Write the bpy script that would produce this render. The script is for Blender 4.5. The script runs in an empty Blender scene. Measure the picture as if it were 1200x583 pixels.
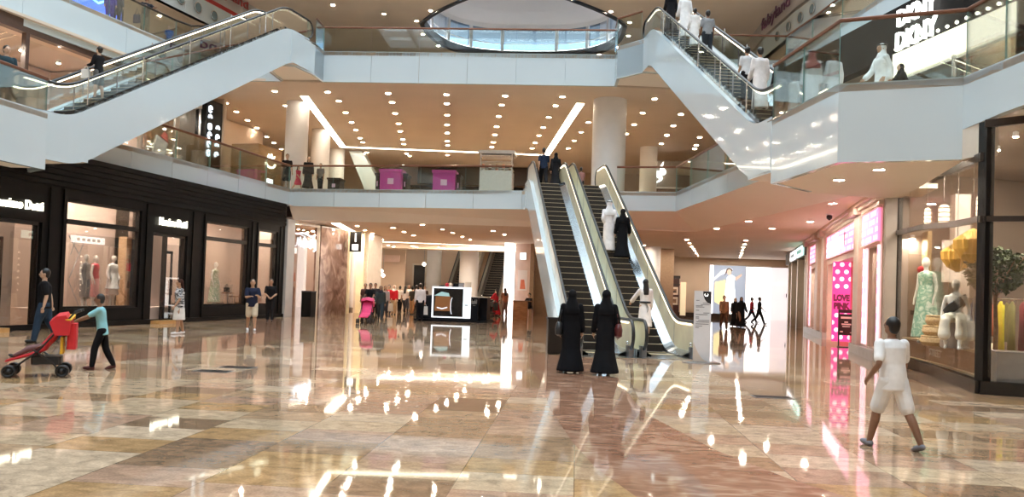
import bpy, bmesh, math, random
from math import sin, cos, tan, pi, radians as R, hypot, atan2
from mathutils import Vector, Matrix
random.seed(7)
SC = bpy.context.scene
COL = SC.collection
V = Vector

# ------------------------------------------------------------------ materials
MATS = {}
def nodes_of(name):
    m = bpy.data.materials.new(name); m.use_nodes = True
    return m, m.node_tree.nodes, m.node_tree.links
def setp(b, **k):
    for a, v in k.items():
        if a in b.inputs:
            b.inputs[a].default_value = v
def c4(c): return (c[0], c[1], c[2], 1.0)
def mat(name, color, rough=0.5, metal=0.0, noise=0.0, nscale=8.0, coat=0.0, bump=0.0, spec=0.5):
    """painted / plain surface with a little procedural tone variation"""
    if name in MATS: return MATS[name]
    m, n, l = nodes_of(name); b = n['Principled BSDF']
    setp(b, **{'Base Color': c4(color), 'Roughness': rough, 'Metallic': metal, 'Coat Weight': coat, 'Coat Roughness': 0.04, 'Specular IOR Level': spec})
    if noise > 0 or bump > 0:
        tc = n.new('ShaderNodeTexCoord'); nz = n.new('ShaderNodeTexNoise'); nz.inputs['Scale'].default_value = nscale
        nz.inputs['Detail'].default_value = 4; l.new(tc.outputs['Object'], nz.inputs['Vector'])
        if noise > 0:
            rp = n.new('ShaderNodeValToRGB')
            rp.color_ramp.elements[0].position = 0.3; rp.color_ramp.elements[1].position = 0.7
            rp.color_ramp.elements[0].color = c4([x*(1-noise) for x in color]); rp.color_ramp.elements[1].color = c4([min(1, x*(1+noise)) for x in color])
            l.new(nz.outputs['Fac'], rp.inputs['Fac']); l.new(rp.outputs['Color'], b.inputs['Base Color'])
        if bump > 0:
            bp = n.new('ShaderNodeBump'); bp.inputs['Strength'].default_value = bump; bp.inputs['Distance'].default_value = 0.01
            l.new(nz.outputs['Fac'], bp.inputs['Height']); l.new(bp.outputs['Normal'], b.inputs['Normal'])
    MATS[name] = m; return m
def emit(name, color, strength):
    if name in MATS: return MATS[name]
    m, n, l = nodes_of(name); b = n['Principled BSDF']
    setp(b, **{'Base Color': c4([.8*x for x in color]), 'Emission Color': c4(color), 'Emission Strength': strength, 'Roughness': .4})
    MATS[name] = m; return m
def glass(name, tint=(.93, .97, .95), base=0.04, edge=0.75, rough=0.0):
    """thin architectural glass: lets light through, mirrors more at grazing angles"""
    if name in MATS: return MATS[name]
    m, n, l = nodes_of(name); n.remove(n['Principled BSDF']); out = n['Material Output']
    tr = n.new('ShaderNodeBsdfTransparent'); tr.inputs['Color'].default_value = c4(tint)
    gl = n.new('ShaderNodeBsdfGlossy'); gl.inputs['Roughness'].default_value = rough; gl.inputs['Color'].default_value = (1, 1, 1, 1)
    lw = n.new('ShaderNodeLayerWeight'); lw.inputs['Blend'].default_value = 0.25
    mr = n.new('ShaderNodeMapRange'); mr.inputs['To Min'].default_value = base; mr.inputs['To Max'].default_value = edge
    mx = n.new('ShaderNodeMixShader')
    l.new(lw.outputs['Fresnel'], mr.inputs['Value']); l.new(mr.outputs['Result'], mx.inputs['Fac'])
    l.new(tr.outputs[0], mx.inputs[1]); l.new(gl.outputs[0], mx.inputs[2]); l.new(mx.outputs[0], out.inputs['Surface'])
    MATS[name] = m; return m
def ramp_mat(name, stops, scale, rough, detail=6, dist=0.6, stretch=(1, 1, 1), metal=0.0):
    """veined stone / wood: noise through a colour ramp"""
    if name in MATS: return MATS[name]
    m, n, l = nodes_of(name); b = n['Principled BSDF']; setp(b, Roughness=rough, Metallic=metal)
    tc = n.new('ShaderNodeTexCoord'); mp = n.new('ShaderNodeMapping'); mp.inputs['Scale'].default_value = stretch
    nz = n.new('ShaderNodeTexNoise'); nz.inputs['Scale'].default_value = scale; nz.inputs['Detail'].default_value = detail; nz.inputs['Distortion'].default_value = dist
    rp = n.new('ShaderNodeValToRGB'); e = rp.color_ramp.elements
    while len(e) < len(stops): e.new(0.5)
    for i, (p, c) in enumerate(stops): e[i].position = p; e[i].color = c4(c)
    l.new(tc.outputs['Object'], mp.inputs['Vector']); l.new(mp.outputs[0], nz.inputs['Vector']); l.new(nz.outputs['Fac'], rp.inputs['Fac']); l.new(rp.outputs['Color'], b.inputs['Base Color'])
    MATS[name] = m; return m

# ------------------------------------------------------------------ mesh builder
class MB:
    def __init__(s): s.v = []; s.f = []; s.m = []; s.mats = []
    def mi(s, mat_):
        if mat_ not in s.mats: s.mats.append(mat_)
        return s.mats.index(mat_)
    def add(s, vs, fs, mat_=None):
        o = len(s.v); k = s.mi(mat_)
        s.v += [tuple(p) for p in vs]; s.f += [tuple(o+i for i in f) for f in fs]; s.m += [k]*len(fs); return s
    def box(s, c, d, mat_=None, rz=0.0, bev=0.0):
        x, y, z = d[0]/2, d[1]/2, d[2]/2; ca, sa = cos(rz), sin(rz)
        if bev > 0 and min(x, y) > bev:
            pl = [(-x+bev, -y), (x-bev, -y), (x, -y+bev), (x, y-bev), (x-bev, y), (-x+bev, y), (-x, y-bev), (-x, -y+bev)]
        else: pl = [(-x, -y), (x, -y), (x, y), (-x, y)]
        pl = [(c[0]+a*ca-b*sa, c[1]+a*sa+b*ca) for a, b in pl]
        return s.prism(pl, c[2]-z, c[2]+z, mat_)
    def bb(s, x0, x1, y0, y1, z0, z1, mat_=None, bev=0.0): return s.box(((x0+x1)/2, (y0+y1)/2, (z0+z1)/2), (abs(x1-x0), abs(y1-y0), abs(z1-z0)), mat_, 0, bev)
    def prism(s, poly, z0, z1, mat_=None, top=None, bot=None):
        n = len(poly)
        a = sum(poly[i][0]*poly[(i+1) % n][1]-poly[(i+1) % n][0]*poly[i][1] for i in range(n))
        if a < 0: poly = poly[::-1]
        vs = [(p[0], p[1], z0) for p in poly]+[(p[0], p[1], z1) for p in poly]
        s.add(vs, [(i, (i+1) % n, n+(i+1) % n, n+i) for i in range(n)], mat_)
        s.add(vs[n:], [tuple(range(n))], top or mat_); s.add(vs[:n], [tuple(range(n))[::-1]], bot or mat_)
        return s
    def extrude(s, poly, axis_pt, mat_=None):
        """poly: list of 3D points (planar), extruded by vector axis_pt"""
        n = len(poly); d = V(axis_pt); vs = [V(p) for p in poly]+[V(p)+d for p in poly]
        s.add(vs, [tuple(range(n))[::-1], tuple(range(n, 2*n))]+[(i, (i+1) % n, n+(i+1) % n, n+i) for i in range(n)], mat_); return s
    def tube(s, pts, r, n=8, mat_=None, caps=True, closed=False):
        pts = [V(p) for p in pts]; k = len(pts); rs = r if isinstance(r, list) else [r]*k
        vs = []; up = None
        for i, p in enumerate(pts):
            if closed: t = pts[(i+1) % k]-pts[i-1]
            else: t = pts[min(i+1, k-1)]-pts[max(i-1, 0)]
            t = t.normalized() if t.length > 1e-9 else V((0, 0, 1))
            if up is None:
                up = V((0, 0, 1)) if abs(t.z) < .95 else V((0, 1, 0))
            a = up-t*up.dot(t)
            if a.length < 1e-6: a = t.orthogonal()
            a.normalize(); up = a; b = t.cross(a)
            ra = rs[i] if isinstance(rs[i], (list, tuple)) else (rs[i], rs[i])
            for j in range(n):
                q = 2*pi*j/n; vs.append(p+a*cos(q)*ra[0]+b*sin(q)*ra[1])
        fs = []; seg = k if closed else k-1
        for i in range(seg):
            i2 = (i+1) % k
            for j in range(n): fs.append((i*n+j, i*n+(j+1) % n, i2*n+(j+1) % n, i2*n+j))
        if caps and not closed: fs += [tuple(range(n))[::-1], tuple(range((k-1)*n, k*n))]
        return s.add(vs, fs, mat_)
    def lathe(s, prof, c=(0, 0, 0), n=20, mat_=None, sx=1.0, sy=1.0):
        """prof: (r,z) pairs, bottom to top"""
        vs = []; fs = []; k = len(prof)
        for r, z in prof:
            for j in range(n): q = 2*pi*j/n; vs.append((c[0]+max(r, 1e-4)*cos(q)*sx, c[1]+max(r, 1e-4)*sin(q)*sy, c[2]+z))
        for i in range(k-1):
            for j in range(n): fs.append((i*n+j, i*n+(j+1) % n, (i+1)*n+(j+1) % n, (i+1)*n+j))
        fs += [tuple(range(n))[::-1], tuple(range((k-1)*n, k*n))]
        return s.add(vs, fs, mat_)
    def ball(s, c, r, n=12, m=8, mat_=None):
        r = r if isinstance(r, (tuple, list)) else (r, r, r)
        vs = []; fs = []
        for i in range(m+1):
            a = pi*(i/m)-pi/2
            for j in range(n):
                q = 2*pi*j/n; k = max(cos(a), 1e-3); vs.append((c[0]+r[0]*k*cos(q), c[1]+r[1]*k*sin(q), c[2]+r[2]*sin(a)))
        for i in range(m):
            for j in range(n): fs.append((i*n+j, i*n+(j+1) % n, (i+1)*n+(j+1) % n, (i+1)*n+j))
        fs += [tuple(range(n))[::-1], tuple(range(m*n, (m+1)*n))]
        return s.add(vs, fs, mat_)
    def sheet(s, a, b, mat_=None):
        """strip of quads between two 3D polylines"""
        n = len(a); return s.add(list(a)+list(b), [(i, i+1, n+i+1, n+i) for i in range(n-1)], mat_)
    def build(s, name, mat_=None, parent=None, loc=None, rz=0.0, smooth=False, sub=None):
        me = bpy.data.meshes.new(name)
        off = V((0, 0, 0))
        if sub is not None: off = V(sub)
        me.from_pydata([V(p)-off for p in s.v], [], s.f)
        ml = s.mats if s.mats else [mat_]
        if len(ml) == 1 and ml[0] is None: ml = [mat_]
        for q in ml: me.materials.append(q if q is not None else mat_)
        if len(ml) > 1:
            for p, k in zip(me.polygons, s.m): p.material_index = k
        if smooth:
            for p in me.polygons: p.use_smooth = True
        me.update()
        o = bpy.data.objects.new(name, me); COL.objects.link(o)
        if parent is not None: o.parent = parent
        if loc is not None: o.location = loc
        o.rotation_euler = (0, 0, rz)
        if smooth and smooth != 'all':
            try: me.set_sharp_from_angle(angle=R(38))
            except Exception: pass
        return o
def fix_normals(o):
    bm = bmesh.new(); bm.from_mesh(o.data); bmesh.ops.recalc_face_normals(bm, faces=bm.faces); bm.to_mesh(o.data); bm.free(); return o

def tag(o, label=None, cat=None, group=None, kind=None):
    if label: o['label'] = label
    if cat: o['category'] = cat
    if group: o['group'] = group
    if kind: o['kind'] = kind
    return o
def thing(name, label, cat, loc=(0, 0, 0), rz=0.0, group=None):
    o = bpy.data.objects.new(name, None); o.empty_display_size = .2; COL.objects.link(o)
    o.location = loc; o.rotation_euler = (0, 0, rz); return tag(o, label, cat, group)
def struct(name, label=None, loc=(0, 0, 0), rz=0.0):
    o = bpy.data.objects.new(name, None); COL.objects.link(o); o.location = loc; o.rotation_euler = (0, 0, rz)
    o['kind'] = 'structure'; return o
def S(o): o['kind'] = 'structure'; return o
def copy_tree(o, parent=None):
    c = o.copy(); COL.objects.link(c)
    if parent is not None: c.parent = parent
    for ch in list(o.children): copy_tree(ch, c)
    return c
def text_mesh(body, size, extrude=.02, align='CENTER', space=1.0, bold=0.0):
    cu = bpy.data.curves.new('lettering', 'FONT'); cu.body = body; cu.size = size; cu.extrude = extrude; cu.align_x = align; cu.align_y = 'CENTER'
    cu.space_character = space; cu.offset = bold; cu.resolution_u = 3
    o = bpy.data.objects.new('lettering', cu); COL.objects.link(o)
    dg = bpy.context.evaluated_depsgraph_get(); dg.update()
    me = bpy.data.meshes.new_from_object(o.evaluated_get(dg)); bpy.data.objects.remove(o); bpy.data.curves.remove(cu)
    return me
def text(body, size, loc, rz, m, name='lettering', parent=None, extrude=.02, align='CENTER', space=1.0, bold=0.0, width=None, shear=0.0):
    """upright lettering whose reading direction is local +x, facing local -y"""
    me = text_mesh(body, size, extrude, align, space, bold)
    M = Matrix.Rotation(pi/2, 4, 'X')
    if width:
        xs = [v.co.x for v in me.vertices]; k = width/max(1e-6, max(xs)-min(xs)); M = M @ Matrix.Diagonal((k, 1, 1, 1))
    me.transform(M); me.materials.clear(); me.materials.append(m)
    o = bpy.data.objects.new(name, me); COL.objects.link(o)
    if parent: o.parent = parent
    o.location = loc; o.rotation_euler = (0, 0, rz); return o

# ------------------------------------------------------------------ camera
HC = 1.6
CAMW = None
def cam_setup():
    global CAMW
    F = 930.0; PX, PY = 600.0, 316.0
    y = V((675-PX, 343-PY, F)).normalized(); h = V((1, tan(.034), 0))
    n = y.cross(h).normalized(); z = n if n.y < 0 else -n; x = y.cross(z)
    CAMW = (x, y, z)
    right = V((x.x, y.x, z.x)); down = V((x.y, y.y, z.y)); fwd = V((x.z, y.z, z.z))
    cam = bpy.data.cameras.new('camera'); o = bpy.data.objects.new('camera', cam); COL.objects.link(o)
    M = Matrix((right, -down, -fwd)).transposed().to_4x4(); M.translation = (0, 0, HC); o.matrix_world = M
    cam.sensor_fit = 'HORIZONTAL'; cam.sensor_width = 36; cam.lens = F/1200*36; cam.shift_y = (PY-291.5)/1200
    cam.clip_start = .1; cam.clip_end = 400; SC.camera = o
def ray(px, py):
    c = V((px-600, py-316, 930)); return V((CAMW[0].dot(c), CAMW[1].dot(c), CAMW[2].dot(c)))
def at_z(px, py, z):
    d = ray(px, py); t = (z-HC)/d.z; return V((d.x*t, d.y*t, z))
def at_y(px, py, y):
    d = ray(px, py); t = y/d.y; return V((d.x*t, y, HC+d.z*t))
cam_setup()

# ------------------------------------------------------------------ palette
M_white = mat('white_gloss_panel', (.655, .755, .81), .09, noise=.03, nscale=.3, coat=.5)
M_ceil = mat('cream_ceiling_paint', (.86, .73, .60), .7, noise=.03, nscale=.5)
M_ceil2 = mat('tan_ceiling_paint', (.75, .635, .53), .7, noise=.03, nscale=.5)
M_soffit = mat('soffit_paint', (.95, .89, .81), .6, noise=.02, nscale=.4)
M_ceil3 = mat('top_ceiling_paint', (.95, .84, .73), .7, noise=.03, nscale=.5)
M_wall = mat('tan_wall_paint', (.70, .55, .42), .6, noise=.04, nscale=.6)
M_cream = mat('cream_stone', (.80, .72, .62), .25, noise=.06, nscale=3)
M_pinkstone = mat('pale_pink_stone', (.80, .62, .54), .3, noise=.06, nscale=3)
M_column = mat('column_plaster', (.90, .89, .89), .35, noise=.03, nscale=1.5)
M_black = mat('black_panel', (.010, .0085, .008), .42, noise=.2, nscale=3, spec=.13)
M_blackframe = mat('black_frame', (.010, .009, .009), .25, noise=.1, nscale=5)
M_darkbrown = mat('dark_brown_frame', (.035, .025, .02), .3, noise=.15, nscale=5)
M_glass = glass('clear_glass', (.95, .98, .97), .04, .8)
M_rail_glass = glass('rail_glass', (.93, .98, .965), .022, .7)
M_shop_glass = glass('shop_glass', (.96, .96, .95), .03, .4)
M_bluepane = glass('blue_pane', (.15, .235, .34), .03, .5)
M_steel = mat('brushed_steel', (.62, .62, .62), .22, 1.0, noise=.06, nscale=12)
M_dsteel = mat('dull_steel', (.35, .35, .36), .35, 1.0, noise=.06, nscale=12)
M_bronze = mat('bronze_rail', (.20, .085, .05), .3, .4, noise=.1, nscale=9)
M_rubber = mat('black_rubber', (.02, .02, .022), .35, noise=.1, nscale=9)
M_goldpanel = mat('champagne_panel', (.95, .84, .60), .28, .12, noise=.10, nscale=2.2)
M_creampanel = mat('cream_panel', (.85, .80, .68), .25, .2, noise=.05, nscale=2)
M_step = mat('dark_step', (.018, .013, .011), .5, noise=.2, nscale=20)
M_edge = mat('step_edge', (.75, .62, .42), .4, noise=.05, nscale=12)
M_lamp = emit('warm_lamp', (1, .87, .70), 530)
M_strip = emit('warm_strip', (1, .88, .68), 12)
M_railfill = emit('added_rail_glow', (1, .86, .66), 3.4)  # glow added under the central handrails to brighten their panels
M_led = emit('rail_led', (1, .84, .62), 5)
M_sign = emit('white_sign', (1, .98, .94), 2.6)
M_signwarm = emit('ivory_sign', (1, .96, .76), 3.2)
M_signcool = emit('cool_sign', (.80, .90, 1), 2.4)
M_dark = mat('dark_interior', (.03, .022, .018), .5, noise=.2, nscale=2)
M_wood = ramp_mat('brown_wood', [(.3, (.16, .07, .03)), (.7, (.30, .15, .07))], 3, .35, stretch=(1, 1, 8))
M_marblebrown = ramp_mat('brown_marble', [(.3, (.10, .055, .04)), (.5, (.22, .13, .10)), (.72, (.42, .30, .25))], 1.2, .12, 8, 1.5)
# ------------------------------------------------------------------ floor material
def floor_mat():
    m, n, l = nodes_of('marble_paving'); b = n['Principled BSDF']
    tc = n.new('ShaderNodeTexCoord'); sx = n.new('ShaderNodeSeparateXYZ'); l.new(tc.outputs['Object'], sx.inputs[0])
    def M(op, a, bb=None, c=None):
        q = n.new('ShaderNodeMath'); q.operation = op
        for i, v in enumerate((a, bb, c)):
            if v is None: continue
            if isinstance(v, (int, float)): q.inputs[i].default_value = v
            else: l.new(v, q.inputs[i])
        return q.outputs[0]
    X, Y = sx.outputs['X'], sx.outputs['Y']
    xs = M('DIVIDE', M('SUBTRACT', X, .03), .98); ci = M('FLOOR', xs)
    wn = n.new('ShaderNodeTexWhiteNoise'); wn.noise_dimensions = '1D'; l.new(ci, wn.inputs['W'])
    ys = M('ADD', M('DIVIDE', Y, .62), M('MULTIPLY', wn.outputs['Value'], 5.0)); ri = M('FLOOR', ys)
    cb = n.new('ShaderNodeCombineXYZ'); l.new(ci, cb.inputs[0]); l.new(ri, cb.inputs[1])
    w2 = n.new('ShaderNodeTexWhiteNoise'); w2.noise_dimensions = '2D'; l.new(cb.outputs[0], w2.inputs['Vector'])
    rp = n.new('ShaderNodeValToRGB'); rp.color_ramp.interpolation = 'CONSTANT'; e = rp.color_ramp.elements
    cols = [(0, (.55, .355, .215)), (.16, (.66, .475, .31)), (.30, (.43, .265, .155)), (.43, (.58, .375, .25)), (.57, (.70, .515, .355)), (.68, (.33, .205, .125)), (.78, (.53, .32, .155)), (.86, (.52, .325, .22))]
    while len(e) < len(cols): e.new(.5)
    for i, (p, c) in enumerate(cols): e[i].position = p; e[i].color = c4(c)
    l.new(w2.outputs['Value'], rp.inputs['Fac'])
    # veins and speckle
    mp = n.new('ShaderNodeMapping'); mp.inputs['Scale'].default_value = (1.1, 1.5, 1); l.new(tc.outputs['Object'], mp.inputs[0])
    nz = n.new('ShaderNodeTexNoise'); nz.inputs['Scale'].default_value = 4.5; nz.inputs['Detail'].default_value = 10; nz.inputs['Distortion'].default_value = .9; l.new(mp.outputs[0], nz.inputs['Vector'])
    n2 = n.new('ShaderNodeTexNoise'); n2.inputs['Scale'].default_value = 38; n2.inputs['Detail'].default_value = 3; l.new(mp.outputs[0], n2.inputs['Vector'])
    mr = n.new('ShaderNodeMapRange'); mr.inputs['From Min'].default_value = .3; mr.inputs['From Max'].default_value = .7; mr.inputs['To Min'].default_value = .68; mr.inputs['To Max'].default_value = 1.22; l.new(nz.outputs['Fac'], mr.inputs['Value'])
    m2 = n.new('ShaderNodeMapRange'); m2.inputs['From Min'].default_value = .3; m2.inputs['From Max'].default_value = .7; m2.inputs['To Min'].default_value = .80; m2.inputs['To Max'].default_value = 1.15; l.new(n2.outputs['Fac'], m2.inputs['Value'])
    fac = M('MULTIPLY', mr.outputs[0], m2.outputs[0])
    fx = M('FRACT', xs); fy = M('FRACT', ys)
    jx = M('LESS_THAN', fx, .010); jy = M('LESS_THAN', fy, .012); jt = M('MAXIMUM', jx, jy)
    fac = M('MULTIPLY', fac, M('SUBTRACT', 1.0, M('MULTIPLY', jt, .45)))
    vm = n.new('ShaderNodeVectorMath'); vm.operation = 'SCALE'; fac = M('MULTIPLY', fac, .94); l.new(rp.outputs['Color'], vm.inputs[0]); l.new(fac, vm.inputs['Scale'])
    l.new(vm.outputs[0], b.inputs['Base Color'])
    setp(b, Roughness=.04, IOR=1.5)
    setp(b, **{'Coat Weight': .05, 'Coat Roughness': .03})
    return m
M_floor = floor_mat()
M_redstone = ramp_mat('red_marble', [(.28, (.23, .105, .062)), (.5, (.37, .185, .115)), (.74, (.56, .38, .27))], 3.0, .045, 9, 1.0, (.9, 1.8, 1))
M_upfloor = mat('upper_floor_stone', (.62, .50, .38), .15, noise=.1, nscale=2)
M_tanstone = ramp_mat('tan_inlay', [(.3, (.45, .30, .18)), (.7, (.62, .47, .33))], 2.5, .06, 6, 1.0)

S(MB().prism([(-45, -14), (45, -14), (45, 95), (-45, 95)], -.3, 0, M_floor).build('floor'))
# inlaid bands of red marble, a hair proud of the paving
def band(name, L, Rr, m):
    mb = MB(); n = len(L); z = .002
    mb.sheet([(p[0], p[1], z) for p in L], [(p[0], p[1], z) for p in Rr], m)
    return S(fix_normals(mb.build(name, m)))
band('trim_1', [(-1.15, 20), (-.95, 17), (-.54, 13.8), (-.3, 10.85), (.02, 8.5), (.24, 7.3), (.52, 6.4), (.85, 5.5), (1.5, 4.2)],
     [(1.0, 20), (.85, 17), (.86, 13.8), (.98, 10.85), (1.5, 8.5), (1.95, 7.3), (2.45, 6.4), (3.2, 5.5), (4.6, 4.2)], M_redstone)
band('trim_2', [(-12.6, 9.2), (-10.6, 11.5), (-8.9, 13.6), (-8.35, 15.4), (-8.1, 17.6), (-8.07, 19.65), (-8.26, 22.6), (-8.98, 26.1), (-10.4, 29.5), (-12.6, 33)],
     [(-14.0, 10.6), (-12.0, 12.6), (-10.3, 14.6), (-9.75, 16.4), (-9.66, 18.3), (-9.7, 20.0), (-10.0, 23.0), (-10.8, 26.4), (-11.9, 29.0), (-13.3, 31.6)], M_redstone)

# ------------------------------------------------------------------ slabs, fascias, ceilings
def offset_poly(pts, d):
    out = []
    for i, p in enumerate(pts):
        p = V(p).to_2d() if len(p) > 2 else V(p)
        a = V(pts[max(i-1, 0)][:2]); b = V(pts[min(i+1, len(pts)-1)][:2])
        q = V(pts[i][:2])
        n = V((0, 0))
        for u, w in ((a, q), (q, b)):
            e = w-u
            if e.length > 1e-6: e.normalize(); n += V((-e.y, e.x))
        if n.length > 1e-6: n.normalize()
        k = 1.0
        if 0 < i < len(pts)-1:
            e = (b-q).normalized(); k = 1/max(.5, abs(n.dot(V((-e.y, e.x)))))
        out.append((q.x+n.x*d*k, q.y+n.y*d*k))
    return out
def fascia(name, pts, z0, z1, th=.12, m=M_white, kind=True, parent=None, zs=None):
    """upright band following pts; thickness to the left of travel"""
    q = offset_poly(pts, th); mb = MB(); n = len(pts); segs = []
    for i in range(n-1):
        b0 = zs[i] if zs else z0; b1 = zs[i+1] if zs else z0; L = hypot(pts[i+1][0]-pts[i][0], pts[i+1][1]-pts[i][1]); k = max(1, round(L/2.3)); g = .007/max(L, .01)
        mix = lambda a, b, t: tuple(x+(y-x)*t for x, y in zip(a, b))
        for j in range(k):
            t0, t1 = j/k+(g if j else 0), (j+1)/k-(g if j < k-1 else 0)
            segs.append((mix(pts[i], pts[i+1], t0), mix(pts[i], pts[i+1], t1), mix(q[i], q[i+1], t0), mix(q[i], q[i+1], t1), b0+(b1-b0)*t0, b0+(b1-b0)*t1))
    for pa, pb, qa, qb, b0, b1 in segs:
        vs = [(*pa, b0), (*pb, b1), (*pb, z1), (*pa, z1), (*qa, b0), (*qb, b1), (*qb, z1), (*qa, z1)]
        mb.add(vs, [(0, 1, 2, 3), (5, 4, 7, 6), (3, 2, 6, 7), (1, 0, 4, 5), (0, 3, 7, 4), (2, 1, 5, 6)], m)
    o = fix_normals(mb.build(name, m, parent))
    return S(o) if kind else o
def joints(name, pts, z0, z1, step=2.2):
    pass

Z1, Z2, ZC0, ZC1 = 6.0, 12.0, 4.6, 10.65
# level one: edges seen from the atrium
E1L = [(-15.2, -12), (-14.9, 8), (-14.67, 18.8), (-14.56, 20.5)]
E1B = [(-15.78, 21.4), (-13.56, 36.25), (4.11, 34.2), (5.38, 25.5), (5.95, 21.2)]
E1R = [(4.66, 19.8), (5.2, 16.52), (7.34, 15.9), (7.51, 14.8), (8.6, 7), (9.2, -12)]
mb = MB()
mb.prism([(-45, -12), (-15.2, -12), (-14.9, 8), (-14.67, 18.8), (-14.56, 20.5), (-15.78, 21.4), (-13.56, 36.25), (-45, 36.25)], 5.86, Z1, M_upfloor, bot=M_soffit)
mb.prism([(-45, 36.25), (-13.56, 36.25), (4.11, 34.2), (45, 34.2), (45, 95), (16, 95), (9, 60), (6, 56), (-28, 56), (-45, 60)], 5.86, Z1, M_upfloor, bot=M_soffit)
mb.prism([(45, 34.2), (4.11, 34.2), (5.38, 25.5), (5.95, 21.2), (4.66, 19.8), (5.2, 16.52), (7.34, 15.9), (7.51, 14.8), (8.6, 7), (9.2, -12), (45, -12)], 5.86, Z1, M_upfloor, bot=M_soffit)
S(mb.build('floor_level_one', M_upfloor))
S(fascia('trim_3', E1L[::-1], 4.46, Z1+.03, -.14)); 
S(fascia('trim_4', E1B, 5.2, Z1+.03, .14))
fascia('trim_5', E1R[:3], 4.42, Z1+.03, .14); fascia('trim_22', E1R[2:], 5.0, Z1+.03, .14, zs=[5.0, 5.08, 5.3, 5.3])
S(fascia('trim_6', [(-14.56, 20.5), (-15.78, 21.4)], 4.46, Z1+.03, .1)); fascia('trim_7', [(5.95, 21.2), (4.66, 19.8)], 4.42, Z1+.03, .1)
# soffits under level one
mb = MB()
mb.sheet([(-13.56, 36.25, 5.2), (4.11, 34.2, 5.2), (5.38, 25.5, 5.2), (5.95, 21.2, 5.2)], [(-13.5, 36.7, ZC0), (5.45, 37.3, ZC0), (6.8, 28.9, ZC0), (7.95, 21.2, ZC0)], M_soffit)
mb.add([(-15.6, 21.3, 5.24), (-13.4, 36.25, 5.24), (-16, 36.25, 5.24), (-17.5, 21.3, 5.24)], [(0, 1, 2, 3)], M_soffit)
mb.add([(-15.2, -12, 4.5), (-14.9, 8, 4.5), (-14.67, 18.8, 4.5), (-14.56, 20.5, 4.5), (-16.5, 20.5, 4.5), (-18, -12, 4.5)], [(0, 1, 2, 3, 4, 5)], M_soffit)
mb.add([(4.66, 19.8, 4.44), (5.2, 16.52, 4.44), (7.3, 15.95, 4.44), (7.45, 16, 4.44), (8.7, 22.3, 4.44), (5.95, 21.4, 4.44)], [(0, 1, 2, 3, 4, 5)], M_soffit)
mb.add([(5.95, 21.2, 5.2), (7.95, 21.2, ZC0), (8.9, 22.6, 4.44), (5.9, 21.3, 4.44)], [(0, 1, 2, 3)], M_soffit)
S(fix_normals(mb.build('ceiling_soffit', M_soffit)))
mb = MB()
mb.prism([(-13.5, 36.7), (5.45, 37.3), (6.8, 28.9), (7.95, 21.2), (9.2, 21.2), (14, 47), (19, 66), (9, 66), (6, 56), (-28, 56), (-28, 36.7)], ZC0, ZC0+.12, M_ceil)
S(mb.build('ceiling', M_ceil))
mb = MB(); mb.prism([(-28, 53.9), (-13.5, 53.9), (-3.2, 54.5), (-1, 54.5), (-1, 55.9), (-28, 55.9)], 4.25, ZC0, M_ceil)
S(mb.build('ceiling_beam', M_ceil))
# level two
E2L = [(-22.6, -12), (-21.4, 20), (-20.3, 24.5), (-19.4, 28.2), (-18.08, 33.7), (-17.75, 34.4)]
mb = MB()
P2 = [(-45, -12), (-22.6, -12), (-21.4, 20), (-20.3, 24.5), (-19.4, 28.2), (-18.08, 33.7), (-17.75, 34.4), (-13.55, 34.5), (-13.45, 31.6), (-11.95, 32.1), (-11.62, 33.4), (-11.58, 34.47), (1.38, 34.59), (1.42, 33.4), (2.42, 32.4), (4.05, 32.7), (4.3, 35), (8.8, 35.2), (9.25, 32.9), (10.0, 27.9), (10.95, 24.4), (12.2, 20), (15, 8), (17, -12), (45, -12), (45, 95), (-45, 95)]
mb.prism(P2, 11.85, Z2, M_upfloor, bot=M_ceil2)
S(mb.build('floor_level_two', M_upfloor))
fascia('trim_8', P2[1:8], 10.4, Z2+.03, .12, zs=[10.4, 10.4, 10.4, 10.4, 10.45, 10.6, 10.65])
fascia('trim_9', P2[7:16], 10.65, Z2+.03, .12)
fascia('trim_10', P2[16:24], 10.65, Z2+.03, .12)
mb = MB()
mb.prism([(-45, -12), (-22.4, -12), (-21.2, 20), (-20.1, 24.5), (-19.2, 28.2), (-17.9, 33.9), (-13.5, 34.6), (-11.5, 34.6), (1.3, 34.7), (4.2, 35.1), (8.9, 35.3), (9.35, 32.9), (10.1, 27.9), (11.1, 24.4), (12.4, 20), (15.2, 8), (17.2, -12), (45, -12), (45, 95), (-45, 95)], ZC1, ZC1+.1, M_ceil2)
S(mb.build('ceiling_level_one', M_ceil2))

# ------------------------------------------------------------------ level three: fascias with portholes, ceiling with a round roof light
Z3 = 19.0
mb = MB(); OC = at_z(611, 22, Z3); OCX, OCY, OR = OC.x, 51.2, 6.9
# tan ceiling: a ring of quads from the round opening out to a rectangle
N = 48; OA, OB, OBN = 6.5, 7.2, 6.6
def opening(a, k=1.0):
    c, s = cos(a), sin(a); e = .72 if s > 0 else 1.6
    return (OA*k*math.copysign(abs(c)**e, c), (OB if s > 0 else OBN)*k*math.copysign(abs(s)**e, s))
def rect_hit(a, x0=-30, x1=24, y0=40, y1=95):
    dx, dy = cos(a), sin(a); t = 1e9
    if dx > 1e-9: t = min(t, (x1-OCX)/dx)
    if dx < -1e-9: t = min(t, (x0-OCX)/dx)
    if dy > 1e-9: t = min(t, (y1-OCY)/dy)
    if dy < -1e-9: t = min(t, (y0-OCY)/dy)
    return (OCX+dx*t, OCY+dy*t)
angs = sorted([2*pi*i/N for i in range(N)]+[atan2(y-OCY, x-OCX) % (2*pi) for x in (-30, 24) for y in (40, 95)])
a3 = [(OCX+opening(a)[0], OCY+opening(a)[1], Z3) for a in angs]; b3 = [(*rect_hit(a), Z3) for a in angs]
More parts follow.
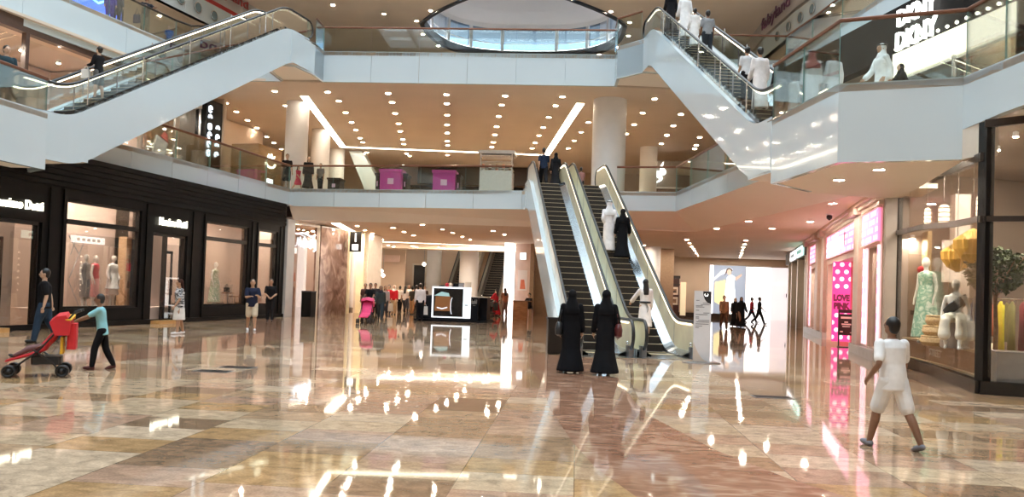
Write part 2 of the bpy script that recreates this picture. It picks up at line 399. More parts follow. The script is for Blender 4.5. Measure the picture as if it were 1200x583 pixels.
mb.sheet(a3+[a3[0]], b3+[b3[0]], M_ceil3)
mb.sheet([(p[0], p[1], Z3+.3) for p in b3+[b3[0]]], [(p[0], p[1], Z3+.3) for p in a3+[a3[0]]], M_ceil3)
S(fix_normals(mb.build('ceiling_level_three', M_ceil3)))
# drum of the round roof light
M_dome = mat('dome_paint', (.94, .94, .96), .6, noise=.03, nscale=.4); M_darkring = mat('dark_ring', (.02, .035, .06), .3, noise=.1, nscale=2)
rl = struct('window_10', loc=(OCX, OCY, Z3))
mb = MB(); ring = lambda r, z: [(*opening(2*pi*i/N, r/OR), z) for i in range(N+1)]
mb.sheet(ring(OR, -.12), ring(OR, .42), M_darkring); mb.sheet(ring(OR, .42), ring(OR+.25, .42), M_darkring); mb.sheet(ring(OR+.3, -.12), ring(OR+.3, .42), M_darkring); mb.sheet(ring(OR, -.12), ring(OR+.3, -.12), M_darkring)
mb.build('ring_beam', M_darkring, rl)
mb = MB(); mb.sheet(ring(OR+.02, .44), ring(OR+.10, .44), emit('added_cove_glow', (.95, .96, 1), 10)); mb.build('added_dome_uplight', MATS['added_cove_glow'], rl)  # glowing strip added out of sight behind the ring to brighten the dome
mb = MB(); mb.sheet(ring(OR+.12, .42), ring(OR+.12, 2.05), M_bluepane); mb.build('pane', M_bluepane, rl)
mb = MB()
for i in range(16):
    a = 2*pi*(i+.5)/16; mb.box((*opening(a, 1.015), 1.2), (.3, .22, 1.7), M_dome, a)
mb.tube([(*opening(2*pi*i/N, 1.008), .95) for i in range(N)], .035, 6, M_dome, closed=True)
mb.build('mullion', M_dome, rl)
prof = [(OR+.35, 2.0), (OR+.1, 2.4), (OR*.9, 3.1), (OR*.7, 4.0), (OR*.4, 4.7), (.02, 4.95)]
mb = MB()
for (r0, z0), (r1, z1) in zip(prof, prof[1:]): mb.sheet(ring(r0, z0), ring(r1, z1), M_dome)
mb.build('dome', M_dome, rl, smooth='all')
mb = MB(); mb.sheet(ring(OR+.35, 2.0), ring(OR+3, 2.0), M_dome); mb.build('roof_flange', M_dome, rl)
# level three fascias, left and right of the upper hall
M_gray = mat('grey_sign_wall', (.60, .56, .55), .4, noise=.03, nscale=.6); M_redstripe = mat('red_stripe', (.50, .03, .03), .35, noise=.06, nscale=3); M_l3 = mat('pale_blue_panel', (.66, .74, .77), .2, noise=.03, nscale=.5)
E3L = [(-24.6, 28), (-22.9, 39.5), (-21.6, 45.1), (-20.2, 51.5), (-19.5, 60)]
E3R = [(11.0, 60), (11.1, 50), (11.65, 45.2), (12.6, 40.2), (14.5, 30), (16, 22)]
fascia('trim_11', E3L, 16.5, 17.75, .3, M_l3); fascia('trim_12', E3L, 17.75, 18.0, .22, M_redstripe); fascia('trim_13', E3L, 18.0, 21.5, .3, M_gray)
fascia('trim_14', E3R, 16.55, 17.7, .3, M_l3); fascia('trim_15', E3R, 17.7, 17.9, .22, M_dsteel); fascia('trim_16', E3R, 17.9, 21.5, .3, M_gray)
mb = MB(); q = offset_poly(E3L, 12); mb.sheet([(*p, 16.5) for p in E3L], [(*p, 16.5) for p in q], M_ceil2)
q = offset_poly(E3R, 12); mb.sheet([(*p, 16.55) for p in E3R], [(*p, 16.55) for p in q], M_ceil2)
S(fix_normals(mb.build('ceiling_level_two', M_ceil2)))

# ------------------------------------------------------------------ enclosure
mb = MB(); mb.bb(-45.3, -45, -14, 95, 0, 27); S(mb.build('wall_left_outer', M_wall))
mb = MB(); mb.bb(45, 45.3, -14, 95, 0, 27); S(mb.build('wall_right_outer', M_wall))
mb = MB(); mb.bb(-45, 45, 95, 95.3, 0, 27); S(mb.build('wall_far_outer', M_wall))
mb = MB(); mb.bb(-45, 45, -14.3, -14, 0, 27); S(mb.build('wall_behind', M_wall))
# roof with the glazed atrium opening
RX0, RX1, RY0, RY1, RZ = -19, 11, -11, 40, 26.5
mb = MB(); mb.bb(-45, RX0, -14, 95, RZ, RZ+.4); mb.bb(RX1, 45, -14, 95, RZ, RZ+.4); mb.bb(RX0, RX1, -14, RY0, RZ, RZ+.4)
mb.bb(RX0, RX1, RY1, OCY-OR-1.2, RZ, RZ+.4); S(mb.build('ceiling_roof', M_ceil2))
mb = MB()
for zz in (Z3+.35,): mb.bb(-45, 45, 40, 40.25, Z3, RZ+.1)
S(mb.build('wall_upper', M_soffit))
sk = struct('window_11', loc=((RX0+RX1)/2, (RY0+RY1)/2, RZ))
mb = MB(); hx, hy = (RX1-RX0)/2, (RY1-RY0)/2
for i in range(11): x = -hx+2*hx*i/10; mb.bb(x-.12, x+.12, -hy, hy, -.5, .1)
for i in range(15): y = -hy+2*hy*i/14; mb.bb(-hx, hx, y-.12, y+.12, -.4, .1)
mb.build('frame', M_dome, sk)
mb = MB(); mb.bb(-hx, hx, -hy, hy, .12, .15); mb.build('pane', glass('roof_glass', (.97, .985, .98), .03, .5), sk)

# columns
def column(x, y, z0, z1, r, name='column'):
    t = struct(name, loc=(x, y, z0)); h = z1-z0
    mb = MB(); mb.lathe([(r, 0), (r, h)], n=32); mb.build('shaft', M_column, t, smooth=True)
    mb = MB(); mb.lathe([(r+.03, 0), (r+.03, .15), (r, .17)], n=32); mb.build('base_ring', M_steel, t, smooth=True)
for (px, y, r) in ((346.5, 38.6, .56), (375, 45.5, .54), (394, 52, .55), (713, 37.2, .78), (760, 49, .53)):
    p = at_y(px, 190, y); column(p.x, y, Z1, ZC1, r)
for (px, y, r) in ((763, 50, .55), (415, 49, .34), (549, 58, .7), (455, 60, .55), (508, 64, .6), (598, 58, .5)):
    p = at_y(px, 330, y); column(p.x, y, 0, ZC0 if y < 56 else Z1-.15, r)
# ------------------------------------------------------------------ glass balustrades
M_railedge = mat('glass_edge_green', (.25, .45, .42), .15, noise=.05, nscale=6)
def balustrade(label, pts, z, h, inset=.06, rail=M_bronze, group=None, posts=True):
    t = thing('glass_balustrade', label, 'railing', (*pts[0], z), 0, group)
    o = (pts[0][0], pts[0][1], z)
    for i in range(len(pts)-1):
        a, b = V((*pts[i], z)), V((*pts[i+1], z)); d = (b-a); L = d.length
        if L < .05: continue
        u = d/L; nn = V((-u.y, u.x, 0))*.008
        n = max(1, round(L/2.1))
        for k in range(n):
            p, q = a+u*(L*k/n+.012), a+u*(L*(k+1)/n-.012); mb = MB()
            vs = [(*(p-nn).xy, z+.02), (*(q-nn).xy, z+.02), (*(q+nn).xy, z+.02), (*(p+nn).xy, z+.02)]; vs += [(x, y, z+h-.02) for x, y, _ in vs]
            mb.add(vs, [(0, 1, 5, 4), (2, 3, 7, 6)], M_rail_glass); mb.add(vs, [(1, 2, 6, 5), (3, 0, 4, 7), (4, 5, 6, 7), (0, 3, 2, 1)], M_railedge)
            mb.build('glass_panel', M_rail_glass, t, sub=o)
    mb = MB(); mb.tube([(*p, z+h) for p in pts], (.045, .032), 8, rail); mb.build('handrail', rail, t, sub=o, smooth=True)
    return t
balustrade('glass balustrade with bronze handrail along the front of the middle gallery', [(-13.5, 36.2), (-3.0, 34.95)], Z1, 1.1)
balustrade('glass balustrade with bronze handrail on the middle gallery beside the white column', [(1.6, 34.55), (4.11, 34.25), (5.35, 25.6)], Z1, 1.1)
balustrade('long glass balustrade above the black shop on the middle gallery', [(-15.12, 25.9), (-13.56, 36.2)], Z1, 1.1)
balustrade('glass balustrade beside the foot of the escalator above the black shop', [(-15.1, -2), (-14.85, 8), (-14.7, 18.8), (-14.6, 20.5)], Z1, .95)
balustrade('kinked glass balustrade in front of the illuminated black store sign', [(4.66, 19.75), (5.2, 16.5), (7.36, 15.85), (7.53, 14.75), (8.6, 7)], Z1, 1.32)
balustrade('long glass balustrade on top of the white bridge under the round skylight', [(-11.58, 33.3), (-11.58, 34.4), (1.36, 34.52)], Z2, 1.08)
balustrade('short glass balustrade at the top of the escalator beside the bridge', [(1.36, 34.52), (1.4, 33.4), (2.35, 32.5)], Z2, 1.2)
balustrade('glass balustrade with dark handrail along the upper gallery where people lean', [(-21.4, 20), (-20.3, 24.5), (-19.4, 28.2), (-18.1, 33.7), (-17.75, 34.4), (-13.6, 34.5)], Z2, 1.1, rail=M_darkbrown)
balustrade('glass balustrade on the upper gallery above the illuminated black store sign', [(4.4, 35), (8.8, 35.2), (9.25, 32.9), (10.0, 27.9), (10.95, 24.4), (12.2, 20)], Z2, 1.1)

# ------------------------------------------------------------------ escalators
M_sk = mat('skirt_steel', (.42, .47, .52), .18, .9, noise=.05, nscale=6)
def nose(y, H, sl, w=.45):
    """height of the step line, softened at both ends"""
    L = H/tan(sl); s = 0; N = 9
    for i in range(N):
        q = y+w*(2*i/(N-1)-1); s += max(0, min(L, q))*tan(sl)
    return s/N
def escalator(label, base, heading, H=6.0, sl=R(30), hw=.40, rail=.66, outer=.82, pan=M_creampanel, side=M_white, depth=.95, y_lo=-1.5, y_hi=1.6, step_lo=-1.2, led=True, posts=0, glassy=False, deck=.16):
    """base = point where the step slope starts; local +y climbs"""
    t = thing('escalator', label, 'escalator', base, heading-pi/2)
    L = H/tan(sl); Y0, Y1 = y_lo, L+y_hi
    f = lambda y: nose(y, H, sl)
    ys = [Y0+(Y1-Y0)*i/70 for i in range(71)]
    # truss cladding
    for sgn, nm in ((-1, 'side_panel'), (1, 'side_panel')):
        mb = MB(); x0, x1 = sgn*(outer-.05), sgn*outer
        lo = lambda y: max(-.0 if y < 1.6 else -9, f(y-.35)-depth) if base[2] < .1 else f(y-.35)-depth
        vs = []; fs = []
        for i, y in enumerate(ys):
            a = f(y)+deck+.02; b = max(lo(y), .0-base[2]) if base[2] < .1 else lo(y)
            b = min(b, a-.02)
            vs += [(x0, y, b), (x1, y, b), (x1, y, a), (x0, y, a)]
        for i in range(len(ys)-1):
            for j in range(4): fs.append((i*4+j, i*4+(j+1) % 4, i*4+4+(j+1) % 4, i*4+4+j))
        fs += [(0, 1, 2, 3), tuple(range(len(ys)*4-4, len(ys)*4))]
        mb.add(vs, fs, side); fix_normals(mb.build(nm, side, t))
    mb = MB(); A = []; B = []
    for y in ys:
        b = lo(y)
        if base[2] < .1: b = max(b, 0)
        b = min(b, f(y)-.05)
        A.append((-outer+.05, y, b)); B.append((outer-.05, y, b))
    mb.sheet(A, B, M_soffit); mb.build('underside', M_soffit, t)
    # deck, skirt, balustrade, handrail on each side
    for sgn in (-1, 1):
        mb = MB(); A = [(sgn*hw, y, f(y)-.12) for y in ys]; B = [(sgn*hw, y, f(y)+deck*.3) for y in ys]; C = [(sgn*(rail-.02), y, f(y)+deck) for y in ys]; D = [(sgn*outer, y, f(y)+deck+.03) for y in ys]
        mb.sheet(A, B, M_sk); mb.sheet(B, C, M_sk); mb.sheet(C, D, side)
        mb.build('skirt', M_sk, t)
        # balustrade panel with rounded newels
        rad = .42; zc = .52; e0, e1 = Y0-.10, Y1+.1
        top = [(y, f(y)+.90) for y in ys]
        c0 = [(e0-rad*cos(a)*.9, f(Y0)+zc+(.90-zc)*sin(a)) for a in [i*pi/12 for i in range(-5, 7)]]
        c1 = [(e1+rad*cos(a)*.9, H+zc+(.90-zc)*sin(a)) for a in [i*pi/12 for i in range(6, -6, -1)]]
        low = [(y, f(y)+.16) for y in ys[::-1]]
        prof = c0+top+c1+low
        mb = MB(); th = .022
        mm = M_rail_glass if glassy else pan
        n = len(ys)
        vs = []; 
        loop = [(sgn*rail, y, z) for y, z in prof]
        # build as strips so the curved outline stays clean
        up = c0[::-1] 
        for s2 in (-1, 1):
            x = sgn*rail+s2*th/2
            mb.sheet([(x, y, z) for y, z in top], [(x, y, f(y)+.16) for y in ys], mm)
            mb.add([(x, y, z) for y, z in c0]+[(x, Y0, f(Y0)+.16)]+[(x, *top[0])], [tuple(range(len(c0)+2))] if False else [(len(c0), i, i+1) for i in range(len(c0)-1)]+[(len(c0), len(c0)-1, len(c0)+1)], mm)
            mb.add([(x, y, z) for y, z in c1]+[(x, Y1, H+.16)]+[(x, *top[-1])], [(len(c1), i, i+1) for i in range(len(c1)-1)]+[(len(c1), 0, len(c1)+1)], mm)
        bal = mb.build('balustrade', mm, t)
        # panel seams
        for k in range(1, int((Y1-Y0)/1.55)):
            y = Y0+1.55*k; mb = MB(); mb.bb(sgn*rail-.016, sgn*rail+.016, y-.008, y+.008, f(y)+.18, f(y)+.86, M_dsteel); mb.build('seam', M_dsteel, bal)
        path = [(sgn*rail, y, z+.035) for y, z in c0[:-1]]+[(sgn*rail, y, z+.035) for y, z in top]+[(sgn*rail, y, z+.035) for y, z in c1[1:]]
        mb = MB(); mb.tube(path, (.045, .045), 8, M_rubber); mb.build('handrail', M_rubber, t, smooth='all')
        if led:
            mb = MB(); x = sgn*(rail-.035)
            mb.sheet([(x, y, z-.02) for y, z in top], [(x, y, z-.055) for y, z in top], M_led if glassy else M_railfill); mb.build('light_strip', M_led, t)  # on the central pair this strip is an added glow
        mb = MB(); mb.box((sgn*rail, Y0-.12, f(Y0)+.14), (.16, .26, .28), M_dsteel, 0, .03); mb.ball((sgn*(rail-.07), Y0-.16, f(Y0)+.36), .045, 8, 6, M_steel); mb.build('newel_base', M_dsteel, t)
        if posts:
            for k in range(posts):
                y = .6+k*(L/posts); mb = MB(); mb.tube([(sgn*(outer-.02), y, f(y)+.2), (sgn*(outer-.02), y, f(y)+1.02)], .02, 6, M_steel); mb.build('post', M_steel, t)
    # landing plates
    mb = MB(); mb.bb(-outer, outer, Y0-.75, -.85, -.02, .012, M_steel); mb.bb(-hw, hw, -.86, -.62, -.02, .02, M_edge); mb.build('landing_plate', M_steel, t)
    mb = MB(); mb.bb(-outer, outer, L+.7, Y1+.7, H-.06, H+.012, M_steel); mb.bb(-hw, hw, L+.55, L+.72, H-.03, H+.02, M_edge); mb.build('landing_plate', M_steel, t)
    # steps, one part each
    first = None; run = .2/tan(sl)*1.0; k = -2
    n = int(L/run)+3
    for i in range(n):
        y = (i-1.4)*run; z = max(0, min(H, (y+run*.5)*tan(sl)))
        if y < -.62 or y > L+.55: continue
        if first is None:
            mb = MB(); mb.bb(-hw+.005, hw-.005, 0, run+.02, -.20, 0, M_step); mb.bb(-hw+.01, hw-.01, -.004, .035, -.008, .004, M_edge)
            for s3 in (-1, 1): mb.bb(s3*(hw-.03), s3*(hw-.008), .03, run, -.004, .003, M_edge)
            o = mb.build('step', M_step, t); first = o
        else:
            o = first.copy(); COL.objects.link(o); o.parent = t
        o.location = (0, y, z)
    return t
HE = R(90+9.65)
ESC_L = escalator('escalator climbing from the hall floor, nearer the black litter bin', (.50, 22.1, 0), HE)
ESC_R = escalator('escalator climbing from the hall floor, beside the grey totem sign', (2.14, 22.4, 0), HE)
# make the inner balustrades of the central pair champagne gold
for e in (ESC_L, ESC_R):
    for ch in e.children:
        if ch.name.startswith('balustrade') and max(v.co.x for v in ch.data.vertices) > 0.1 or (e is ESC_R and ch.name.startswith('balustrade')):
            ch.data.materials[0] = M_goldpanel
def side_esc(label, p0, p1, outw):
    """escalator whose atrium-side panel runs from p0 (level one) to p1 (level two)"""
    d = V(p1)-V(p0); h = atan2(d.y, d.x); u = d.normalized(); nrm = V((-u.y, u.x))*outw
    return h, u, nrm
# left: inner panel plane through (-14.54,20.61) and (-12.12,31.2); steps 0.8 m outward (to the left)
hL, uL, nL = side_esc('', (-14.54, 20.61), (-12.12, 31.19), 1)
bL = V((-14.54, 20.61))+uL*.62+nL*.82
ESC_UL = escalator('escalator with lit handrails rising above the black shop', (bL.x, bL.y, Z1), hL, depth=1.25, y_lo=-1.3, posts=5, glassy=True, deck=.05)
hR, uR, nR = side_esc('', (4.65, 19.76), (2.6, 31.5), -1)
bR = V((4.65, 19.76))+uR*1.15+nR*.82
ESC_UR = escalator('escalator with lit handrails rising on the side of the pink shop', (bR.x, bR.y, Z1), hR, depth=1.25, y_lo=-1.1, posts=5, glassy=True, deck=.05)
# pair seen far behind at the end of the lower hall
bF = at_y(533, 345, 58.5)
ESC_F = escalator('distant dark escalator behind the watch kiosk screen', (bF.x, 58.5, 0), R(90), led=False, hw=.55, rail=.8, outer=.95, side=M_cream)
bF = at_y(570, 345, 60.5)
ESC_F2 = escalator('distant dark escalator behind the dark end of the watch kiosk', (bF.x, 60.5, 0), R(88), led=False, hw=.55, rail=.8, outer=.95, side=M_cream)
# boxed ends where the side escalators meet level one and level two
mb = MB()
for (pts, z0, z1) in (([(-15.78, 21.4), (-14.56, 20.5), (-14.25, 21.9), (-15.9, 22.3)], 4.88, Z1-.02), ([(4.66, 19.8), (5.95, 21.2), (6.0, 21.7), (4.4, 21.2)], 4.7, Z1-.02)):
    mb.prism(pts, z0, z1, M_white, bot=M_soffit)
S(mb.build('trim_20', M_white))
mb = MB()
mb.prism([(-13.6, 31.7), (-12.0, 31.6), (-11.62, 33.4), (-11.58, 34.47), (-13.5, 34.5)], 10.72, Z2-.02, M_white, bot=M_soffit)
mb.prism([(2.55, 31.8), (4.2, 32.1), (4.3, 35), (1.38, 34.6), (1.42, 33.4), (2.42, 32.4)], 10.7, Z2-.02, M_white, bot=M_soffit)
S(mb.build('trim_21', M_white))
# ------------------------------------------------------------------ mannequins (a shared simple standing / seated figure)
M_manq = mat('mannequin_white', (.82, .77, .71), .3, noise=.03, nscale=6)
def remesh(parts, name, vox, mats, parent=None, loc=None, rz=0.0, extra=None, smooth_it=2):
    """fuse overlapping closed shells into one continuous surface"""
    o = parts.build('fuse', mats[0])
    md = o.modifiers.new('r', 'REMESH'); md.mode = 'VOXEL'; md.voxel_size = vox
    if smooth_it: sm = o.modifiers.new('s', 'SMOOTH'); sm.factor = .5; sm.iterations = smooth_it
    dg = bpy.context.evaluated_depsgraph_get(); dg.update()
    me = bpy.data.meshes.new_from_object(o.evaluated_get(dg)); old = o.data; bpy.data.objects.remove(o); bpy.data.meshes.remove(old)
    me.name = name; me.materials.clear()
    for q in mats: me.materials.append(q)
    if extra is not None:
        bm = bmesh.new(); bm.from_mesh(me); tmp = bpy.data.meshes.new('x'); tmp.from_pydata([V(p) for p in extra.v], [], extra.f); bm.from_mesh(tmp); bm.to_mesh(me); bm.free(); bpy.data.meshes.remove(tmp)
    for p in me.polygons: p.use_smooth = True
    n = bpy.data.objects.new(name, me); COL.objects.link(n)
    if parent is not None: n.parent = parent
    if loc is not None: n.location = loc
    n.rotation_euler = (0, 0, rz); return n
def spline(pts, n=4):
    """Catmull-Rom through points and radii (pt, r)"""
    P = [V(p) for p, r in pts]; Rr = [r for p, r in pts]; out = []; ro = []
    for i in range(len(P)-1):
        p0, p1, p2, p3 = P[max(i-1, 0)], P[i], P[i+1], P[min(i+2, len(P)-1)]
        r1, r2 = Rr[i], Rr[i+1]
        for k in range(n):
            t = k/n; q = .5*((2*p1)+(p2-p0)*t+(2*p0-5*p1+4*p2-p3)*t*t+(3*p1-p0-3*p2+p3)*t**3); out.append(q)
            if isinstance(r1, tuple): ro.append((r1[0]+(r2[0]-r1[0])*t, r1[1]+(r2[1]-r1[1])*t))
            else: ro.append(r1+(r2-r1)*t)
    out.append(P[-1]); ro.append(Rr[-1]); return out, ro
def limb(mb, pts, n=10, seg=3, cap=True):
    """tapered tube with rounded ends"""
    p, r = spline(pts, seg)
    f = lambda q, k: (q[0]*k, q[1]*k) if isinstance(q, tuple) else q*k
    g = lambda q: max(q) if isinstance(q, tuple) else q
    if cap:
        d0 = (p[0]-p[1]).normalized(); d1 = (p[-1]-p[-2]).normalized(); r0, r1 = r[0], r[-1]
        p = [p[0]+d0*g(r0)*.85, p[0]+d0*g(r0)*.55]+p+[p[-1]+d1*g(r1)*.55, p[-1]+d1*g(r1)*.85]
        r = [f(r0, .35), f(r0, .8)]+r+[f(r1, .8), f(r1, .35)]
    mb.tube(p, r, n); return mb
def rings(mb, lst, n=16):
    """stack of horizontal-ish ellipses (cx, cy, z, rx, ry)"""
    vs = []; fs = []; k = len(lst)
    for cx, cy, z, rx, ry in lst:
        for j in range(n): q = 2*pi*j/n; vs.append((cx+rx*cos(q), cy+ry*sin(q), z))
    for i in range(k-1):
        for j in range(n): fs.append((i*n+j, i*n+(j+1) % n, (i+1)*n+(j+1) % n, (i+1)*n+j))
    fs += [tuple(range(n))[::-1], tuple(range((k-1)*n, k*n))]
    return mb.add(vs, fs)

# ------------------------------------------------------------------ black shop front, local frame: x along the wall (away), y into the shop
FL_LOC, FL_RZ = (-15.6, 20.45, 0), atan2(.9904, .1382)
M_int = mat('shop_interior_wall', (.50, .385, .32), .6, noise=.04, nscale=.8)
M_intfloor = mat('shop_interior_floor', (.50, .36, .26), .15, noise=.08, nscale=3)
TOP = 5.24; HEAD = 3.88; SILL = .58
mb = MB()
opens = [(-1.6, 1.28, 0.0, 3.1), (2.19, 5.52, SILL, HEAD), (6.16, 8.1, 0.0, 3.2), (9.24, 12.3, SILL, HEAD), (13.08, 14.72, SILL, HEAD)]
S0, S1, TH = -9.0, 15.36, .35
x = S0
for a, b, z0, z1 in opens:
    mb.bb(x, a, 0, TH, 0, TOP); mb.bb(a, b, 0, TH, z1, TOP)
    if z0 > 0: mb.bb(a, b, 0, TH, 0, z0)
    x = b
mb.bb(x, S1, 0, TH, 0, TOP)
# raised pilasters and horizontal grooves of the header
for a in (1.5, 2.02, 5.75, 8.35, 9.08, 12.5, 12.92, 14.9): mb.bb(a, a+.12, -.05, 0, 0, 4.15)
for k in range(6): z = 4.22+k*.17; mb.bb(S0, S1, -.045, 0, z, z+.135)
mb.bb(S0, S1, -.07, .0, 0, .16)
o = mb.build('wall_left', M_black, loc=FL_LOC, rz=FL_RZ); S(o)
def shop_window(n, a, b, z0, z1, tran=3.2, frame=M_blackframe, fw=.07, loc=FL_LOC, rz=FL_RZ, g=M_shop_glass, mull=()):
    t = struct('window_%d' % n, loc=loc, rz=rz)
    mb = MB()
    mb.bb(a, a+fw, .05, .2, z0, z1); mb.bb(b-fw, b, .05, .2, z0, z1); mb.bb(a+fw, b-fw, .05, .2, z0, z0+fw); mb.bb(a+fw, b-fw, .05, .2, z1-fw, z1)
    if tran: mb.bb(a+fw, b-fw, .04, .2, tran-.05, tran+.1)
    for q in mull: mb.bb(q-fw/2, q+fw/2, .05, .2, z0+fw, z1-fw)
    mb.build('frame', frame, t)
    mb = MB(); mb.bb(a+fw, b-fw, .11, .122, z0+fw, z1-fw, g); mb.build('pane', g, t)
    return t
shop_window(1, 2.19, 5.52, SILL, HEAD); shop_window(2, 9.24, 12.3, SILL, HEAD); shop_window(3, 13.08, 14.72, SILL, HEAD)
# interior shell
mb = MB(); D = 5.5
mb.bb(S0, S1+3, D, D+.1, 0, TOP-.4); mb.bb(S0, S1-.2, TH, D, TOP-.5, TOP-.4); mb.bb(S0, S0+.1, TH, D, 0, TOP-.4); mb.bb(S1-.1, S1+.0, TH, 2.0, 0, TOP-.4)
for q in (3.3, 8.6): mb.bb(q-.08, q+.08, 2.0, D, 0, TOP-.5)
S(mb.build('wall_left_interior', M_int, loc=FL_LOC, rz=FL_RZ))
mb = MB(); mb.bb(S0, S1, .0, D, .004, .02); S(mb.build('floor_left_shop', M_intfloor, loc=FL_LOC, rz=FL_RZ))
# window display platforms and back panels
mb = MB()
for a, b in ((2.1, 8.3), (9.15, 15.2)): mb.bb(a, b, TH, 1.9, .02, .56)
S(mb.build('trim_30', M_int, loc=FL_LOC, rz=FL_RZ))
mb = MB(); mb.bb(6.55, 7.1, 1.75, 1.85, .56, 4.2); S(mb.build('trim_31', M_black, loc=FL_LOC, rz=FL_RZ))
mb = MB(); mb.bb(3.4, 6.6, 1.9, 2.0, .56, 4.6); mb.bb(9.3, 17, 3.2, 3.3, .56, 4.6); S(mb.build('trim_32', mat('window_back_panel', (.48, .37, .315), .5, noise=.05, nscale=1.5), loc=FL_LOC, rz=FL_RZ))
# doors (dark, standing open) with pale side panel and bar handle
def shop_door(n, a, b, h):
    t = struct('door_%d' % n, loc=FL_LOC, rz=FL_RZ)
    mb = MB(); m = a+(b-a)*.42
    mb.bb(a, a+.08, .06, .22, 0, h); mb.bb(b-.08, b, .06, .22, 0, h); mb.bb(a, b, .06, .22, h-.1, h); mb.bb(m-.04, m+.04, .06, .22, 0, h-.1)
    mb.build('frame', M_blackframe, t)
    mb = MB(); mb.bb(m+.04, b-.08, .14, .15, .02, h-.1); mb.build('pane', M_shop_glass, t)
    q = m+.55
    lf = MB(); lf.bb(q-.05, q, .18, .24, .02, 2.6); lf.bb(m+.05, q-.05, .18, .24, 2.5, 2.6); lf.bb(m+.05, q-.05, .18, .24, .02, .14); leaf = lf.build('leaf', M_blackframe, t)
    hd = MB(); hd.tube([(q-.12, .12, 1.0), (q-.12, .08, 1.0), (q-.12, .08, 1.55), (q-.12, .12, 1.55)], .016, 6); hd.build('handle', M_blackframe, leaf)
    mb = MB(); mb.bb(m+.1, b-.05, .9, 1.0, .02, h+.3); mb.build('side_panel', M_int, t)
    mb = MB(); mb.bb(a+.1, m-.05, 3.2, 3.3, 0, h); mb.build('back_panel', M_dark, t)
    mb = MB(); mb.bb(a-.05, m+.3, -.42, -.0, .0, .12); mb.build('threshold', ramp_mat('warm_wood', [(.3, (.45, .24, .08)), (.7, (.65, .38, .15))], 3, .3, stretch=(8, 1, 1)), t)
shop_door(1, -1.6, 1.28, 3.1); shop_door(2, 6.16, 8.1, 3.2)
# shop signs
def sign(label, body, size, loc, rz, m, width=None, cat='sign', name='shop_sign', back=None, bold=0.0, extrude=.025, part='lettering'):
    t = thing(name, label, cat, loc, rz)
    text(body, size, (0, 0, 0), 0, m, part, t, extrude=extrude, width=width, bold=bold)
    if back:
        mb = MB(); mb.bb(-back[0]/2, back[0]/2, extrude, extrude+.04, -back[1]/2, back[1]/2); mb.build('backing', back[2], t)
    return t
def FL(s, y, z): c, sn = cos(FL_RZ), sin(FL_RZ); return (FL_LOC[0]+s*c-y*sn, FL_LOC[1]+s*sn+y*c, z)
def FRM(loc, rz, s, y, z): c, sn = cos(rz), sin(rz); return (loc[0]+s*c-y*sn, loc[1]+s*sn+y*c, z)
def AS(s, y):
    """position along the wall of something y metres behind the glass that is seen at s on the glass"""
    p = FL(s, 0, 1.5); d = V((p[0], p[1])); t_ = V((cos(FL_RZ), sin(FL_RZ))); i_ = V((-sin(FL_RZ), cos(FL_RZ)))
    return s+y*d.dot(t_)/d.dot(i_)
def FLA(s, y, z): return FL(AS(s, y), y, z)
sign('glowing white shop name over the near door of the black shop', 'Massimo Dutti', .38, FL(0.33, -.06, 3.53), FL_RZ, M_signwarm, width=1.75, bold=.0, extrude=.03)
sign('glowing white shop name over the far door of the black shop', 'Massimo Dutti', .40, FL(7.15, -.06, 3.6), FL_RZ, M_signwarm, width=1.55, bold=.0, extrude=.03)
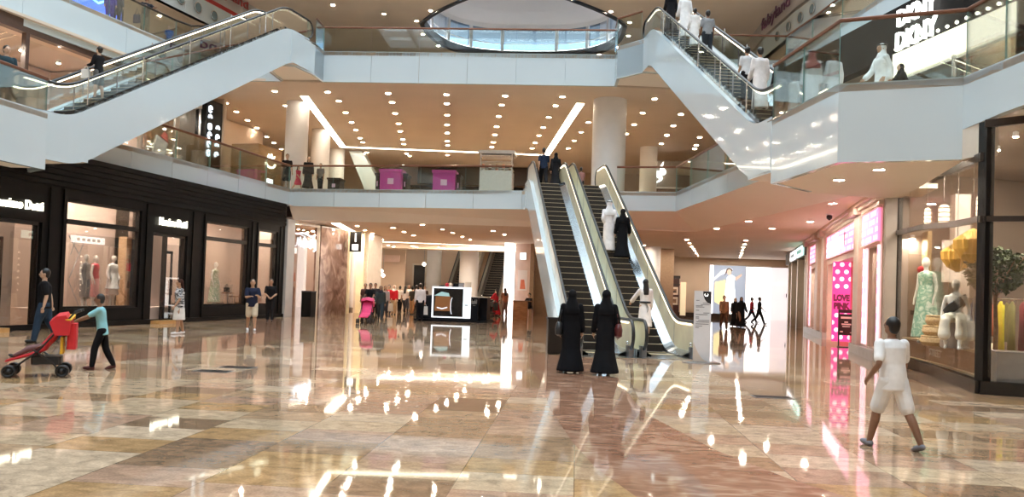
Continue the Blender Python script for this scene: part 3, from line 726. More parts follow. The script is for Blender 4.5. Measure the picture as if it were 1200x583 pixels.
# mannequins in the windows
def mannequin(label, loc, rz, kind, mats, h=1.8, group=None):
    t = thing('mannequin', label, 'mannequin', loc, rz, group)
    k = h/1.8; mb = MB()
    rings(mb, [(0, 0, 1.02*k, .16*k, .11*k), (0, 0, 1.1*k, .145*k, .10*k), (0, 0, 1.2*k, .125*k, .09*k), (0, 0, 1.34*k, .15*k, .11*k), (0, 0, 1.44*k, .16*k, .10*k), (0, 0, 1.5*k, .08*k, .07*k)])
    limb(mb, [((0, 0, 1.46*k), .05*k), ((0, .02, 1.58*k), .045*k)]); mb.ball((0, .02*k, 1.68*k), (.075*k, .095*k, .115*k))
    for s in (-1, 1):
        limb(mb, [((s*.165*k, 0, 1.43*k), .045*k), ((s*.21*k, -.02, 1.18*k), .036*k), ((s*.22*k, .06, .95*k), .026*k)]); limb(mb, [((s*.22*k, .07, .94*k), .026*k), ((s*.22*k, .1, .80*k), .02*k)])
        limb(mb, [((s*.08*k, 0, 1.0*k), .085*k), ((s*.085*k, .01, .52*k), .055*k), ((s*.08*k, -.01, .3*k), .05*k), ((s*.075*k, 0, .07*k), .033*k)]); limb(mb, [((s*.075*k, -.02, .045*k), .035*k), ((s*.08*k, .13, .03*k), .03*k)])
    remesh(mb, 'body', .016, [mats[0]], t)
    g = MB()
    if kind in ('dress', 'coat', 'gown'):
        zb = {'dress': .55, 'coat': .62, 'gown': .12}[kind]*k; fl = {'dress': .23, 'coat': .26, 'gown': .30}[kind]*k
        rings(g, [(0, 0, zb, fl, fl*.8), (0, 0, zb+.02, fl, fl*.8), (0, 0, .8*k, .20*k+.02, .16*k), (0, 0, 1.0*k, .19*k, .14*k), (0, 0, 1.2*k, .15*k, .115*k), (0, 0, 1.35*k, .175*k, .135*k), (0, 0, 1.45*k, .18*k, .12*k), (0, 0, 1.5*k, .10*k, .09*k)], 20)
        if kind == 'coat':
            for s in (-1, 1): limb(g, [((s*.165*k, 0, 1.43*k), .065*k), ((s*.22*k, -.02, 1.18*k), .06*k), ((s*.23*k, .06, .98*k), .055*k)])
        remesh(g, 'dress' if kind != 'coat' else 'coat', .02, [mats[1]], t)
        if kind == 'coat':
            q = MB(); rings(q, [(0, 0, .42*k, .25*k, .2*k), (0, 0, .44*k, .25*k, .2*k), (0, 0, .66*k, .215*k, .17*k)], 20); remesh(q, 'skirt', .02, [mats[2]], t)
    if kind == 'split':
        rings(g, [(0, 0, .98*k, .19*k, .14*k), (0, 0, 1.2*k, .15*k, .115*k), (0, 0, 1.35*k, .175*k, .135*k), (0, 0, 1.45*k, .18*k, .12*k), (0, 0, 1.5*k, .10*k, .09*k)], 20); remesh(g, 'top', .02, [mats[1]], t)
        q = MB(); rings(q, [(0, 0, .35*k, .17*k, .15*k), (0, 0, .36*k, .17*k, .15*k), (0, 0, .8*k, .19*k, .15*k), (0, 0, 1.02*k, .16*k, .13*k)], 20); remesh(q, 'skirt', .02, [mats[2]], t)
    mb = MB(); mb.lathe([(.17, 0), (.17, .012), (.02, .02), (.015, .1)], n=18); mb.build('stand', M_steel, t)
    return t
M_greyc = mat('grey_garment', (.30, .27, .26), .8, noise=.15, nscale=14); M_redc = mat('red_garment', (.62, .03, .06), .7, noise=.1, nscale=14); M_whitec = mat('white_garment', (.85, .83, .80), .8, noise=.05, nscale=14); M_pinkc = mat('pink_garment', (.75, .35, .34), .7, noise=.08, nscale=12); M_blush = mat('blush_garment', (.72, .55, .46), .8, noise=.1, nscale=20)
mannequin('mannequin in grey skirt and top in the first black shop window', FLA(3.05, .95, .56), FL_RZ+pi, 'split', [M_manq, M_greyc, M_greyc], 1.75)
mannequin('mannequin in a red top and pink skirt in the first black shop window', FLA(3.45, 1.15, .56), FL_RZ+pi+.3, 'split', [M_manq, M_redc, M_pinkc], 1.75)
mannequin('mannequin in a long white jacket in the first black shop window', FLA(4.25, .95, .56), FL_RZ+pi, 'coat', [M_manq, M_whitec, M_blush], 1.78)
M_floral = ramp_mat('floral_print', [(.35, (.70, .66, .55)), (.5, (.25, .35, .22)), (.65, (.75, .70, .60))], 14, .7, 3, .5)
mannequin('mannequin in a flowered dress in the second black shop window', FLA(9.95, 1.0, .56), FL_RZ+pi, 'gown', [M_manq, M_floral], 1.8)
mannequin('pale mannequin behind the near door of the black shop', FLA(-.9, 1.6, .02), FL_RZ+pi, 'coat', [M_manq, M_blush, M_greyc], 1.75)
# ladder-like props and shelving with bags
def bag_on(label, s, y, z, w, h, m, group):
    t = thing('handbag', label, 'bag', FLA(s, y, z), FL_RZ, group)
    mb = MB(); mb.extrude([(-w/2, 0, 0), (w/2, 0, 0), (w*.42, 0, h), (-w*.42, 0, h)], (0, .12, 0)); fix_normals(mb.build('body', m, t))
    mb = MB(); mb.tube([(-w*.25, .06, h), (-w*.22, .06, h+.1), (0, .06, h+.15), (w*.22, .06, h+.1), (w*.25, .06, h)], .012, 6); mb.build('handle', m, t, smooth='all')
def shelf_unit(label, s0, s1, y, z0, n, gap, m):
    t = thing('display_shelf', label, 'shelf', FLA((s0+s1)/2, y, z0), FL_RZ); w = s1-s0
    mb = MB(); mb.bb(-w/2, w/2, .3, .34, 0, n*gap); mb.build('back', m, t)
    for s in (-1, 1): mb = MB(); mb.bb(s*w/2-.02, s*w/2+.02, 0, .3, 0, n*gap); mb.build('side', m, t)
    for k in range(n+1): mb = MB(); mb.bb(-w/2+.02, w/2-.02, 0, .3, k*gap-.02, k*gap); mb.build('shelf', m, t)
shelf_unit('wooden display shelf behind glass in the first black shop window', 4.82, 5.5, 1.35, .56, 4, .62, ramp_mat('light_wood', [(.3, (.45, .28, .16)), (.7, (.62, .42, .26))], 3, .4, stretch=(1, 1, 8)))
bag_on('red handbag on a shelf in the first black shop window', 5.0, 1.42, 1.82, .3, .28, M_redc, None)
bag_on('brown handbag on the lowest shelf in the first black shop window', 5.2, 1.42, 1.2, .3, .26, M_wood, None)
for i, (s, z, w) in enumerate(((10.9, .56, .5), (11.4, .56, .42))):
    t = thing('display_stool', ('taller' if i == 0 else 'lower')+' wire stool in the second black shop window', 'stool', FLA(s, 1.2, .56), FL_RZ)
    hh = .5-.15*i; mb = MB(); mb.box((0, 0, hh), (w, .3, .04)); mb.build('seat', M_wood, t)
    for a in (-1, 1):
        for b in (-1, 1): mb = MB(); mb.tube([(a*w*.42, b*.12, 0), (a*w*.36, b*.1, hh)], .012, 6); mb.build('leg', M_dsteel, t)
bag_on('dark handbag on the taller stool in the second black shop window', 10.9, 1.15, 1.1, .3, .2, M_rubber, None)
def prop(label, s, y, zs):
    t = thing('crossed_rod_prop', label, 'prop', FLA(s, y, .56), FL_RZ)
    for a, b in zs: mb = MB(); mb.tube([(a[0], 0, a[1]), (b[0], 0, b[1])], .014, 6); mb.build('rod', M_dsteel, t)
prop('crossed thin rods leaning in the first black shop window', 2.4, 1.0, [((-.05, .9), (.5, 0)), ((0, .95), (.55, 2.1)), ((-.1, 2.3), (.35, 1.75)), ((0, 1.7), (.25, 2.3))])
# lamps in the windows
SP = None
def spot(label, s, y, z, frame=(FL_LOC, FL_RZ), group=None, e=140):
    global SP
    p = FRM(*frame, AS(s, y) if frame[0] is FL_LOC else s, y, z)
    if SP is None:
        SP = bpy.data.objects.new('shop_spotlight', None); COL.objects.link(SP)
        mb = MB(); mb.lathe([(.065, -.1), (.065, 0), (.02, .02)], n=12); mb.build('housing', M_column, SP, smooth=True)
        mb = MB(); mb.lathe([(.001, -.104), (.055, -.104), (.055, -.1), (.001, -.1)], n=12); mb.build('lamp_face', emit('shop_lamp', (1, .86, .72), 2000), SP); o = SP
    else: o = copy_tree(SP)
    o.location = p; tag(o, label, 'spotlight', group)
for (s, y) in ((2.7, .7), (3.4, 1.1), (4.1, .7), (5.1, .8)): spot('small spotlight over the mannequins in the first black shop window', s, y, 4.72, group='spotlights of the first black shop window')
for (s, y) in ((9.6, .8), (10.4, 1.2), (11.3, .8), (12.0, 1.5)): spot('small spotlight over the second black shop window', s, y, 4.72, group='spotlights of the second black shop window')
for (s, y) in ((13.4, .8), (14.2, 1.2)): spot('small spotlight over the narrow window of the black shop', s, y, 4.72, group='spotlights of the narrow black shop window')
for (s, y) in ((.4, .6), (.9, 2.5), (-1.2, 2.6), (7.6, .6), (7.4, 2.4), (10.4, 3.6), (12, 4), (3.5, 3.6), (-3, 3)): spot('small spotlight deep inside the black shop', s, y, 4.72, group='spotlights deep inside the black shop')

# ------------------------------------------------------------------ shops beyond the black one on the same wall
mb = MB(); mb.bb(S1+.02, S1+.72, -.12, .4, 0, 4.55); S(mb.build('trim_33', mat('pale_grey_stone', (.62, .60, .58), .3, noise=.05, nscale=2), loc=FL_LOC, rz=FL_RZ))
a, b = S1+.75, S1+3.55
t = struct('window_4', loc=FL_LOC, rz=FL_RZ)
mb = MB(); mb.bb(a, a+.06, 0, .15, 0, 4.5); mb.bb(b-.06, b, 0, .15, 0, 4.5); mb.bb(a, b, 0, .15, 4.42, 4.55); mb.build('frame', M_cream, t)
mb = MB(); mb.bb(a+.06, b-1.2, .06, .072, 0, 4.42); mb.build('pane', M_shop_glass, t)
mb = MB(); mb.bb(a+2.4, S1+8.6, 5.0, 5.1, 0, 4.5); mb.bb(a+2.4, a+3.0, 1.8, 1.9, 0, 3.3); mb.bb(b+4, b+4.1, 1.7, 5.0, 0, 4.5); S(mb.build('wall_left_second_shop', M_int, loc=FL_LOC, rz=FL_RZ))
mb = MB(); mb.bb(b-1.5, b-1.1, 1.5, 1.62, 0, 4.4); mb.bb(a+.9, a+1.3, 3.4, 3.5, 0, 4); S(mb.build('trim_34', M_dark, loc=FL_LOC, rz=FL_RZ))
t = thing('shop_sign', 'white glowing script sign on the glass beside the brown marble wall', 'sign', FL((a+b)/2-.25, -.1, 3.5), FL_RZ)
for st in ([(-1.0, .42), (-.3, .5), (.55, .38)], [(-.62, .3), (-.55, -.1), (-.3, -.05), (-.2, .3), (-.1, -.1)], [(-.05, .25), (.1, -.12), (.25, .15), (.35, -.15), (.5, .1)], [(.45, -.2), (.62, .05), (.8, -.1), (.95, .22), (.98, -.2), (.8, -.3)]):
    mb = MB(); mb.tube(spline([((x, 0, z), .05) for x, z in st], 5)[0], .034, 6); mb.build('stroke', M_signcool, t, smooth='all')
for (s, y) in ((a+.5, 1), (a+1.4, 1.6), (b-.5, 2.2), (b-.8, .8)): spot('small spotlight in the glass shop beside the brown marble wall', s, y, 4.4, group='spotlights of the glass shop by the marble')
# marble panel wall then golden doorway and pilaster
mb = MB(); mb.bb(b+.05, b+3.3, -.05, .3, 0, 4.55); S(mb.build('wall_left_marble', M_marblebrown, loc=FL_LOC, rz=FL_RZ))
mb = MB(); mb.bb(b+3.3, b+3.5, -.15, .3, 0, 4.55); mb.bb(b+5.3, b+5.5, -.15, .3, 0, 4.55); S(mb.build('trim_35', M_goldpanel, loc=FL_LOC, rz=FL_RZ))
mb = MB(); mb.bb(b+3.5, b+5.3, 1.5, 1.6, 0, 4.55); S(mb.build('wall_left_gold', mat('golden_wall', (.72, .52, .22), .35, noise=.1, nscale=2), loc=FL_LOC, rz=FL_RZ))
for (s, y) in ((b+3.9, .4), (b+4.8, .8)): spot('small spotlight in the golden doorway past the marble wall', s, y, 4.45, group='spotlights of the golden doorway')
t = thing('hanging_sign', 'small dark blade sign over the golden doorway', 'sign', FL(b+3.2, -.55, 3.4), FL_RZ)
mb = MB(); mb.bb(-.04, .04, -.3, .35, 0, 1.1); mb.build('panel', M_blackframe, t)
mb = MB(); mb.bb(-.05, -.042, -.15, .2, .1, .4); mb.bb(-.05, -.042, -.02, .05, .55, 1.0); mb.build('symbol', M_sign, t)
mb = MB(); mb.bb(b+5.5, b+7.6, -.3, .5, 0, 4.55); S(mb.build('trim_36', M_cream, loc=FL_LOC, rz=FL_RZ))
# clothes rails and litter bin by the glass shop
def garment_rail(label, loc, rz, w, h, cols, lo=.75, grp='garments'):
    t = thing('clothes_rail', label, 'clothes rail', loc, rz)
    mb = MB(); mb.tube([(-w/2, 0, h), (w/2, 0, h)], .018, 8); mb.build('bar', M_steel, t)
    for s in (-1, 1): mb = MB(); mb.tube([(s*w/2, 0, .02), (s*w/2, 0, h)], .018, 8); mb.bb(s*w/2-.02, s*w/2+.02, -.25, .25, 0, .03); mb.build('upright', M_steel, t)
    n = len(cols); first = None
    for i, (m, ln, nm) in enumerate(cols):
        x = -w/2+w*(i+.5)/n
        g = thing('hanging_garment', nm, 'garment', FRM(loc, rz, x, 0, loc[2]+h), rz)
        mb = MB(); d = .19; th = .035
        rings(mb, [(0, 0, -ln, th*1.3, d*1.1), (0, .01, -ln*.7, th, d), (0, 0, -ln*.35, th*1.2, d*.85), (0, 0, -.16, th, d), (0, 0, -.09, th*.6, d*.5), (0, 0, -.06, th*.4, .05)], 12); mb.build('cloth', m, g, smooth='all')
        mb = MB(); mb.tube([(0, -.15, -.13), (0, 0, -.05), (0, .15, -.13)], .01, 6); mb.tube([(0, 0, -.05), (0, 0, -.01), (0, .02, .015), (0, .0, .03)], .006, 5); mb.build('hanger', M_wood, g)
    return t
M_orange = mat('coral_garment', (.75, .22, .12), .7, noise=.1, nscale=12); M_navy = mat('navy_garment', (.03, .05, .12), .7, noise=.1, nscale=12)
garment_rail('clothes rail in the glass shop beside the brown marble wall', FL(a+1.75, 2.4, 0), FL_RZ, 1.0, 1.9,
    [(M_orange, 1.2, 'coral dress hanging at the near end of the rail by the marble wall'), (M_navy, 1.1, 'navy coat hanging in the glass shop by the marble wall'), (M_greyc, 1.0, 'grey garment hanging in the glass shop by the marble wall'), (M_redc, 1.2, 'red dress hanging at the far end of the rail by the marble wall')])
def litter_bin(label, loc, w, d, h, m=M_black, rz=0.0):
    t = thing('litter_bin', label, 'bin', loc, rz)
    mb = MB(); mb.box((0, 0, h*.47), (w, d, h*.94), None, 0, .02); mb.build('body', m, t)
    mb = MB(); mb.box((0, 0, h*.965), (w+.03, d+.03, h*.05), None, 0, .02); mb.build('lid', M_rubber, t)
    mb = MB(); mb.box((0, 0, .015), (w-.04, d-.04, .03)); mb.build('foot', M_dsteel, t)
litter_bin('black litter bin outside the glass shop by the pale pilaster', FL(a+.75, -.55, 0), .55, .5, 1.25, rz=FL_RZ)
litter_bin('dark litter bin at the foot of the escalators behind a woman in black', (-.5, 20.55, 0), .42, .42, .95, mat('dark_bin', (.03, .024, .02), .3, .3, noise=.1, nscale=5), R(9))
# floor vents in the paving
for i, (px, py) in enumerate(((250, 435.5), (279, 431), (905, 466))):
    p = at_z(px, py, 0); t = thing('floor_vent', ('near', 'far', 'lone')[i]+' slotted '+('vent in the paving in front of the black shop' if i < 2 else 'vent in the paving before the pink shop'), 'vent', (p.x, p.y, 0))
    mb = MB(); mb.bb(-.32, .32, -.16, .16, .0, .006); mb.build('frame', M_dsteel, t)
    mb = MB()
    for k in range(6): mb.bb(-.28, .28, -.13+k*.05, -.105+k*.05, .006, .009)
    mb.build('grille', M_rubber, t)
# ------------------------------------------------------------------ pink shop, local frame: x along the wall towards the viewer, y into the shop
FR_LOC, FR_RZ = (11.31, 38.96, 0), atan2(-.9836, -.1804)
def FR(s, y, z): return FRM(FR_LOC, FR_RZ, s, y, z)
M_ps = M_pinkstone
M_pinklit = emit('pink_lightbox', (1.0, .27, .50), 1.05); M_whitelit = emit('white_lightbox', (1, .95, .97), 1.7); M_pinkstripe = emit('pale_pink_lightbox', (1, .70, .78), .95)
M_pinkwall = mat('hot_pink_paint', (.85, .12, .25), .4, noise=.05, nscale=2)
mb = MB(); T = .45; P0, P1 = -2.6, 16.96
ops = [(-1.2, 1.4, .3, 3.15), (5.25, 12.6, 0, 3.1), (14.9, 16.6, .3, 3.2)]
x = P0
for a, b, z0, z1 in ops:
    mb.bb(x, a, 0, T, 0, ZC0); mb.bb(a, b, 0, T, z1, ZC0)
    if z0 > 0: mb.bb(a, b, 0, T, 0, z0)
    x = b
mb.bb(x, P1, 0, T, 0, ZC0)
# cornice, pilasters and plinth
for k, (z0, z1, d) in enumerate(((4.28, 4.4, .10), (4.4, 4.5, .2), (4.5, ZC0, .3))): mb.bb(P0, P1, -d, 0, z0, z1)
for a, w in ((-2.5, .9), (1.7, 1.0), (4.1, .8), (12.9, 1.0)): mb.bb(a, a+w, -.14, 0, 0, 4.28); mb.bb(a-.05, a+w+.05, -.32, -.1, 4.3, ZC0)
S(mb.build('wall_right', M_ps, loc=FR_LOC, rz=FR_RZ))
mb = MB(); mb.bb(P0, 5.25, -.18, 0, 0, .28); mb.bb(12.6, P1, -.18, 0, 0, .28); S(mb.build('baseboard_right', mat('grey_plinth', (.48, .46, .45), .25, noise=.06, nscale=3), loc=FR_LOC, rz=FR_RZ))
def lightbox(label, s0, s1, z0, z1, rows, plate=None):
    t = thing('lightbox_sign', label, 'sign', FR((s0+s1)/2, -.02, z0), FR_RZ); w = s1-s0; h = z1-z0
    mb = MB(); mb.bb(-w/2, w/2, -.06, 0, 0, h, M_pinklit); n = max(4, int(w/.24))
    for r in range(rows):
        z = h*(r+.22)/rows
        for k in range(n):
            if (k*7+r*3) % 5 == 4: continue
            x = -w/2+w*(k+.5)/n; mb.bb(x-w/n*.3, x+w/n*.3, -.068, -.06, z, z+h/rows*.62, M_pinkstripe)
    mb.build('panel', M_pinklit, t)
    if plate:
        mb = MB(); mb.bb(plate[0], plate[1], -.085, -.068, h*.22, h*.72); mb.build('nameplate', M_whitelit, t)
        mb = MB(); mb.bb(plate[1]+.1, plate[1]+.18, -.085, -.068, h*.3, h*.8); mb.bb(plate[1]+.1, plate[1]+.35, -.085, -.068, h*.72, h*.8); mb.build('mark', mat('mauve', (.45, .25, .40), .4), t)
    mb = MB()
    for z in (-.03, h): mb.bb(-w/2-.04, w/2+.04, -.09, 0, z, z+.03)
    mb.build('frame', M_ps, t)
lightbox('pink glowing panel of pale tiles above the window nearest the glass shop', 14.1, 16.75, 3.3, 4.22, 4)
lightbox('long pink glowing panel with a white nameplate above the pink shop door', 5.3, 12.7, 3.32, 4.2, 4, (-3.2, 1.3))
lightbox('narrow pink glowing panel above the far window of the pink shop', -1.3, 1.5, 3.38, 4.2, 4)
t = struct('window_5', loc=FR_LOC, rz=FR_RZ)
mb = MB(); mb.bb(14.9, 14.97, .1, .25, .3, 3.2); mb.bb(16.53, 16.6, .1, .25, .3, 3.2); mb.build('frame', M_ps, t)
mb = MB(); mb.bb(14.97, 16.53, .16, .17, .3, 3.2); mb.build('pane', M_shop_glass, t)
t = struct('window_6', loc=FR_LOC, rz=FR_RZ); mb = MB(); mb.bb(-1.2, 1.4, .16, .17, .3, 3.15); mb.build('pane', M_shop_glass, t)
mb = MB(); mb.bb(14.2, 16.6, 1.2, 1.3, 0, 3.6); mb.bb(13.2, 14.85, .45, 1.2, 0, 3.4); S(mb.build('wall_right_window_back', mat('golden_beige', (.62, .45, .22), .5, noise=.08, nscale=2), loc=FR_LOC, rz=FR_RZ))
mb = MB(); mb.bb(-1.6, 1.8, 1.8, 1.9, 0, 3.6); S(mb.build('wall_right_far_back', mat('warm_white', (.85, .76, .66), .5, noise=.03, nscale=2), loc=FR_LOC, rz=FR_RZ))
# pairs of pink light columns flanking the windows
def lightcol(label, s, z0, z1, w=.16):
    t = thing('light_column', label, 'light column', FR(s, -.02, z0), FR_RZ); h = z1-z0
    mb = MB(); mb.bb(-w/2, w/2, -.05, 0, 0, h, M_pinkstripe)
    n = int(h/.32)
    for k in range(n): mb.bb(-w*.22, w*.22, -.056, -.05, h*(k+.2)/n, h*(k+.7)/n, M_pinklit)
    mb.build('panel', M_pinklit, t)
for s, l in ((16.72, 'pink light column at the near edge of the window by the glass shop'), (14.78, 'pink light column at the far edge of the window by the glass shop'), (14.35, 'slim pink light column between the pink shop door and its near window')): lightcol(l, s, .35, 3.2)
for s, l in ((1.52, 'pink light column beside the far window of the pink shop'), (-1.32, 'pink light column at the far end of the pink shop')): lightcol(l, s, .35, 3.3)
lightcol('pink light column on the near jamb of the pink shop door', 12.72, .1, 3.1)
# shop interior, polka dot poster, black notice board
mb = MB(); mb.bb(4.2, 13.2, 5.5, 5.6, 0, 3.6); mb.bb(4.1, 4.2, T, 5.5, 0, 3.6); mb.bb(13.1, 13.2, T, 5.5, 0, 3.6); mb.bb(4.2, 13.1, T, 5.6, 3.12, 3.22); S(mb.build('wall_right_interior', M_pinkwall, loc=FR_LOC, rz=FR_RZ))
PX0 = at_y(976, 340, 30.2); PX1 = at_y(996.5, 340, 30.2)
t = thing('polka_dot_panel', 'hot pink polka dot panel reading love pink in the shop doorway', 'poster', ((PX0.x+PX1.x)/2, 30.2, .12), R(-3)); w = PX1.x-PX0.x; h = 2.95
mb = MB(); mb.bb(-w/2, w/2, 0, .08, 0, h, emit('hot_pink_panel', (.93, .07, .40), .55)); Md = emit('white_dot', (1, .88, .95), .8)
for r in range(11):
    for c in range(3):
        x = -w/2+w*(c+(.5 if r % 2 else 0))/2; z = h*(r+.6)/11
        if 1.12 < z < 1.78 or abs(x) > w/2+.02: continue
        n = 12; rr = .085; ps = [(max(-w/2, min(w/2, x+rr*cos(2*pi*k/n))), -.004, z+rr*sin(2*pi*k/n)) for k in range(n)]; mb.add(ps, [tuple(range(n))], Md)
mb.build('panel', Md, t)
M_maroon = mat('maroon_letter', (.20, .01, .07), .5)
text('LOVE', .30, (0, -.006, 1.60), 0, M_maroon, 'lettering', t, .004, width=w*.92, bold=.022); text('PINK', .30, (0, -.006, 1.30), 0, M_maroon, 'lettering', t, .004, width=w*.92, bold=.022)
BX0 = at_y(982.5, 385, 28.6); BX1 = at_y(1000.5, 385, 28.6); w = BX1.x-BX0.x
t = thing('notice_board', 'black notice board with pale lettering in front of the pink panel', 'sign', ((BX0.x+BX1.x)/2, 28.6, 0), R(-3))
mb = MB(); mb.bb(-w/2, w/2, 0, .06, .42, 1.16); mb.bb(-w/2, w/2, 0, .06, 1.2, 1.32); mb.build('board', mat('board_black', (.02, .006, .008), .4), t)
mb = MB()
for s in (-1, 1): mb.bb(s*w*.45-.02, s*w*.45+.02, .02, .06, 0, 1.2)
mb.bb(-w/2, w/2, -.06, .14, 0, .03); mb.build('stand', M_rubber, t)
mb = MB(); Mp = mat('pale_pink_print', (.85, .62, .62), .5)
for z, a, b, hh in ((1.0, -.35, .35, .07), (.86, -.12, .12, .04), (.78, -.3, .32, .05), (.71, -.25, .25, .03), (.52, -.38, -.2, .05), (.5, .25, .4, .03)): mb.bb(a*w, b*w, -.004, 0, z, z+hh)
mb.build('print', Mp, t)
for (s, y) in ((6.5, 2), (8.5, 1.5), (10.5, 2), (12, 1.2)): spot('small spotlight inside the pink shop doorway', s, y, 3.1, (FR_LOC, FR_RZ), 'spotlights inside the pink shop')
for s in (15.3, 16.2): spot('small spotlight in the near window of the pink shop', s, .9, 3.5, (FR_LOC, FR_RZ), 'spotlights of the near pink shop window')
for s in (-.5, .6): spot('small spotlight in the far window of the pink shop', s, .9, 3.5, (FR_LOC, FR_RZ), 'spotlights of the far pink shop window')
mb = MB(); t = thing('security_camera', 'dark dome camera hanging from the pink lit ceiling', 'camera', at_z(972, 251, ZC0), 0)
mb.lathe([(.02, -.22), (.09, -.16), (.1, -.08), (.07, -.04), (.05, 0)], n=14); mb.build('dome', M_rubber, t, smooth=True); mb = MB(); mb.lathe([(.12, -.04), (.12, 0)], n=14); mb.build('mount', M_column, t)

# dark shop with tall pillars further along the right wall
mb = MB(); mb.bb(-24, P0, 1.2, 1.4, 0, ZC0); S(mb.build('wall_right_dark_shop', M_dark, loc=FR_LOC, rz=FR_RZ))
mb = MB()
for k, s in enumerate((-2.95, -7.4, -11.5, -14)): mb.bb(s-.25, s+.25, -.15, 1.2, 0, 3.9)
S(mb.build('trim_40', mat('pillar_beige', (.62, .52, .42), .3, noise=.05, nscale=2), loc=FR_LOC, rz=FR_RZ))
mb = MB(); mb.bb(-16, P0-.0, -.2, 1.2, 3.9, ZC0); S(mb.build('trim_41', mat('olive_grey', (.10, .10, .09), .35, noise=.08, nscale=2), loc=FR_LOC, rz=FR_RZ))
for s0, s1, l in ((-6.9, -3.3, 'pale green glowing sign over the dark shop past the pink one'), (-11.2, -7.7, 'white glowing sign over the farther bay of the dark shop')):
    t = thing('lightbox_sign', l, 'sign', FR((s0+s1)/2, -.22, 3.95), FR_RZ); w = s1-s0
    mb = MB(); mb.bb(-w/2, w/2, -.06, 0, .0, .5); mb.build('panel', emit('mint_lightbox', (.62, .95, .85), 1.6) if s1 > -4 else M_whitelit, t)
    mb = MB()
    for k in range(5): mb.bb(-w*.35+k*w*.15, -w*.35+k*w*.15+w*.09, -.07, -.06, .15, .35)
    mb.build('lettering', mat('teal_ink', (.02, .16, .15), .4), t)
for k, s in enumerate((-4.4, -5.9, -8.6, -10.2)):
    t = thing('stacked_bulb_strip', ('nearest', 'second', 'third', 'farthest')[k]+' vertical strip of round bulbs in the dark shop front', 'light strip', FR(s, .9, .2), FR_RZ)
    mb = MB(); mb.bb(-.05, .05, 0, .06, 0, 3.2); mb.build('bar', M_rubber, t)
    for z in range(7): mb = MB(); mb.ball((0, -.05, .3+z*.42), .07, 8, 6); mb.build('bulb', emit('small_bulb', (1, .9, .75), 1.5), t, smooth='all')

# ------------------------------------------------------------------ corner glass shop
GP = [(8.62, 22.3), (8.31, 20.69), (8.2, 19.5), (7.84, 17.44), (7.39, 15.17)]; GP2 = [(7.39, 15.17), (8.03, 14.95), (9.6, 14.4), (13.0, 13.2)]
M_storewall = mat('store_taupe_wall', (.27, .215, .17), .5, noise=.06, nscale=1.2)
ZG = 5.3
def glass_front(n, pts, zt, tr):
    t = struct('window_%d' % n, loc=(*pts[0], 0)); o = (*pts[0], 0)
    for i in range(len(pts)-1):
        a, b = V(pts[i]), V(pts[i+1]); u = (b-a).normalized(); nn = V((-u.y, u.x))*.008
        mb = MB(); mb.prism([(a-nn)[:], (b-nn)[:], (b+nn)[:], (a+nn)[:]], .3, zt[i+1] if zt else ZG); mb.build('pane', M_shop_glass, t, sub=o)
    return t
zt = [4.75, 4.7, 4.68, 4.45, 4.35]; tz = [3.5, 3.45, 3.44, 3.3, 3.2]
wg = glass_front(7, GP, zt, tz); wg2 = glass_front(8, GP2, [5.0]*4, None)
def bar(pts, zs, w, h, m, parent, name, o):
    mb = MB(); q0 = offset_poly(pts, w/2); q1 = offset_poly(pts, -w/2); n = len(pts)
    for i in range(n-1):
        vs = [(*q0[i], zs[i]-h/2), (*q0[i+1], zs[i+1]-h/2), (*q1[i+1], zs[i+1]-h/2), (*q1[i], zs[i]-h/2), (*q0[i], zs[i]+h/2), (*q0[i+1], zs[i+1]+h/2), (*q1[i+1], zs[i+1]+h/2), (*q1[i], zs[i]+h/2)]
        mb.add(vs, [(0, 3, 2, 1), (4, 5, 6, 7), (0, 1, 5, 4), (1, 2, 6, 5), (2, 3, 7, 6), (3, 0, 4, 7)])
    return mb.build(name, m, parent, sub=o)
o7, o8 = (*GP[0], 0), (*GP2[0], 0)
bar(GP, tz, .1, .12, M_darkbrown, wg, 'transom', o7); bar(GP, zt, .12, .16, M_darkbrown, wg, 'head', o7); bar(GP2, [3.2]*4, .1, .1, M_darkbrown, wg2, 'transom', o8)
bar(GP, [.12]*5, .16, .24, M_blackframe, wg, 'sill', o7); bar(GP2, [.12]*4, .16, .24, M_blackframe, wg2, 'sill', o8); bar(GP2, [4.95, 5.0, 5.2, 5.2], .12, .14, M_darkbrown, wg2, 'head', o8)
mb = MB(); mb.box((7.46, 15.22, 2.5), (.17, .2, 5.0), None, R(15)); mb.build('corner_post', M_blackframe, wg2, sub=o8)
mb = MB(); mb.box((8.63, 22.12, 2.36), (.11, .12, 4.72)); mb.build('jamb', M_blackframe, wg, sub=o7)
mb = MB(); mb.box((8.41, 22.14, 2.3), (.30, .12, 4.6)); S(mb.build('trim_42', mat('silver_grey_stone', (.62, .57, .53), .3, noise=.05, nscale=2)))
mb = MB(); mb.prism([(7.3, 16.05), (7.34, 15.92), (7.46, 15.35), (7.75, 15.4), (7.7, 16.1)], 4.42, 5.3, M_cream); S(mb.build('trim_43', M_cream))
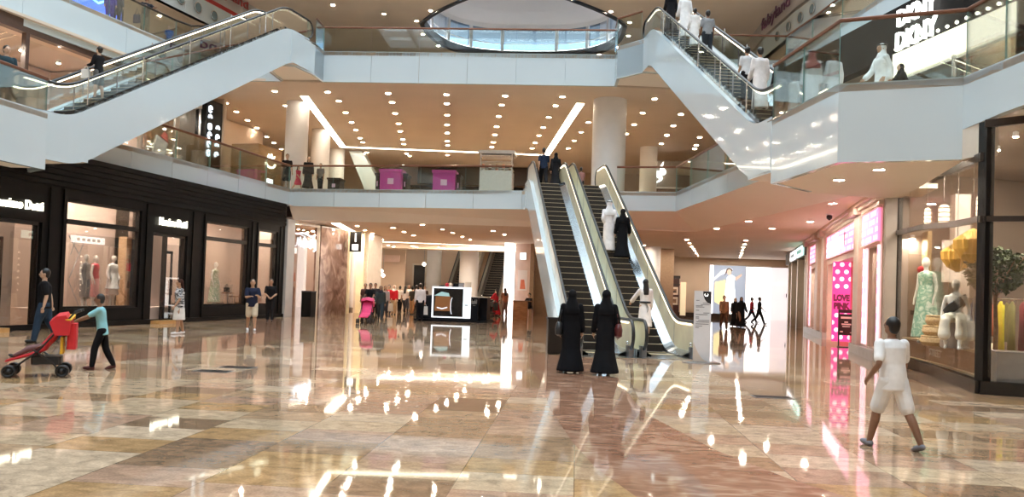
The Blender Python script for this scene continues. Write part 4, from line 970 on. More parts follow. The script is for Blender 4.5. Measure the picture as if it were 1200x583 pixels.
# interior shell of the corner shop
mb = MB()
mb.prism([(8.85, 23.0), (14.5, 24.5), (14.5, 24.3), (8.85, 22.85)], 0, 5.3); mb.prism([(14.5, 24.5), (14.7, 24.5), (15.5, 12), (15.3, 12)], 0, 5.3)
mb.prism([(8.62, 22.4), (8.3, 20.7), (7.9, 17.5), (7.45, 15.3), (13, 13.2), (15.5, 12), (14.6, 24.5)], 5.22, 5.3)
mb.prism([(11.2, 18.9), (14.5, 18.2), (14.5, 18.05), (11.2, 18.75)], 0, 5.2)
S(mb.build('wall_right_shop_interior', M_storewall))
mb = MB(); mb.prism([(8.62, 22.3), (8.2, 19.5), (7.84, 17.44), (7.39, 15.17), (13, 13.2), (15.5, 12), (14.6, 24.5)], .004, .03); S(mb.build('floor_right_shop', mat('store_floor', (.55, .40, .27), .2, noise=.08, nscale=3)))
mb = MB(); mb.bb(10.1, 10.5, 22.2, 22.5, 0, 4.6); mb.bb(9.55, 10.1, 21.6, 21.7, 2.2, 3.3); S(mb.build('trim_44', mat('warm_white', (.85, .76, .66), .5), kind if False else None))
# curved wooden display plinth with cream top edge
PL = [(8.75, 22.0), (8.62, 20.6), (8.5, 19.3), (8.2, 17.6), (7.95, 16.2)]; PLb = [(9.9, 21.6), (10.1, 20.2), (9.6, 18.8), (8.75, 17.4), (8.3, 16.2)]
t = thing('display_plinth', 'curved wooden display plinth behind the corner shop glass', 'plinth', (*PL[0], 0)); oo = (*PL[0], 0)
mb = MB(); mb.prism(PL+PLb[::-1], .24, .66); mb.build('body', ramp_mat('plinth_wood', [(.3, (.30, .17, .09)), (.7, (.42, .26, .15))], 2, .35, stretch=(1, 1, 8)), t, sub=oo)
mb = MB(); mb.prism([(x-.04, y) for x, y in PL]+PLb[::-1], .66, .71); mb.prism([(x-.12, y) for x, y in PL]+PLb[::-1], .18, .24); mb.build('top', mat('plinth_cream', (.82, .66, .42), .4, noise=.04, nscale=2), t, sub=oo)
u = V((PL[3][0]-PL[2][0], PL[3][1]-PL[2][1])); text('STREET', .23, (PL[2][0]-.03-oo[0]-.01, PL[2][1]+.15-oo[1], .45), atan2(u.y, u.x), mat('white_letter', (.9, .86, .8), .5), 'lettering', t, .006, width=1.05, bold=.006)
# seated and standing mannequins, stool, baskets
M_green = ramp_mat('green_print', [(.35, (.70, .80, .70)), (.5, (.20, .42, .30)), (.65, (.55, .68, .56))], 6, .6, 4, 1.2)
pm = at_y(1084, 410, 18.9); mannequin('white mannequin in a green patterned gown on the corner shop plinth', (pm.x, 18.9, .71), R(120), 'gown', [mat('mannequin_bright', (.88, .86, .80), .3, noise=.02), M_green], 1.98)
def seated_mannequin(loc, rz):
    t = thing('mannequin', 'seated white mannequin in cream trousers with a black sash', 'mannequin', loc, rz); W = mat('mannequin_bright', (.88, .86, .80), .3)
    mb = MB(); zs = .62
    rings(mb, [(0, 0, zs-.08, .17, .15), (0, 0, zs+.06, .155, .12), (0, 0, zs+.2, .125, .09), (0, .01, zs+.36, .155, .11), (0, .01, zs+.46, .16, .1), (0, .01, zs+.52, .08, .07)])
    limb(mb, [((0, .01, zs+.5), .05), ((0, .03, zs+.6), .045)]); mb.ball((0, .04, zs+.70), (.08, .1, .12))
    for s in (-1, 1):
        limb(mb, [((s*.09, 0, zs), .09), ((s*.13, .42, zs+.0), .065), ((s*.14, .46, zs-.25), .05), ((s*.13, .50-.1*s, .06), .035)]); limb(mb, [((s*.13, .48-.1*s, .05), .035), ((s*.13, .62-.1*s, .025), .03)])
        limb(mb, [((s*.17, .01, zs+.44), .045), ((s*.24, -.02, zs+.2), .036), ((s*.25, .1-.05*s, zs-.02), .026), ((s*.24, .16, zs-.06), .03)])
    remesh(mb, 'body', .016, [W], t)
    g = MB()
    for s in (-1, 1): limb(g, [((s*.09, -.02, zs), .115), ((s*.13, .42, zs), .095), ((s*.15, .48, zs-.2), .105), ((s*.15, .50, zs-.34), .125)])
    rings(g, [(0, 0, zs-.1, .2, .18), (0, 0, zs+.08, .17, .135), (0, 0, zs+.14, .15, .12)]); remesh(g, 'trousers', .02, [mat('cream_trousers', (.86, .80, .66), .7, noise=.04)], t)
    g = MB(); g.tube([(-.17, -.06, zs+.42), (-.1, .12, zs+.36), (.08, .13, zs+.2), (.15, .06, zs+.1), (.1, -.1, zs+.12), (-.1, -.1, zs+.34)], (.10, .02), 8, closed=True); g.build('sash', M_rubber, t, smooth='all')
ps = at_y(1119, 410, 17.2); seated_mannequin((ps.x, 17.2, .71), R(150))
t = thing('round_stool', 'grey drum stool under the seated mannequin', 'stool', (ps.x+.08, 17.3, .71)); mb = MB(); mb.lathe([(.30, 0), (.32, .04), (.30, .28), (.32, .5), (.30, .54)], n=24); mb.build('body', mat('drum_grey', (.42, .36, .31), .6, noise=.1), t, smooth=True)
mb = MB(); mb.lathe([(.31, .54), (.31, .57)], n=24); mb.build('top', M_cream, t)
M_wicker = ramp_mat('wicker', [(.35, (.45, .28, .12)), (.65, (.80, .62, .36))], 30, .7, 2, .3, (1, 1, 5))
pb = at_y(1098, 410, 17.9)
for i, (z, r, l) in enumerate(((0, .34, 'lowest wide wicker basket of the stack at the gown hem'), (.22, .30, 'middle wicker basket of the stack at the gown hem'), (.44, .24, 'topmost small wicker basket of the stack at the gown hem'))):
    t = thing('wicker_basket', l, 'basket', (pb.x, 17.9, .71+z), 0, 'stacked wicker baskets'); mb = MB(); mb.lathe([(r*.8, 0), (r, .08), (r*.98, .16), (r*.86, .2)], n=22); mb.build('body', M_wicker, t, smooth=True)
    mb = MB(); mb.tube([(r*.9*cos(2*pi*k/20), r*.9*sin(2*pi*k/20), .2) for k in range(20)], .02, 6, closed=True); mb.build('rim', M_wicker, t)
# lanterns, pendant lamps
M_lantern = emit('amber_lantern', (.95, .55, .12), .10)
def lantern(label, px, py, y, r):
    p = at_y(px, py, y); t = thing('paper_lantern', label, 'lantern', p, 0, None)
    mb = MB(); n = 28; prof = [(.12, -1.05), (.62, -.75), (.95, -.25), (1.0, .25), (.92, .32), (.35, .75), (.06, .9)]; vs = []; fs = []
    for rr, z in prof:
        for j in range(n): q = 2*pi*j/n; k = 1.0 if j % 2 else .86; vs.append((r*rr*k*cos(q), r*rr*k*sin(q), r*z))
    for i in range(len(prof)-1):
        for j in range(n): fs.append((i*n+j, i*n+(j+1) % n, (i+1)*n+(j+1) % n, (i+1)*n+j))
    mb.add(vs, fs); mb.build('shade', M_lantern, t)
    mb = MB(); mb.tube([(0, 0, r*.9), (0, 0, 5.2-p.z)], .008, 5); mb.build('cord', M_steel, t)
    mb = MB(); mb.lathe([(.05, -1.08*r), (.05, -1.0*r)], n=10); mb.build('base_cap', M_wood, t)
lantern('larger amber pleated lantern hanging beside the dark corner post', 1140, 287, 16.6, .36); lantern('smaller amber pleated lantern hanging lower and to the left', 1122, 300, 17.6, .33)
def pendant(label, px, py, y, r, h):
    p = at_y(px, py, y); t = thing('pendant_lamp', label, 'lamp', p, 0, None)
    mb = MB(); mb.lathe([(r*.6, -h/2), (r, -h/2+.03), (r, h/2-.06), (r*.5, h/2)], n=16); mb.build('shade', emit('pendant_glow', (1, .88, .66), 2), t, smooth=True)
    mb = MB()
    for k in range(4): mb.lathe([(r+.012, -h/2+h*(k+.3)/4.2), (r+.012, -h/2+h*(k+.3)/4.2+.02)], n=16)
    mb.build('hoops', M_steel, t); mb = MB(); mb.tube([(0, 0, h/2), (0, 0, 5.2-p.z)], .008, 5); mb.build('cord', M_steel, t)
pendant('left slim glowing pendant lamp high in the corner shop', 1087, 254, 19.5, .07, .40); pendant('middle glowing pendant lamp high in the corner shop', 1106, 251, 18.6, .11, .42); pendant('right glowing pendant lamp touching the dark corner post', 1147.2, 243, 17.2, .055, .48)
# potted tree
pt = at_y(1166, 400, 16.6)
t = thing('potted_tree', 'round crowned green potted tree inside the corner shop', 'plant', (pt.x, 16.6, .03))
mb = MB(); mb.tube([(0, 0, .4), (.02, .01, 1.1), (-.01, 0, 1.7), (.0, 0, 2.3)], [.05, .045, .04, .035], 8); tr = mb.build('trunk', M_wood, t, smooth='all')
mb = MB()
for k in range(9): a = 2*pi*k/9; mb.tube([(0, 0, 1.75), (.25*cos(a), .25*sin(a), 2.1+.05*(k % 3)), (.5*cos(a), .5*sin(a), 2.35+.12*(k % 3))], [.025, .018, .008], 5)
mb.build('branches', M_wood, t)
mb = MB(); rnd = random.Random(3); Ml = ramp_mat('leaf_green', [(.35, (.012, .028, .007)), (.65, (.055, .085, .018))], 5, .75, 3, .4)
for k in range(1500):
    a = rnd.uniform(0, 2*pi); zz = rnd.uniform(-1, 1); rr = .54*rnd.uniform(.45, 1.0)**.5; h = math.sqrt(1-zz*zz)
    c = V((rr*h*cos(a)*1.02, rr*h*sin(a)*1.02, 2.3+rr*zz*.85)); d = V((rnd.gauss(0, 1), rnd.gauss(0, 1), rnd.gauss(-.2, .8))).normalized(); e = d.cross(V((rnd.gauss(0, 1), rnd.gauss(0, 1), 1))).normalized(); L = rnd.uniform(.08, .13); w = L*.32; nn = d.cross(e)*.012
    mb.add([c, c+d*L*.5+e*w+nn, c+d*L, c+d*L*.5-e*w+nn], [(0, 1, 2, 3)])
lv = mb.build('leaves', Ml, t); lv['kind'] = 'stuff'
mb = MB(); mb.lathe([(.2, 0), (.26, .4), (.26, .43), (.22, .43)], n=20); mb.build('pot', mat('pot_grey', (.35, .33, .31), .5, noise=.1), t, smooth=True)
# plinth block and clothes rails behind the corner
t = thing('display_block', 'grey display block standing behind the dark corner post', 'plinth', (8.55, 15.35, .03), R(-18)); mb = MB(); mb.box((0, 0, .36), (1.5, .6, .72), None, 0, .01); mb.build('body', mat('block_grey', (.40, .36, .33), .35, noise=.05), t); mb = MB(); mb.box((0, 0, .735), (1.54, .64, .03)); mb.build('top', M_dsteel, t)
M_yellow = mat('yellow_garment', (.72, .68, .05), .7, noise=.08); M_olive = mat('olive_garment', (.22, .20, .08), .7, noise=.1); M_burg = mat('burgundy_garment', (.20, .02, .03), .7, noise=.1)
M_print = ramp_mat('rose_print', [(.4, (.72, .58, .42)), (.55, (.45, .12, .08)), (.65, (.75, .62, .46))], 16, .7, 3, .8)
pr = at_y(1180, 400, 17.4)
garment_rail('clothes rail with bright dresses inside the corner shop', (pr.x+.42, 17.6, .03), R(-8), 1.9, 1.75,
   [(M_olive, .9, 'olive top hanging at the left end of the corner shop rail'), (M_orange, .8, 'coral top hanging near the left end of the corner shop rail'), (M_yellow, 1.2, 'bright yellow dress hanging beside the dark corner post'), (M_olive, 1.15, 'olive dress hanging right of the bright yellow dress'), (M_burg, 1.1, 'burgundy dress hanging left of the rose printed dress'), (M_burg, 1.15, 'second burgundy dress hanging against the rose printed dress'), (M_print, 1.35, 'rose printed long dress hanging on the corner shop rail'), (M_print, 1.3, 'rose printed dress nearest the right picture edge'), (M_whitec, .85, 'white blouse hanging at the right end of the corner shop rail')])
pr2 = at_y(1130, 385, 21)
garment_rail('far clothes rail with coats behind the seated mannequin', (pr2.x+.9, 22.0, .03), R(-8), 1.6, 1.75,
   [(M_wood and M_olive, 1.0, 'khaki coat at the left of the far corner shop rail'), (M_navy, 1.0, 'navy coat on the far corner shop rail'), (M_orange, .9, 'coral blouse on the far corner shop rail'), (M_olive, 1.1, 'khaki dress at the right of the far corner shop rail')])
for k, (px, py, y, l) in enumerate(((1079, 214, 19.2, 'leftmost'), (1089, 211, 18.8, 'second'), (1115, 203, 17.2, 'third'), (1141, 197, 16.2, 'fourth'))):
    spot('%s round downlight high behind the corner shop glass' % l, 0, 0, 0, group=None)
    q = [o for o in COL.objects if o.name.startswith('shop_spotlight') and o.parent is None][-1]
    p = at_y(px, py, y); q.location = (p.x, y, 5.2); q.scale = (1.5, 1.5, 1)
for i, (x, y) in enumerate(((9.2, 20.5), (9.3, 18.5), (8.9, 17.0), (10.5, 17.5), (11.5, 15.5), (9.6, 15.6), (12.8, 16.5), (10.5, 21.2), (12.5, 20.5))):
    q = copy_tree(SP); q.location = (x, y, 5.2); q.scale = (.85, .85, 1); tag(q, 'round downlight in the dark ceiling of the corner shop', 'spotlight', 'downlights in the corner shop ceiling')
t = thing('price_card', 'small dark card on the wall behind the green gown', 'sign', (at_y(1077, 352, 22.7).x, 22.75, 1.3), 0); mb = MB(); mb.bb(-.2, .2, 0, .03, 0, .12); mb.build('card', M_rubber, t)
t = thing('alarm_bell', 'small red alarm on the wall left of the lanterns', 'alarm', (at_y(1080, 311, 22.65).x, 22.7, 2.55), 0); mb = MB(); mb.ball((0, 0, 0), (.1, .06, .1)); mb.build('body', M_redc, t, smooth='all')
# ------------------------------------------------------------------ lower hall: end walls, kiosk, desks, totem
# right corridor end wall at y = 62
YE = 62.0
mb = MB(); xa, xb, xc, xd = 5.8, at_y(831, 340, YE).x, at_y(873, 340, YE).x, 18.5
mb.bb(xa, xb, YE, YE+.3, 0, ZC0); mb.bb(xc-.05, xc+.05, YE-.02, YE, 0, 4.0); mb.bb(xb, xd, YE, YE+.3, 4.05, ZC0); S(mb.build('wall_far_right', M_wall))
mb = MB(); mb.bb(xa, xb, YE-.04, YE, 0, .35); S(mb.build('baseboard_far_right', M_darkbrown))
t = thing('fashion_poster', 'tall backlit fashion poster of a person in a white gown', 'poster', ((xb+xc)/2, YE-.12, .35)); w = xc-xb; h = 3.7
mb = MB(); mb.bb(-w/2, w/2, 0, .08, 0, h); mb.build('backing', emit('poster_ground', (.30, .34, .42), .9), t)
mb = MB(); mb.bb(-w/2, -w/2+.28, -.02, 0, 0, h); mb.build('white_border', M_whitelit, t)
def flat(pts, y, m, name):
    mb = MB(); mb.extrude([(x, y, z) for x, z in pts], (0, -.01, 0), m); return fix_normals(mb.build(name, m, t))
flat([(-.95, .9), (-.95, 2.4), (-.15, 2.6), (-.25, .5)], -.005, emit('poster_gold', (.85, .72, .38), .9), 'sunlit_patch')
flat([(-1.05, 2.5), (-.6, 2.9), (0, 3.2), (.4, 3.4), (.2, 3.55), (-.5, 3.3), (-1.05, 2.7)], -.008, emit('poster_scarf', (.75, .75, .78), .9), 'scarf')
flat([(-.35, 0), (.75, 0), (.62, 1.2), (.5, 2.4), (.55, 2.85), (.25, 3.0), (-.05, 2.8), (-.1, 2.3), (-.2, 1.3)], -.02, emit('poster_white', (.98, .98, .95), 1.5), 'gown')
flat([(.1+.17*cos(a*pi/6), 3.2+.23*sin(a*pi/6)) for a in range(12)], -.035, emit('poster_skin', (.62, .45, .36), .9), 'face')
flat([(.1+.24*cos(a*pi/8), 3.3+.22*sin(a*pi/8)) for a in range(0, 9)]+[(-.25, 2.9), (-.12, 3.1)], -.03, emit('poster_hair', (.12, .09, .08), .6), 'hair')
flat([(.55, 2.8), (1.05, 3.1), (1.05, 2.95), (.6, 2.55)], -.03, emit('poster_skin', (.62, .45, .36), .9), 'arm')
# bright white shop front at the end of the corridor
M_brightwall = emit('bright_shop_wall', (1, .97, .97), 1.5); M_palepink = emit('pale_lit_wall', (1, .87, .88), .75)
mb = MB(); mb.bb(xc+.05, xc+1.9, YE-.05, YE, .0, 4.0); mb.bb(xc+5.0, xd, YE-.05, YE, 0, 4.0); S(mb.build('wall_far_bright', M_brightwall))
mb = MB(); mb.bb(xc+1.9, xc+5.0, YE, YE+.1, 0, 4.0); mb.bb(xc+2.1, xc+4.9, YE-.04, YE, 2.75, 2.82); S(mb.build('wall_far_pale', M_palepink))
t = thing('wall_figures_print', 'row of four small dark marks on the pale lit end wall', 'sign', (xc+3.6, YE-.02, 1.75)); 
for k in range(4): mb = MB(); mb.bb(-.55+k*.36, -.48+k*.36, -.02, 0, .1*(k % 2), .3+.05*(k % 2)); mb.build('mark', M_rubber, t)
# framed picture case
p0, p1 = at_y(773, 340, 58).x, at_y(796, 340, 58).x
t = thing('picture_case', 'dark wooden case of framed pictures beside the escalator', 'display case', ((p0+p1)/2, 58, 0)); w = p1-p0
mb = MB(); mb.bb(-w/2, w/2, 0, .5, 0, 3.0); mb.build('cabinet', mat('case_wood', (.07, .025, .018), .3, noise=.15), t)
mb = MB(); mb.bb(-w/2-.05, w/2+.05, -.05, .5, 2.85, 3.05); mb.bb(-w/2-.04, w/2+.04, -.03, .5, 2.35, 2.45); mb.build('cornice', M_darkbrown, t)
for i in range(2):
    for j in range(2):
        x = -w*.2+i*w*.46; z = .95+j*.72; fr = MB(); fr.bb(x-.25, x+.25, -.03, 0, z, z+.56); f_ = fr.build('picture_frame', mat('mat_board', (.85, .72, .58), .5), t)
        mb = MB(); mb.bb(x-.14, x+.14, -.036, -.03, z+.13, z+.42); mb.build('print', ramp_mat('print_dark', [(.4, (.06, .04, .04)), (.6, (.40, .22, .12))], 5, .5), f_)
mb = MB(); mb.bb(w/2+.12, w/2+.5, .1, .3, .2, 2.6); mb.build('side_light', emit('side_glow', (1, .8, .5), .5), t)
# totem sign
p = at_z(824, 427, 0)
t = thing('totem_sign', 'grey white totem sign with a black corner emblem by the escalators', 'sign', (p.x, p.y+.3, 0), R(-6)); w, h = .40, 1.74
mb = MB(); mb.bb(-w/2, w/2, 0, .12, .02, h); mb.build('panel', mat('totem_white', (.72, .73, .77), .3, noise=.02), t)
mb = MB(); mb.lathe([(.42, 0), (.42, .012), (.40, .02)], n=28, sx=1.1, sy=.8); mb.build('base', M_dsteel, t)
mb = MB(); pts = [(w/2, -.004, h-.01), (0, -.004, h-.01)]+[(w/2-.2*cos(a*pi/16)-0*.0, -.004, h-.01-.30*sin(a*pi/16)) for a in range(9)]; mb.add(pts, [tuple(range(len(pts)))]); mb.build('emblem', M_rubber, t)
mb = MB(); mb.tube([(w/2-.12+.035*cos(a), -.006, h-.09+.035*sin(a)) for a in [pi*.1*k for k in range(8, 23)]], .008, 5); mb.build('emblem_mark', M_sign, t)
mb = MB(); Mt = mat('ink_grey', (.22, .23, .26), .5)
for k, (z, a, b) in enumerate(((1.50, -.4, -.2), (1.44, 0, .4), (1.40, -.12, .4), (1.37, -.4, 0), (1.34, -.4, .1), (1.26, -.4, -.2), (1.20, .05, .4), (1.16, -.4, .3), (1.10, -.4, -.2), (1.07, -.4, -.2), (1.02, -.25, .4), (.98, -.35, .4), (.93, -.4, .38), (.88, -.4, 0), (.84, -.4, -.2))): mb.bb(a*w, b*w, -.005, 0, z, z+.016)
mb.build('print', Mt, t)
mb = MB(); pts = [(-w/2, -.003, .03), (w/2*.7, -.003, .03)]+[(-w/2+w*.85*(1-k/10), -.003, .05+.45*(k/10)**2) for k in range(11)]; mb.add(pts, [tuple(range(len(pts)))]); mb.build('swoosh', mat('swoosh_beige', (.70, .60, .52), .4), t)

# watch / accessory kiosk with screen
YK = 37.6
def KX(px): return at_y(px, 350, YK).x
t = thing('display_kiosk', 'black sales kiosk with a large white framed screen', 'kiosk', (KX(529), YK, 0)); ox = KX(529)
K = lambda px: KX(px)-ox
M_kiosk = mat('kiosk_black', (.010, .011, .015), .45, noise=.1, nscale=3, spec=.1); M_kt = mat('kiosk_top', (.42, .42, .43), .25, .6)
mb = MB(); mb.bb(K(497), K(552), .1, 2.2, .08, 1.12); mb.build('counter', M_kiosk, t)
mb = MB(); mb.bb(K(486), K(572), -.1, 2.6, 0, .1); mb.build('plinth', M_kiosk, t)
mb = MB(); mb.bb(K(489), K(508), .3, 1.0, .1, 1.2); mb.bb(K(488.5), K(509), .26, 1.04, 1.2, 1.24, M_kt); mb.build('left_cabinet', M_kiosk, t)
mb = MB(); mb.bb(K(551), K(560.5), -.02, 1.4, .1, 1.18); mb.bb(K(561), K(569.5), .6, 2.0, .1, 1.18); mb.bb(K(551), K(570), .0, 1.9, 1.18, 1.22, M_kt); rc = mb.build('right_cabinet', M_kiosk, t)
text('dunhill', .30, (K(556), -.035, .98), 0, mat('silver_letter', (.7, .7, .72), .3, .8), 'logo', rc, .006, width=.26)
mb = MB(); mb.bb(K(554.4), K(557.6), -.03, -.022, .8, .825); mb.build('caption', M_kt, rc)
mb = MB(); mb.bb(K(506.5), K(552), -.08, .06, .18, 1.66, emit('screen_frame', (.9, .95, 1), .9)); sc_ = mb.build('screen', M_kiosk, t)
mb = MB(); mb.bb(K(508.5), K(543), -.085, -.08, .24, 1.58); mb.build('picture_ground', mat('screen_black', (.01, .01, .012), .2), sc_)
mb = MB(); mb.bb(K(543), K(551), -.085, -.08, .24, 1.58); mb.build('picture_margin', emit('screen_margin', (.80, .93, .97), .95), sc_)
mb = MB(); mb.bb(K(545), K(549), -.09, -.085, .78, .84); mb.build('picture_caption', mat('caption_grey', (.45, .5, .55), .4), sc_)
mb = MB(); x0 = K(520); mb.extrude([(x0-.42, -.087, .5), (x0+.32, -.087, .5), (x0+.35, -.087, 1.2), (x0-.38, -.087, 1.2)], (0, -.006, 0)); mb.build('picture_bag', emit('screen_brown', (.22, .09, .03), .5), sc_)
mb = MB(); mb.extrude([(x0-.45, -.087, 1.22), (x0-.1, -.087, 1.42), (x0+.25, -.087, 1.36), (x0+.3, -.087, 1.2)], (0, -.006, 0)); mb.build('picture_shirt', emit('screen_teal', (.35, .55, .55), .6), sc_)
mb = MB(); mb.tube([(K(531)+.1*cos(a), -.092, .75+.42*sin(a)) for a in [pi*.6+pi*.11*k for k in range(8)]], .02, 6); mb.tube([(x0-.3, -.095, .66), (x0-.05, -.095, .6), (x0+.2, -.095, .68)], .03, 6); mb.build('picture_highlights', emit('screen_silver', (.75, .75, .8), .9), sc_)
for k, px in enumerate((514, 520, 524, 531, 537, 545)):
    g = thing('display_item', ('flat dark tray', 'small round display head', 'pale display stand', 'dark box', 'low glass case', 'white display card')[k]+' standing on top of the watch kiosk', 'display item', (KX(px), YK+.9, 1.12)); mb = MB()
    if k in (1, 2): mb.lathe([(.08, 0), (.03, .03), (.03, .5), (.09, .56), (.1, .66), (.04, .74)], n=12)
    else: mb.box((0, 0, .3+.02*k), (.28, .2, .6+.04*k), None, 0, .02)
    mb.build('body', (M_rubber, M_redc, M_cream, M_kiosk, M_kt, M_cream)[k], g, smooth=True); mb = MB(); mb.box((0, 0, .01), (.34, .26, .02)); mb.build('foot', M_kt, g)
# reception desk with stools to the right
p0, p1 = at_y(601, 360, 43).x, at_y(618, 360, 43).x
t = thing('reception_desk', 'brown wooden reception desk left of the escalators', 'desk', ((p0+p1)/2, 43, 0)); w = p1-p0
mb = MB(); mb.bb(-w/2, w/2, 0, .6, 0, 1.0); mb.build('body', ramp_mat('desk_wood', [(.3, (.30, .13, .05)), (.7, (.48, .24, .10))], 2.5, .35, stretch=(1, 1, 7)), t); mb = MB(); mb.bb(-w/2-.05, w/2+.3, -.05, .7, 1.0, 1.05); mb.build('top', M_wood, t)
# glossy lit pillar shop left of the escalators
p0, p1 = at_y(590, 330, 50).x, at_y(600, 330, 50).x
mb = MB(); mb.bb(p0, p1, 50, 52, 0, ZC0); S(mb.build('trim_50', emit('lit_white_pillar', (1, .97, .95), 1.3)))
mb = MB(); mb.bb(p1+.15, p1+1.1, 50.6, 52, 0, ZC0); S(mb.build('trim_51', M_pinkstone))
mb = MB(); mb.bb(p1+1.1, p1+1.35, 50.3, 52, 0, ZC0); mb.bb(p1+1.35, 6.2, 51.5, 52, 0, ZC0); S(mb.build('trim_52', mat('bronze_wall', (.35, .24, .15), .3, .3, noise=.1)))
t = thing('wall_poster', 'small pale poster of a red garment on the pink pillar', 'poster', (p1+.62, 50.55, 1.6)); mb = MB(); mb.bb(-.3, .3, 0, .04, 0, 1.3); mb.build('sheet', mat('poster_pale', (.88, .80, .76), .5), t); mb = MB(); mb.extrude([(-.15, -.005, .1), (.2, -.005, .1), (.12, -.005, .7), (-.1, -.005, .7)], (0, -.005, 0)); mb.build('garment_print', M_orange, t)
t = thing('exit_lightbox', 'small white square light box high on the pink pillar', 'sign', (p1+.62, 50.55, 3.6)); mb = MB(); mb.bb(-.18, .18, -.06, .04, 0, .4); mb.build('face', M_sign, t); mb = MB(); mb.bb(-.21, .21, -.05, .05, -.03, .43); mb.build('frame', M_column, t)
# far end of the lower hall
YB = 72
mb = MB(); mb.bb(-30, 10, YB, YB+.3, 0, 16); S(mb.build('wall_back', M_wall))
for k, (a, b) in enumerate(((459, 473), (485, 498), (504, 508), (538, 551))):
    q0, q1 = at_y(a, 330, YB).x, at_y(b, 330, YB).x; t = struct('door_%d' % (3+k)); mb = MB(); mb.bb(q0, q1, YB-.12, YB-.02, 0, 3.6); mb.build('dark_panel', mat('dark_panel', (.05, .055, .06), .2, noise=.2, nscale=1), t)
    mb = MB(); mb.bb(q0-.15, q0, YB-.2, YB, 0, 3.7); mb.bb(q1, q1+.15, YB-.2, YB, 0, 3.7); mb.bb(q0-.15, q1+.15, YB-.2, YB, 3.6, 3.75); mb.build('frame', M_cream, t)
mb = MB(); q = at_y(418, 330, 58).x; mb.bb(-28, q+.3, 58, 58.4, 0, ZC0+1.2); mb.bb(q+.3, q+3.2, 57.9, 58, 3.4, 3.9); mb.bb(q+.8, q+1.6, 57.9, 58.2, 0, 3.4); S(mb.build('wall_back_left', M_pinkstone))
mb = MB(); mb.bb(q+.3, q+3.5, 58.6, 58.7, 0, 4.6); S(mb.build('wall_back_panel', M_wall))
t = thing('shop_sign', 'small white sign with a round emblem hanging in the far hall', 'sign', at_y(431, 297, 52)); mb = MB(); mb.bb(-.55, .55, 0, .06, -.2, 0); mb.build('plate', M_sign, t); mb = MB(); mb.tube([(.2*cos(2*pi*k/12)+.1, .02, .28+.2*sin(2*pi*k/12)) for k in range(12)], .05, 6, closed=True); mb.build('emblem', M_sign, t)
for k, (px, py) in enumerate(((447, 318), (449, 323), (497, 310))): 
    p = at_y(px, py, 56); t = thing('wall_lamp', ('upper', 'lower', 'far')[k]+' small glowing wall lamp above the crowd in the far hall', 'lamp', p); mb = MB(); mb.ball((0, 0, 0), .13, 10, 8); mb.build('globe', emit('globe_glow', (1, .9, .75), 8), t, smooth='all'); mb = MB(); mb.tube([(0, 0, .12), (0, 0, 4.55-p.z)], .015, 5); mb.build('rod', M_dsteel, t)
# ------------------------------------------------------------------ middle gallery (level one)
# left shops behind the escalator
FQ_LOC, FQ_RZ = (-20.3, 24, Z1), atan2(.9819, .1894)
def FQ(s, y, z): return FRM(FQ_LOC, FQ_RZ, s, y, z+Z1)
mb = MB(); mb.bb(-14, 8.6, 0, .3, 4.2, 4.65); mb.bb(2.6, 2.75, 0, .2, 0, 4.2); S(mb.build('trim_60', mat('brown_header', (.10, .055, .04), .35, noise=.1), loc=FQ_LOC, rz=FQ_RZ))
mb = MB(); mb.bb(-14, 8.5, 5, 5.1, 0, 4.6); mb.bb(-2.6, -2.5, .6, 5, 0, 4.6); mb.bb(8.5, 8.6, 0, 5, 0, 4.6); S(mb.build('wall_gallery_left', mat('salmon_wall', (.60, .46, .40), .6, noise=.04, nscale=.6), loc=FQ_LOC, rz=FQ_RZ))
t = struct('window_9', loc=FQ_LOC, rz=FQ_RZ); mb = MB(); mb.bb(-14, -2.5, .1, .112, 0, 4.0); mb.build('pane', glass('teal_glass', (.55, .78, .78), .10, .8), t); mb = MB(); mb.bb(-2.45, 2.6, .1, .112, 0, 4.0); mb.bb(2.75, 8.4, .1, .112, 0, 4.0); mb.build('pane', M_shop_glass, t)
SPG = 'spotlights of the salmon shop on the middle gallery'
for s in (-1.5, .2, 1.8, 3.5, 5.2, 6.8):
    o = copy_tree(SP); o.location = FQ(s, 1.2+.5*(int(s*7) % 3), 4.0); o.scale = (1.15, 1.15, 1.15); tag(o, 'track spotlight inside the salmon walled shop above the black shop', 'spotlight', SPG)
# glazed shop with black pillar sign, gold box
P = lambda px, py, s=None: None
def onQ(px, py):
    d = ray(px, py); a = V(FQ_LOC[:2]); u = V((cos(FQ_RZ), sin(FQ_RZ))); n = V((-u.y, u.x)); t_ = n.dot(a)/n.dot(V((d.x, d.y))); q = V((d.x, d.y))*t_; return (q-a).dot(u), HC+d.z*t_-Z1
s0, s1, s2 = onQ(188, 150)[0], onQ(235, 170)[0], onQ(254, 170)[0]
M_sg = mat('shop_shelf_white', (.85, .82, .76), .4)
mb = MB(); mb.bb(8.7, s1, 3.2, 3.3, 0, 4.4); mb.bb(8.7, s1, 0, .3, 3.7, 4.4); S(mb.build('wall_gallery_shop', M_sg, loc=FQ_LOC, rz=FQ_RZ))
t = struct('window_12', loc=FQ_LOC, rz=FQ_RZ)
mb = MB(); 
for q in (8.75, (8.75+s1)/2, s1-.06): mb.bb(q, q+.06, .0, .1, 0, 3.7)
mb.bb(8.75, s1, 0, .1, .12, .3, None); mb.build('frame', M_steel, t); mb = MB(); mb.bb(8.8, s1-.06, .04, .05, .3, 3.7); mb.build('pane', M_glass, t)
t = thing('display_shelf', 'tall white lit shelving inside the glazed gallery shop', 'shelf', FQ((8.75+s1)/2, 2.6, 0), FQ_RZ); w = s1-8.75-.4
for k in range(5): mb = MB(); mb.bb(-w/2, w/2, 0, .5, .4+k*.75, .45+k*.75); mb.build('shelf', M_sg, t)
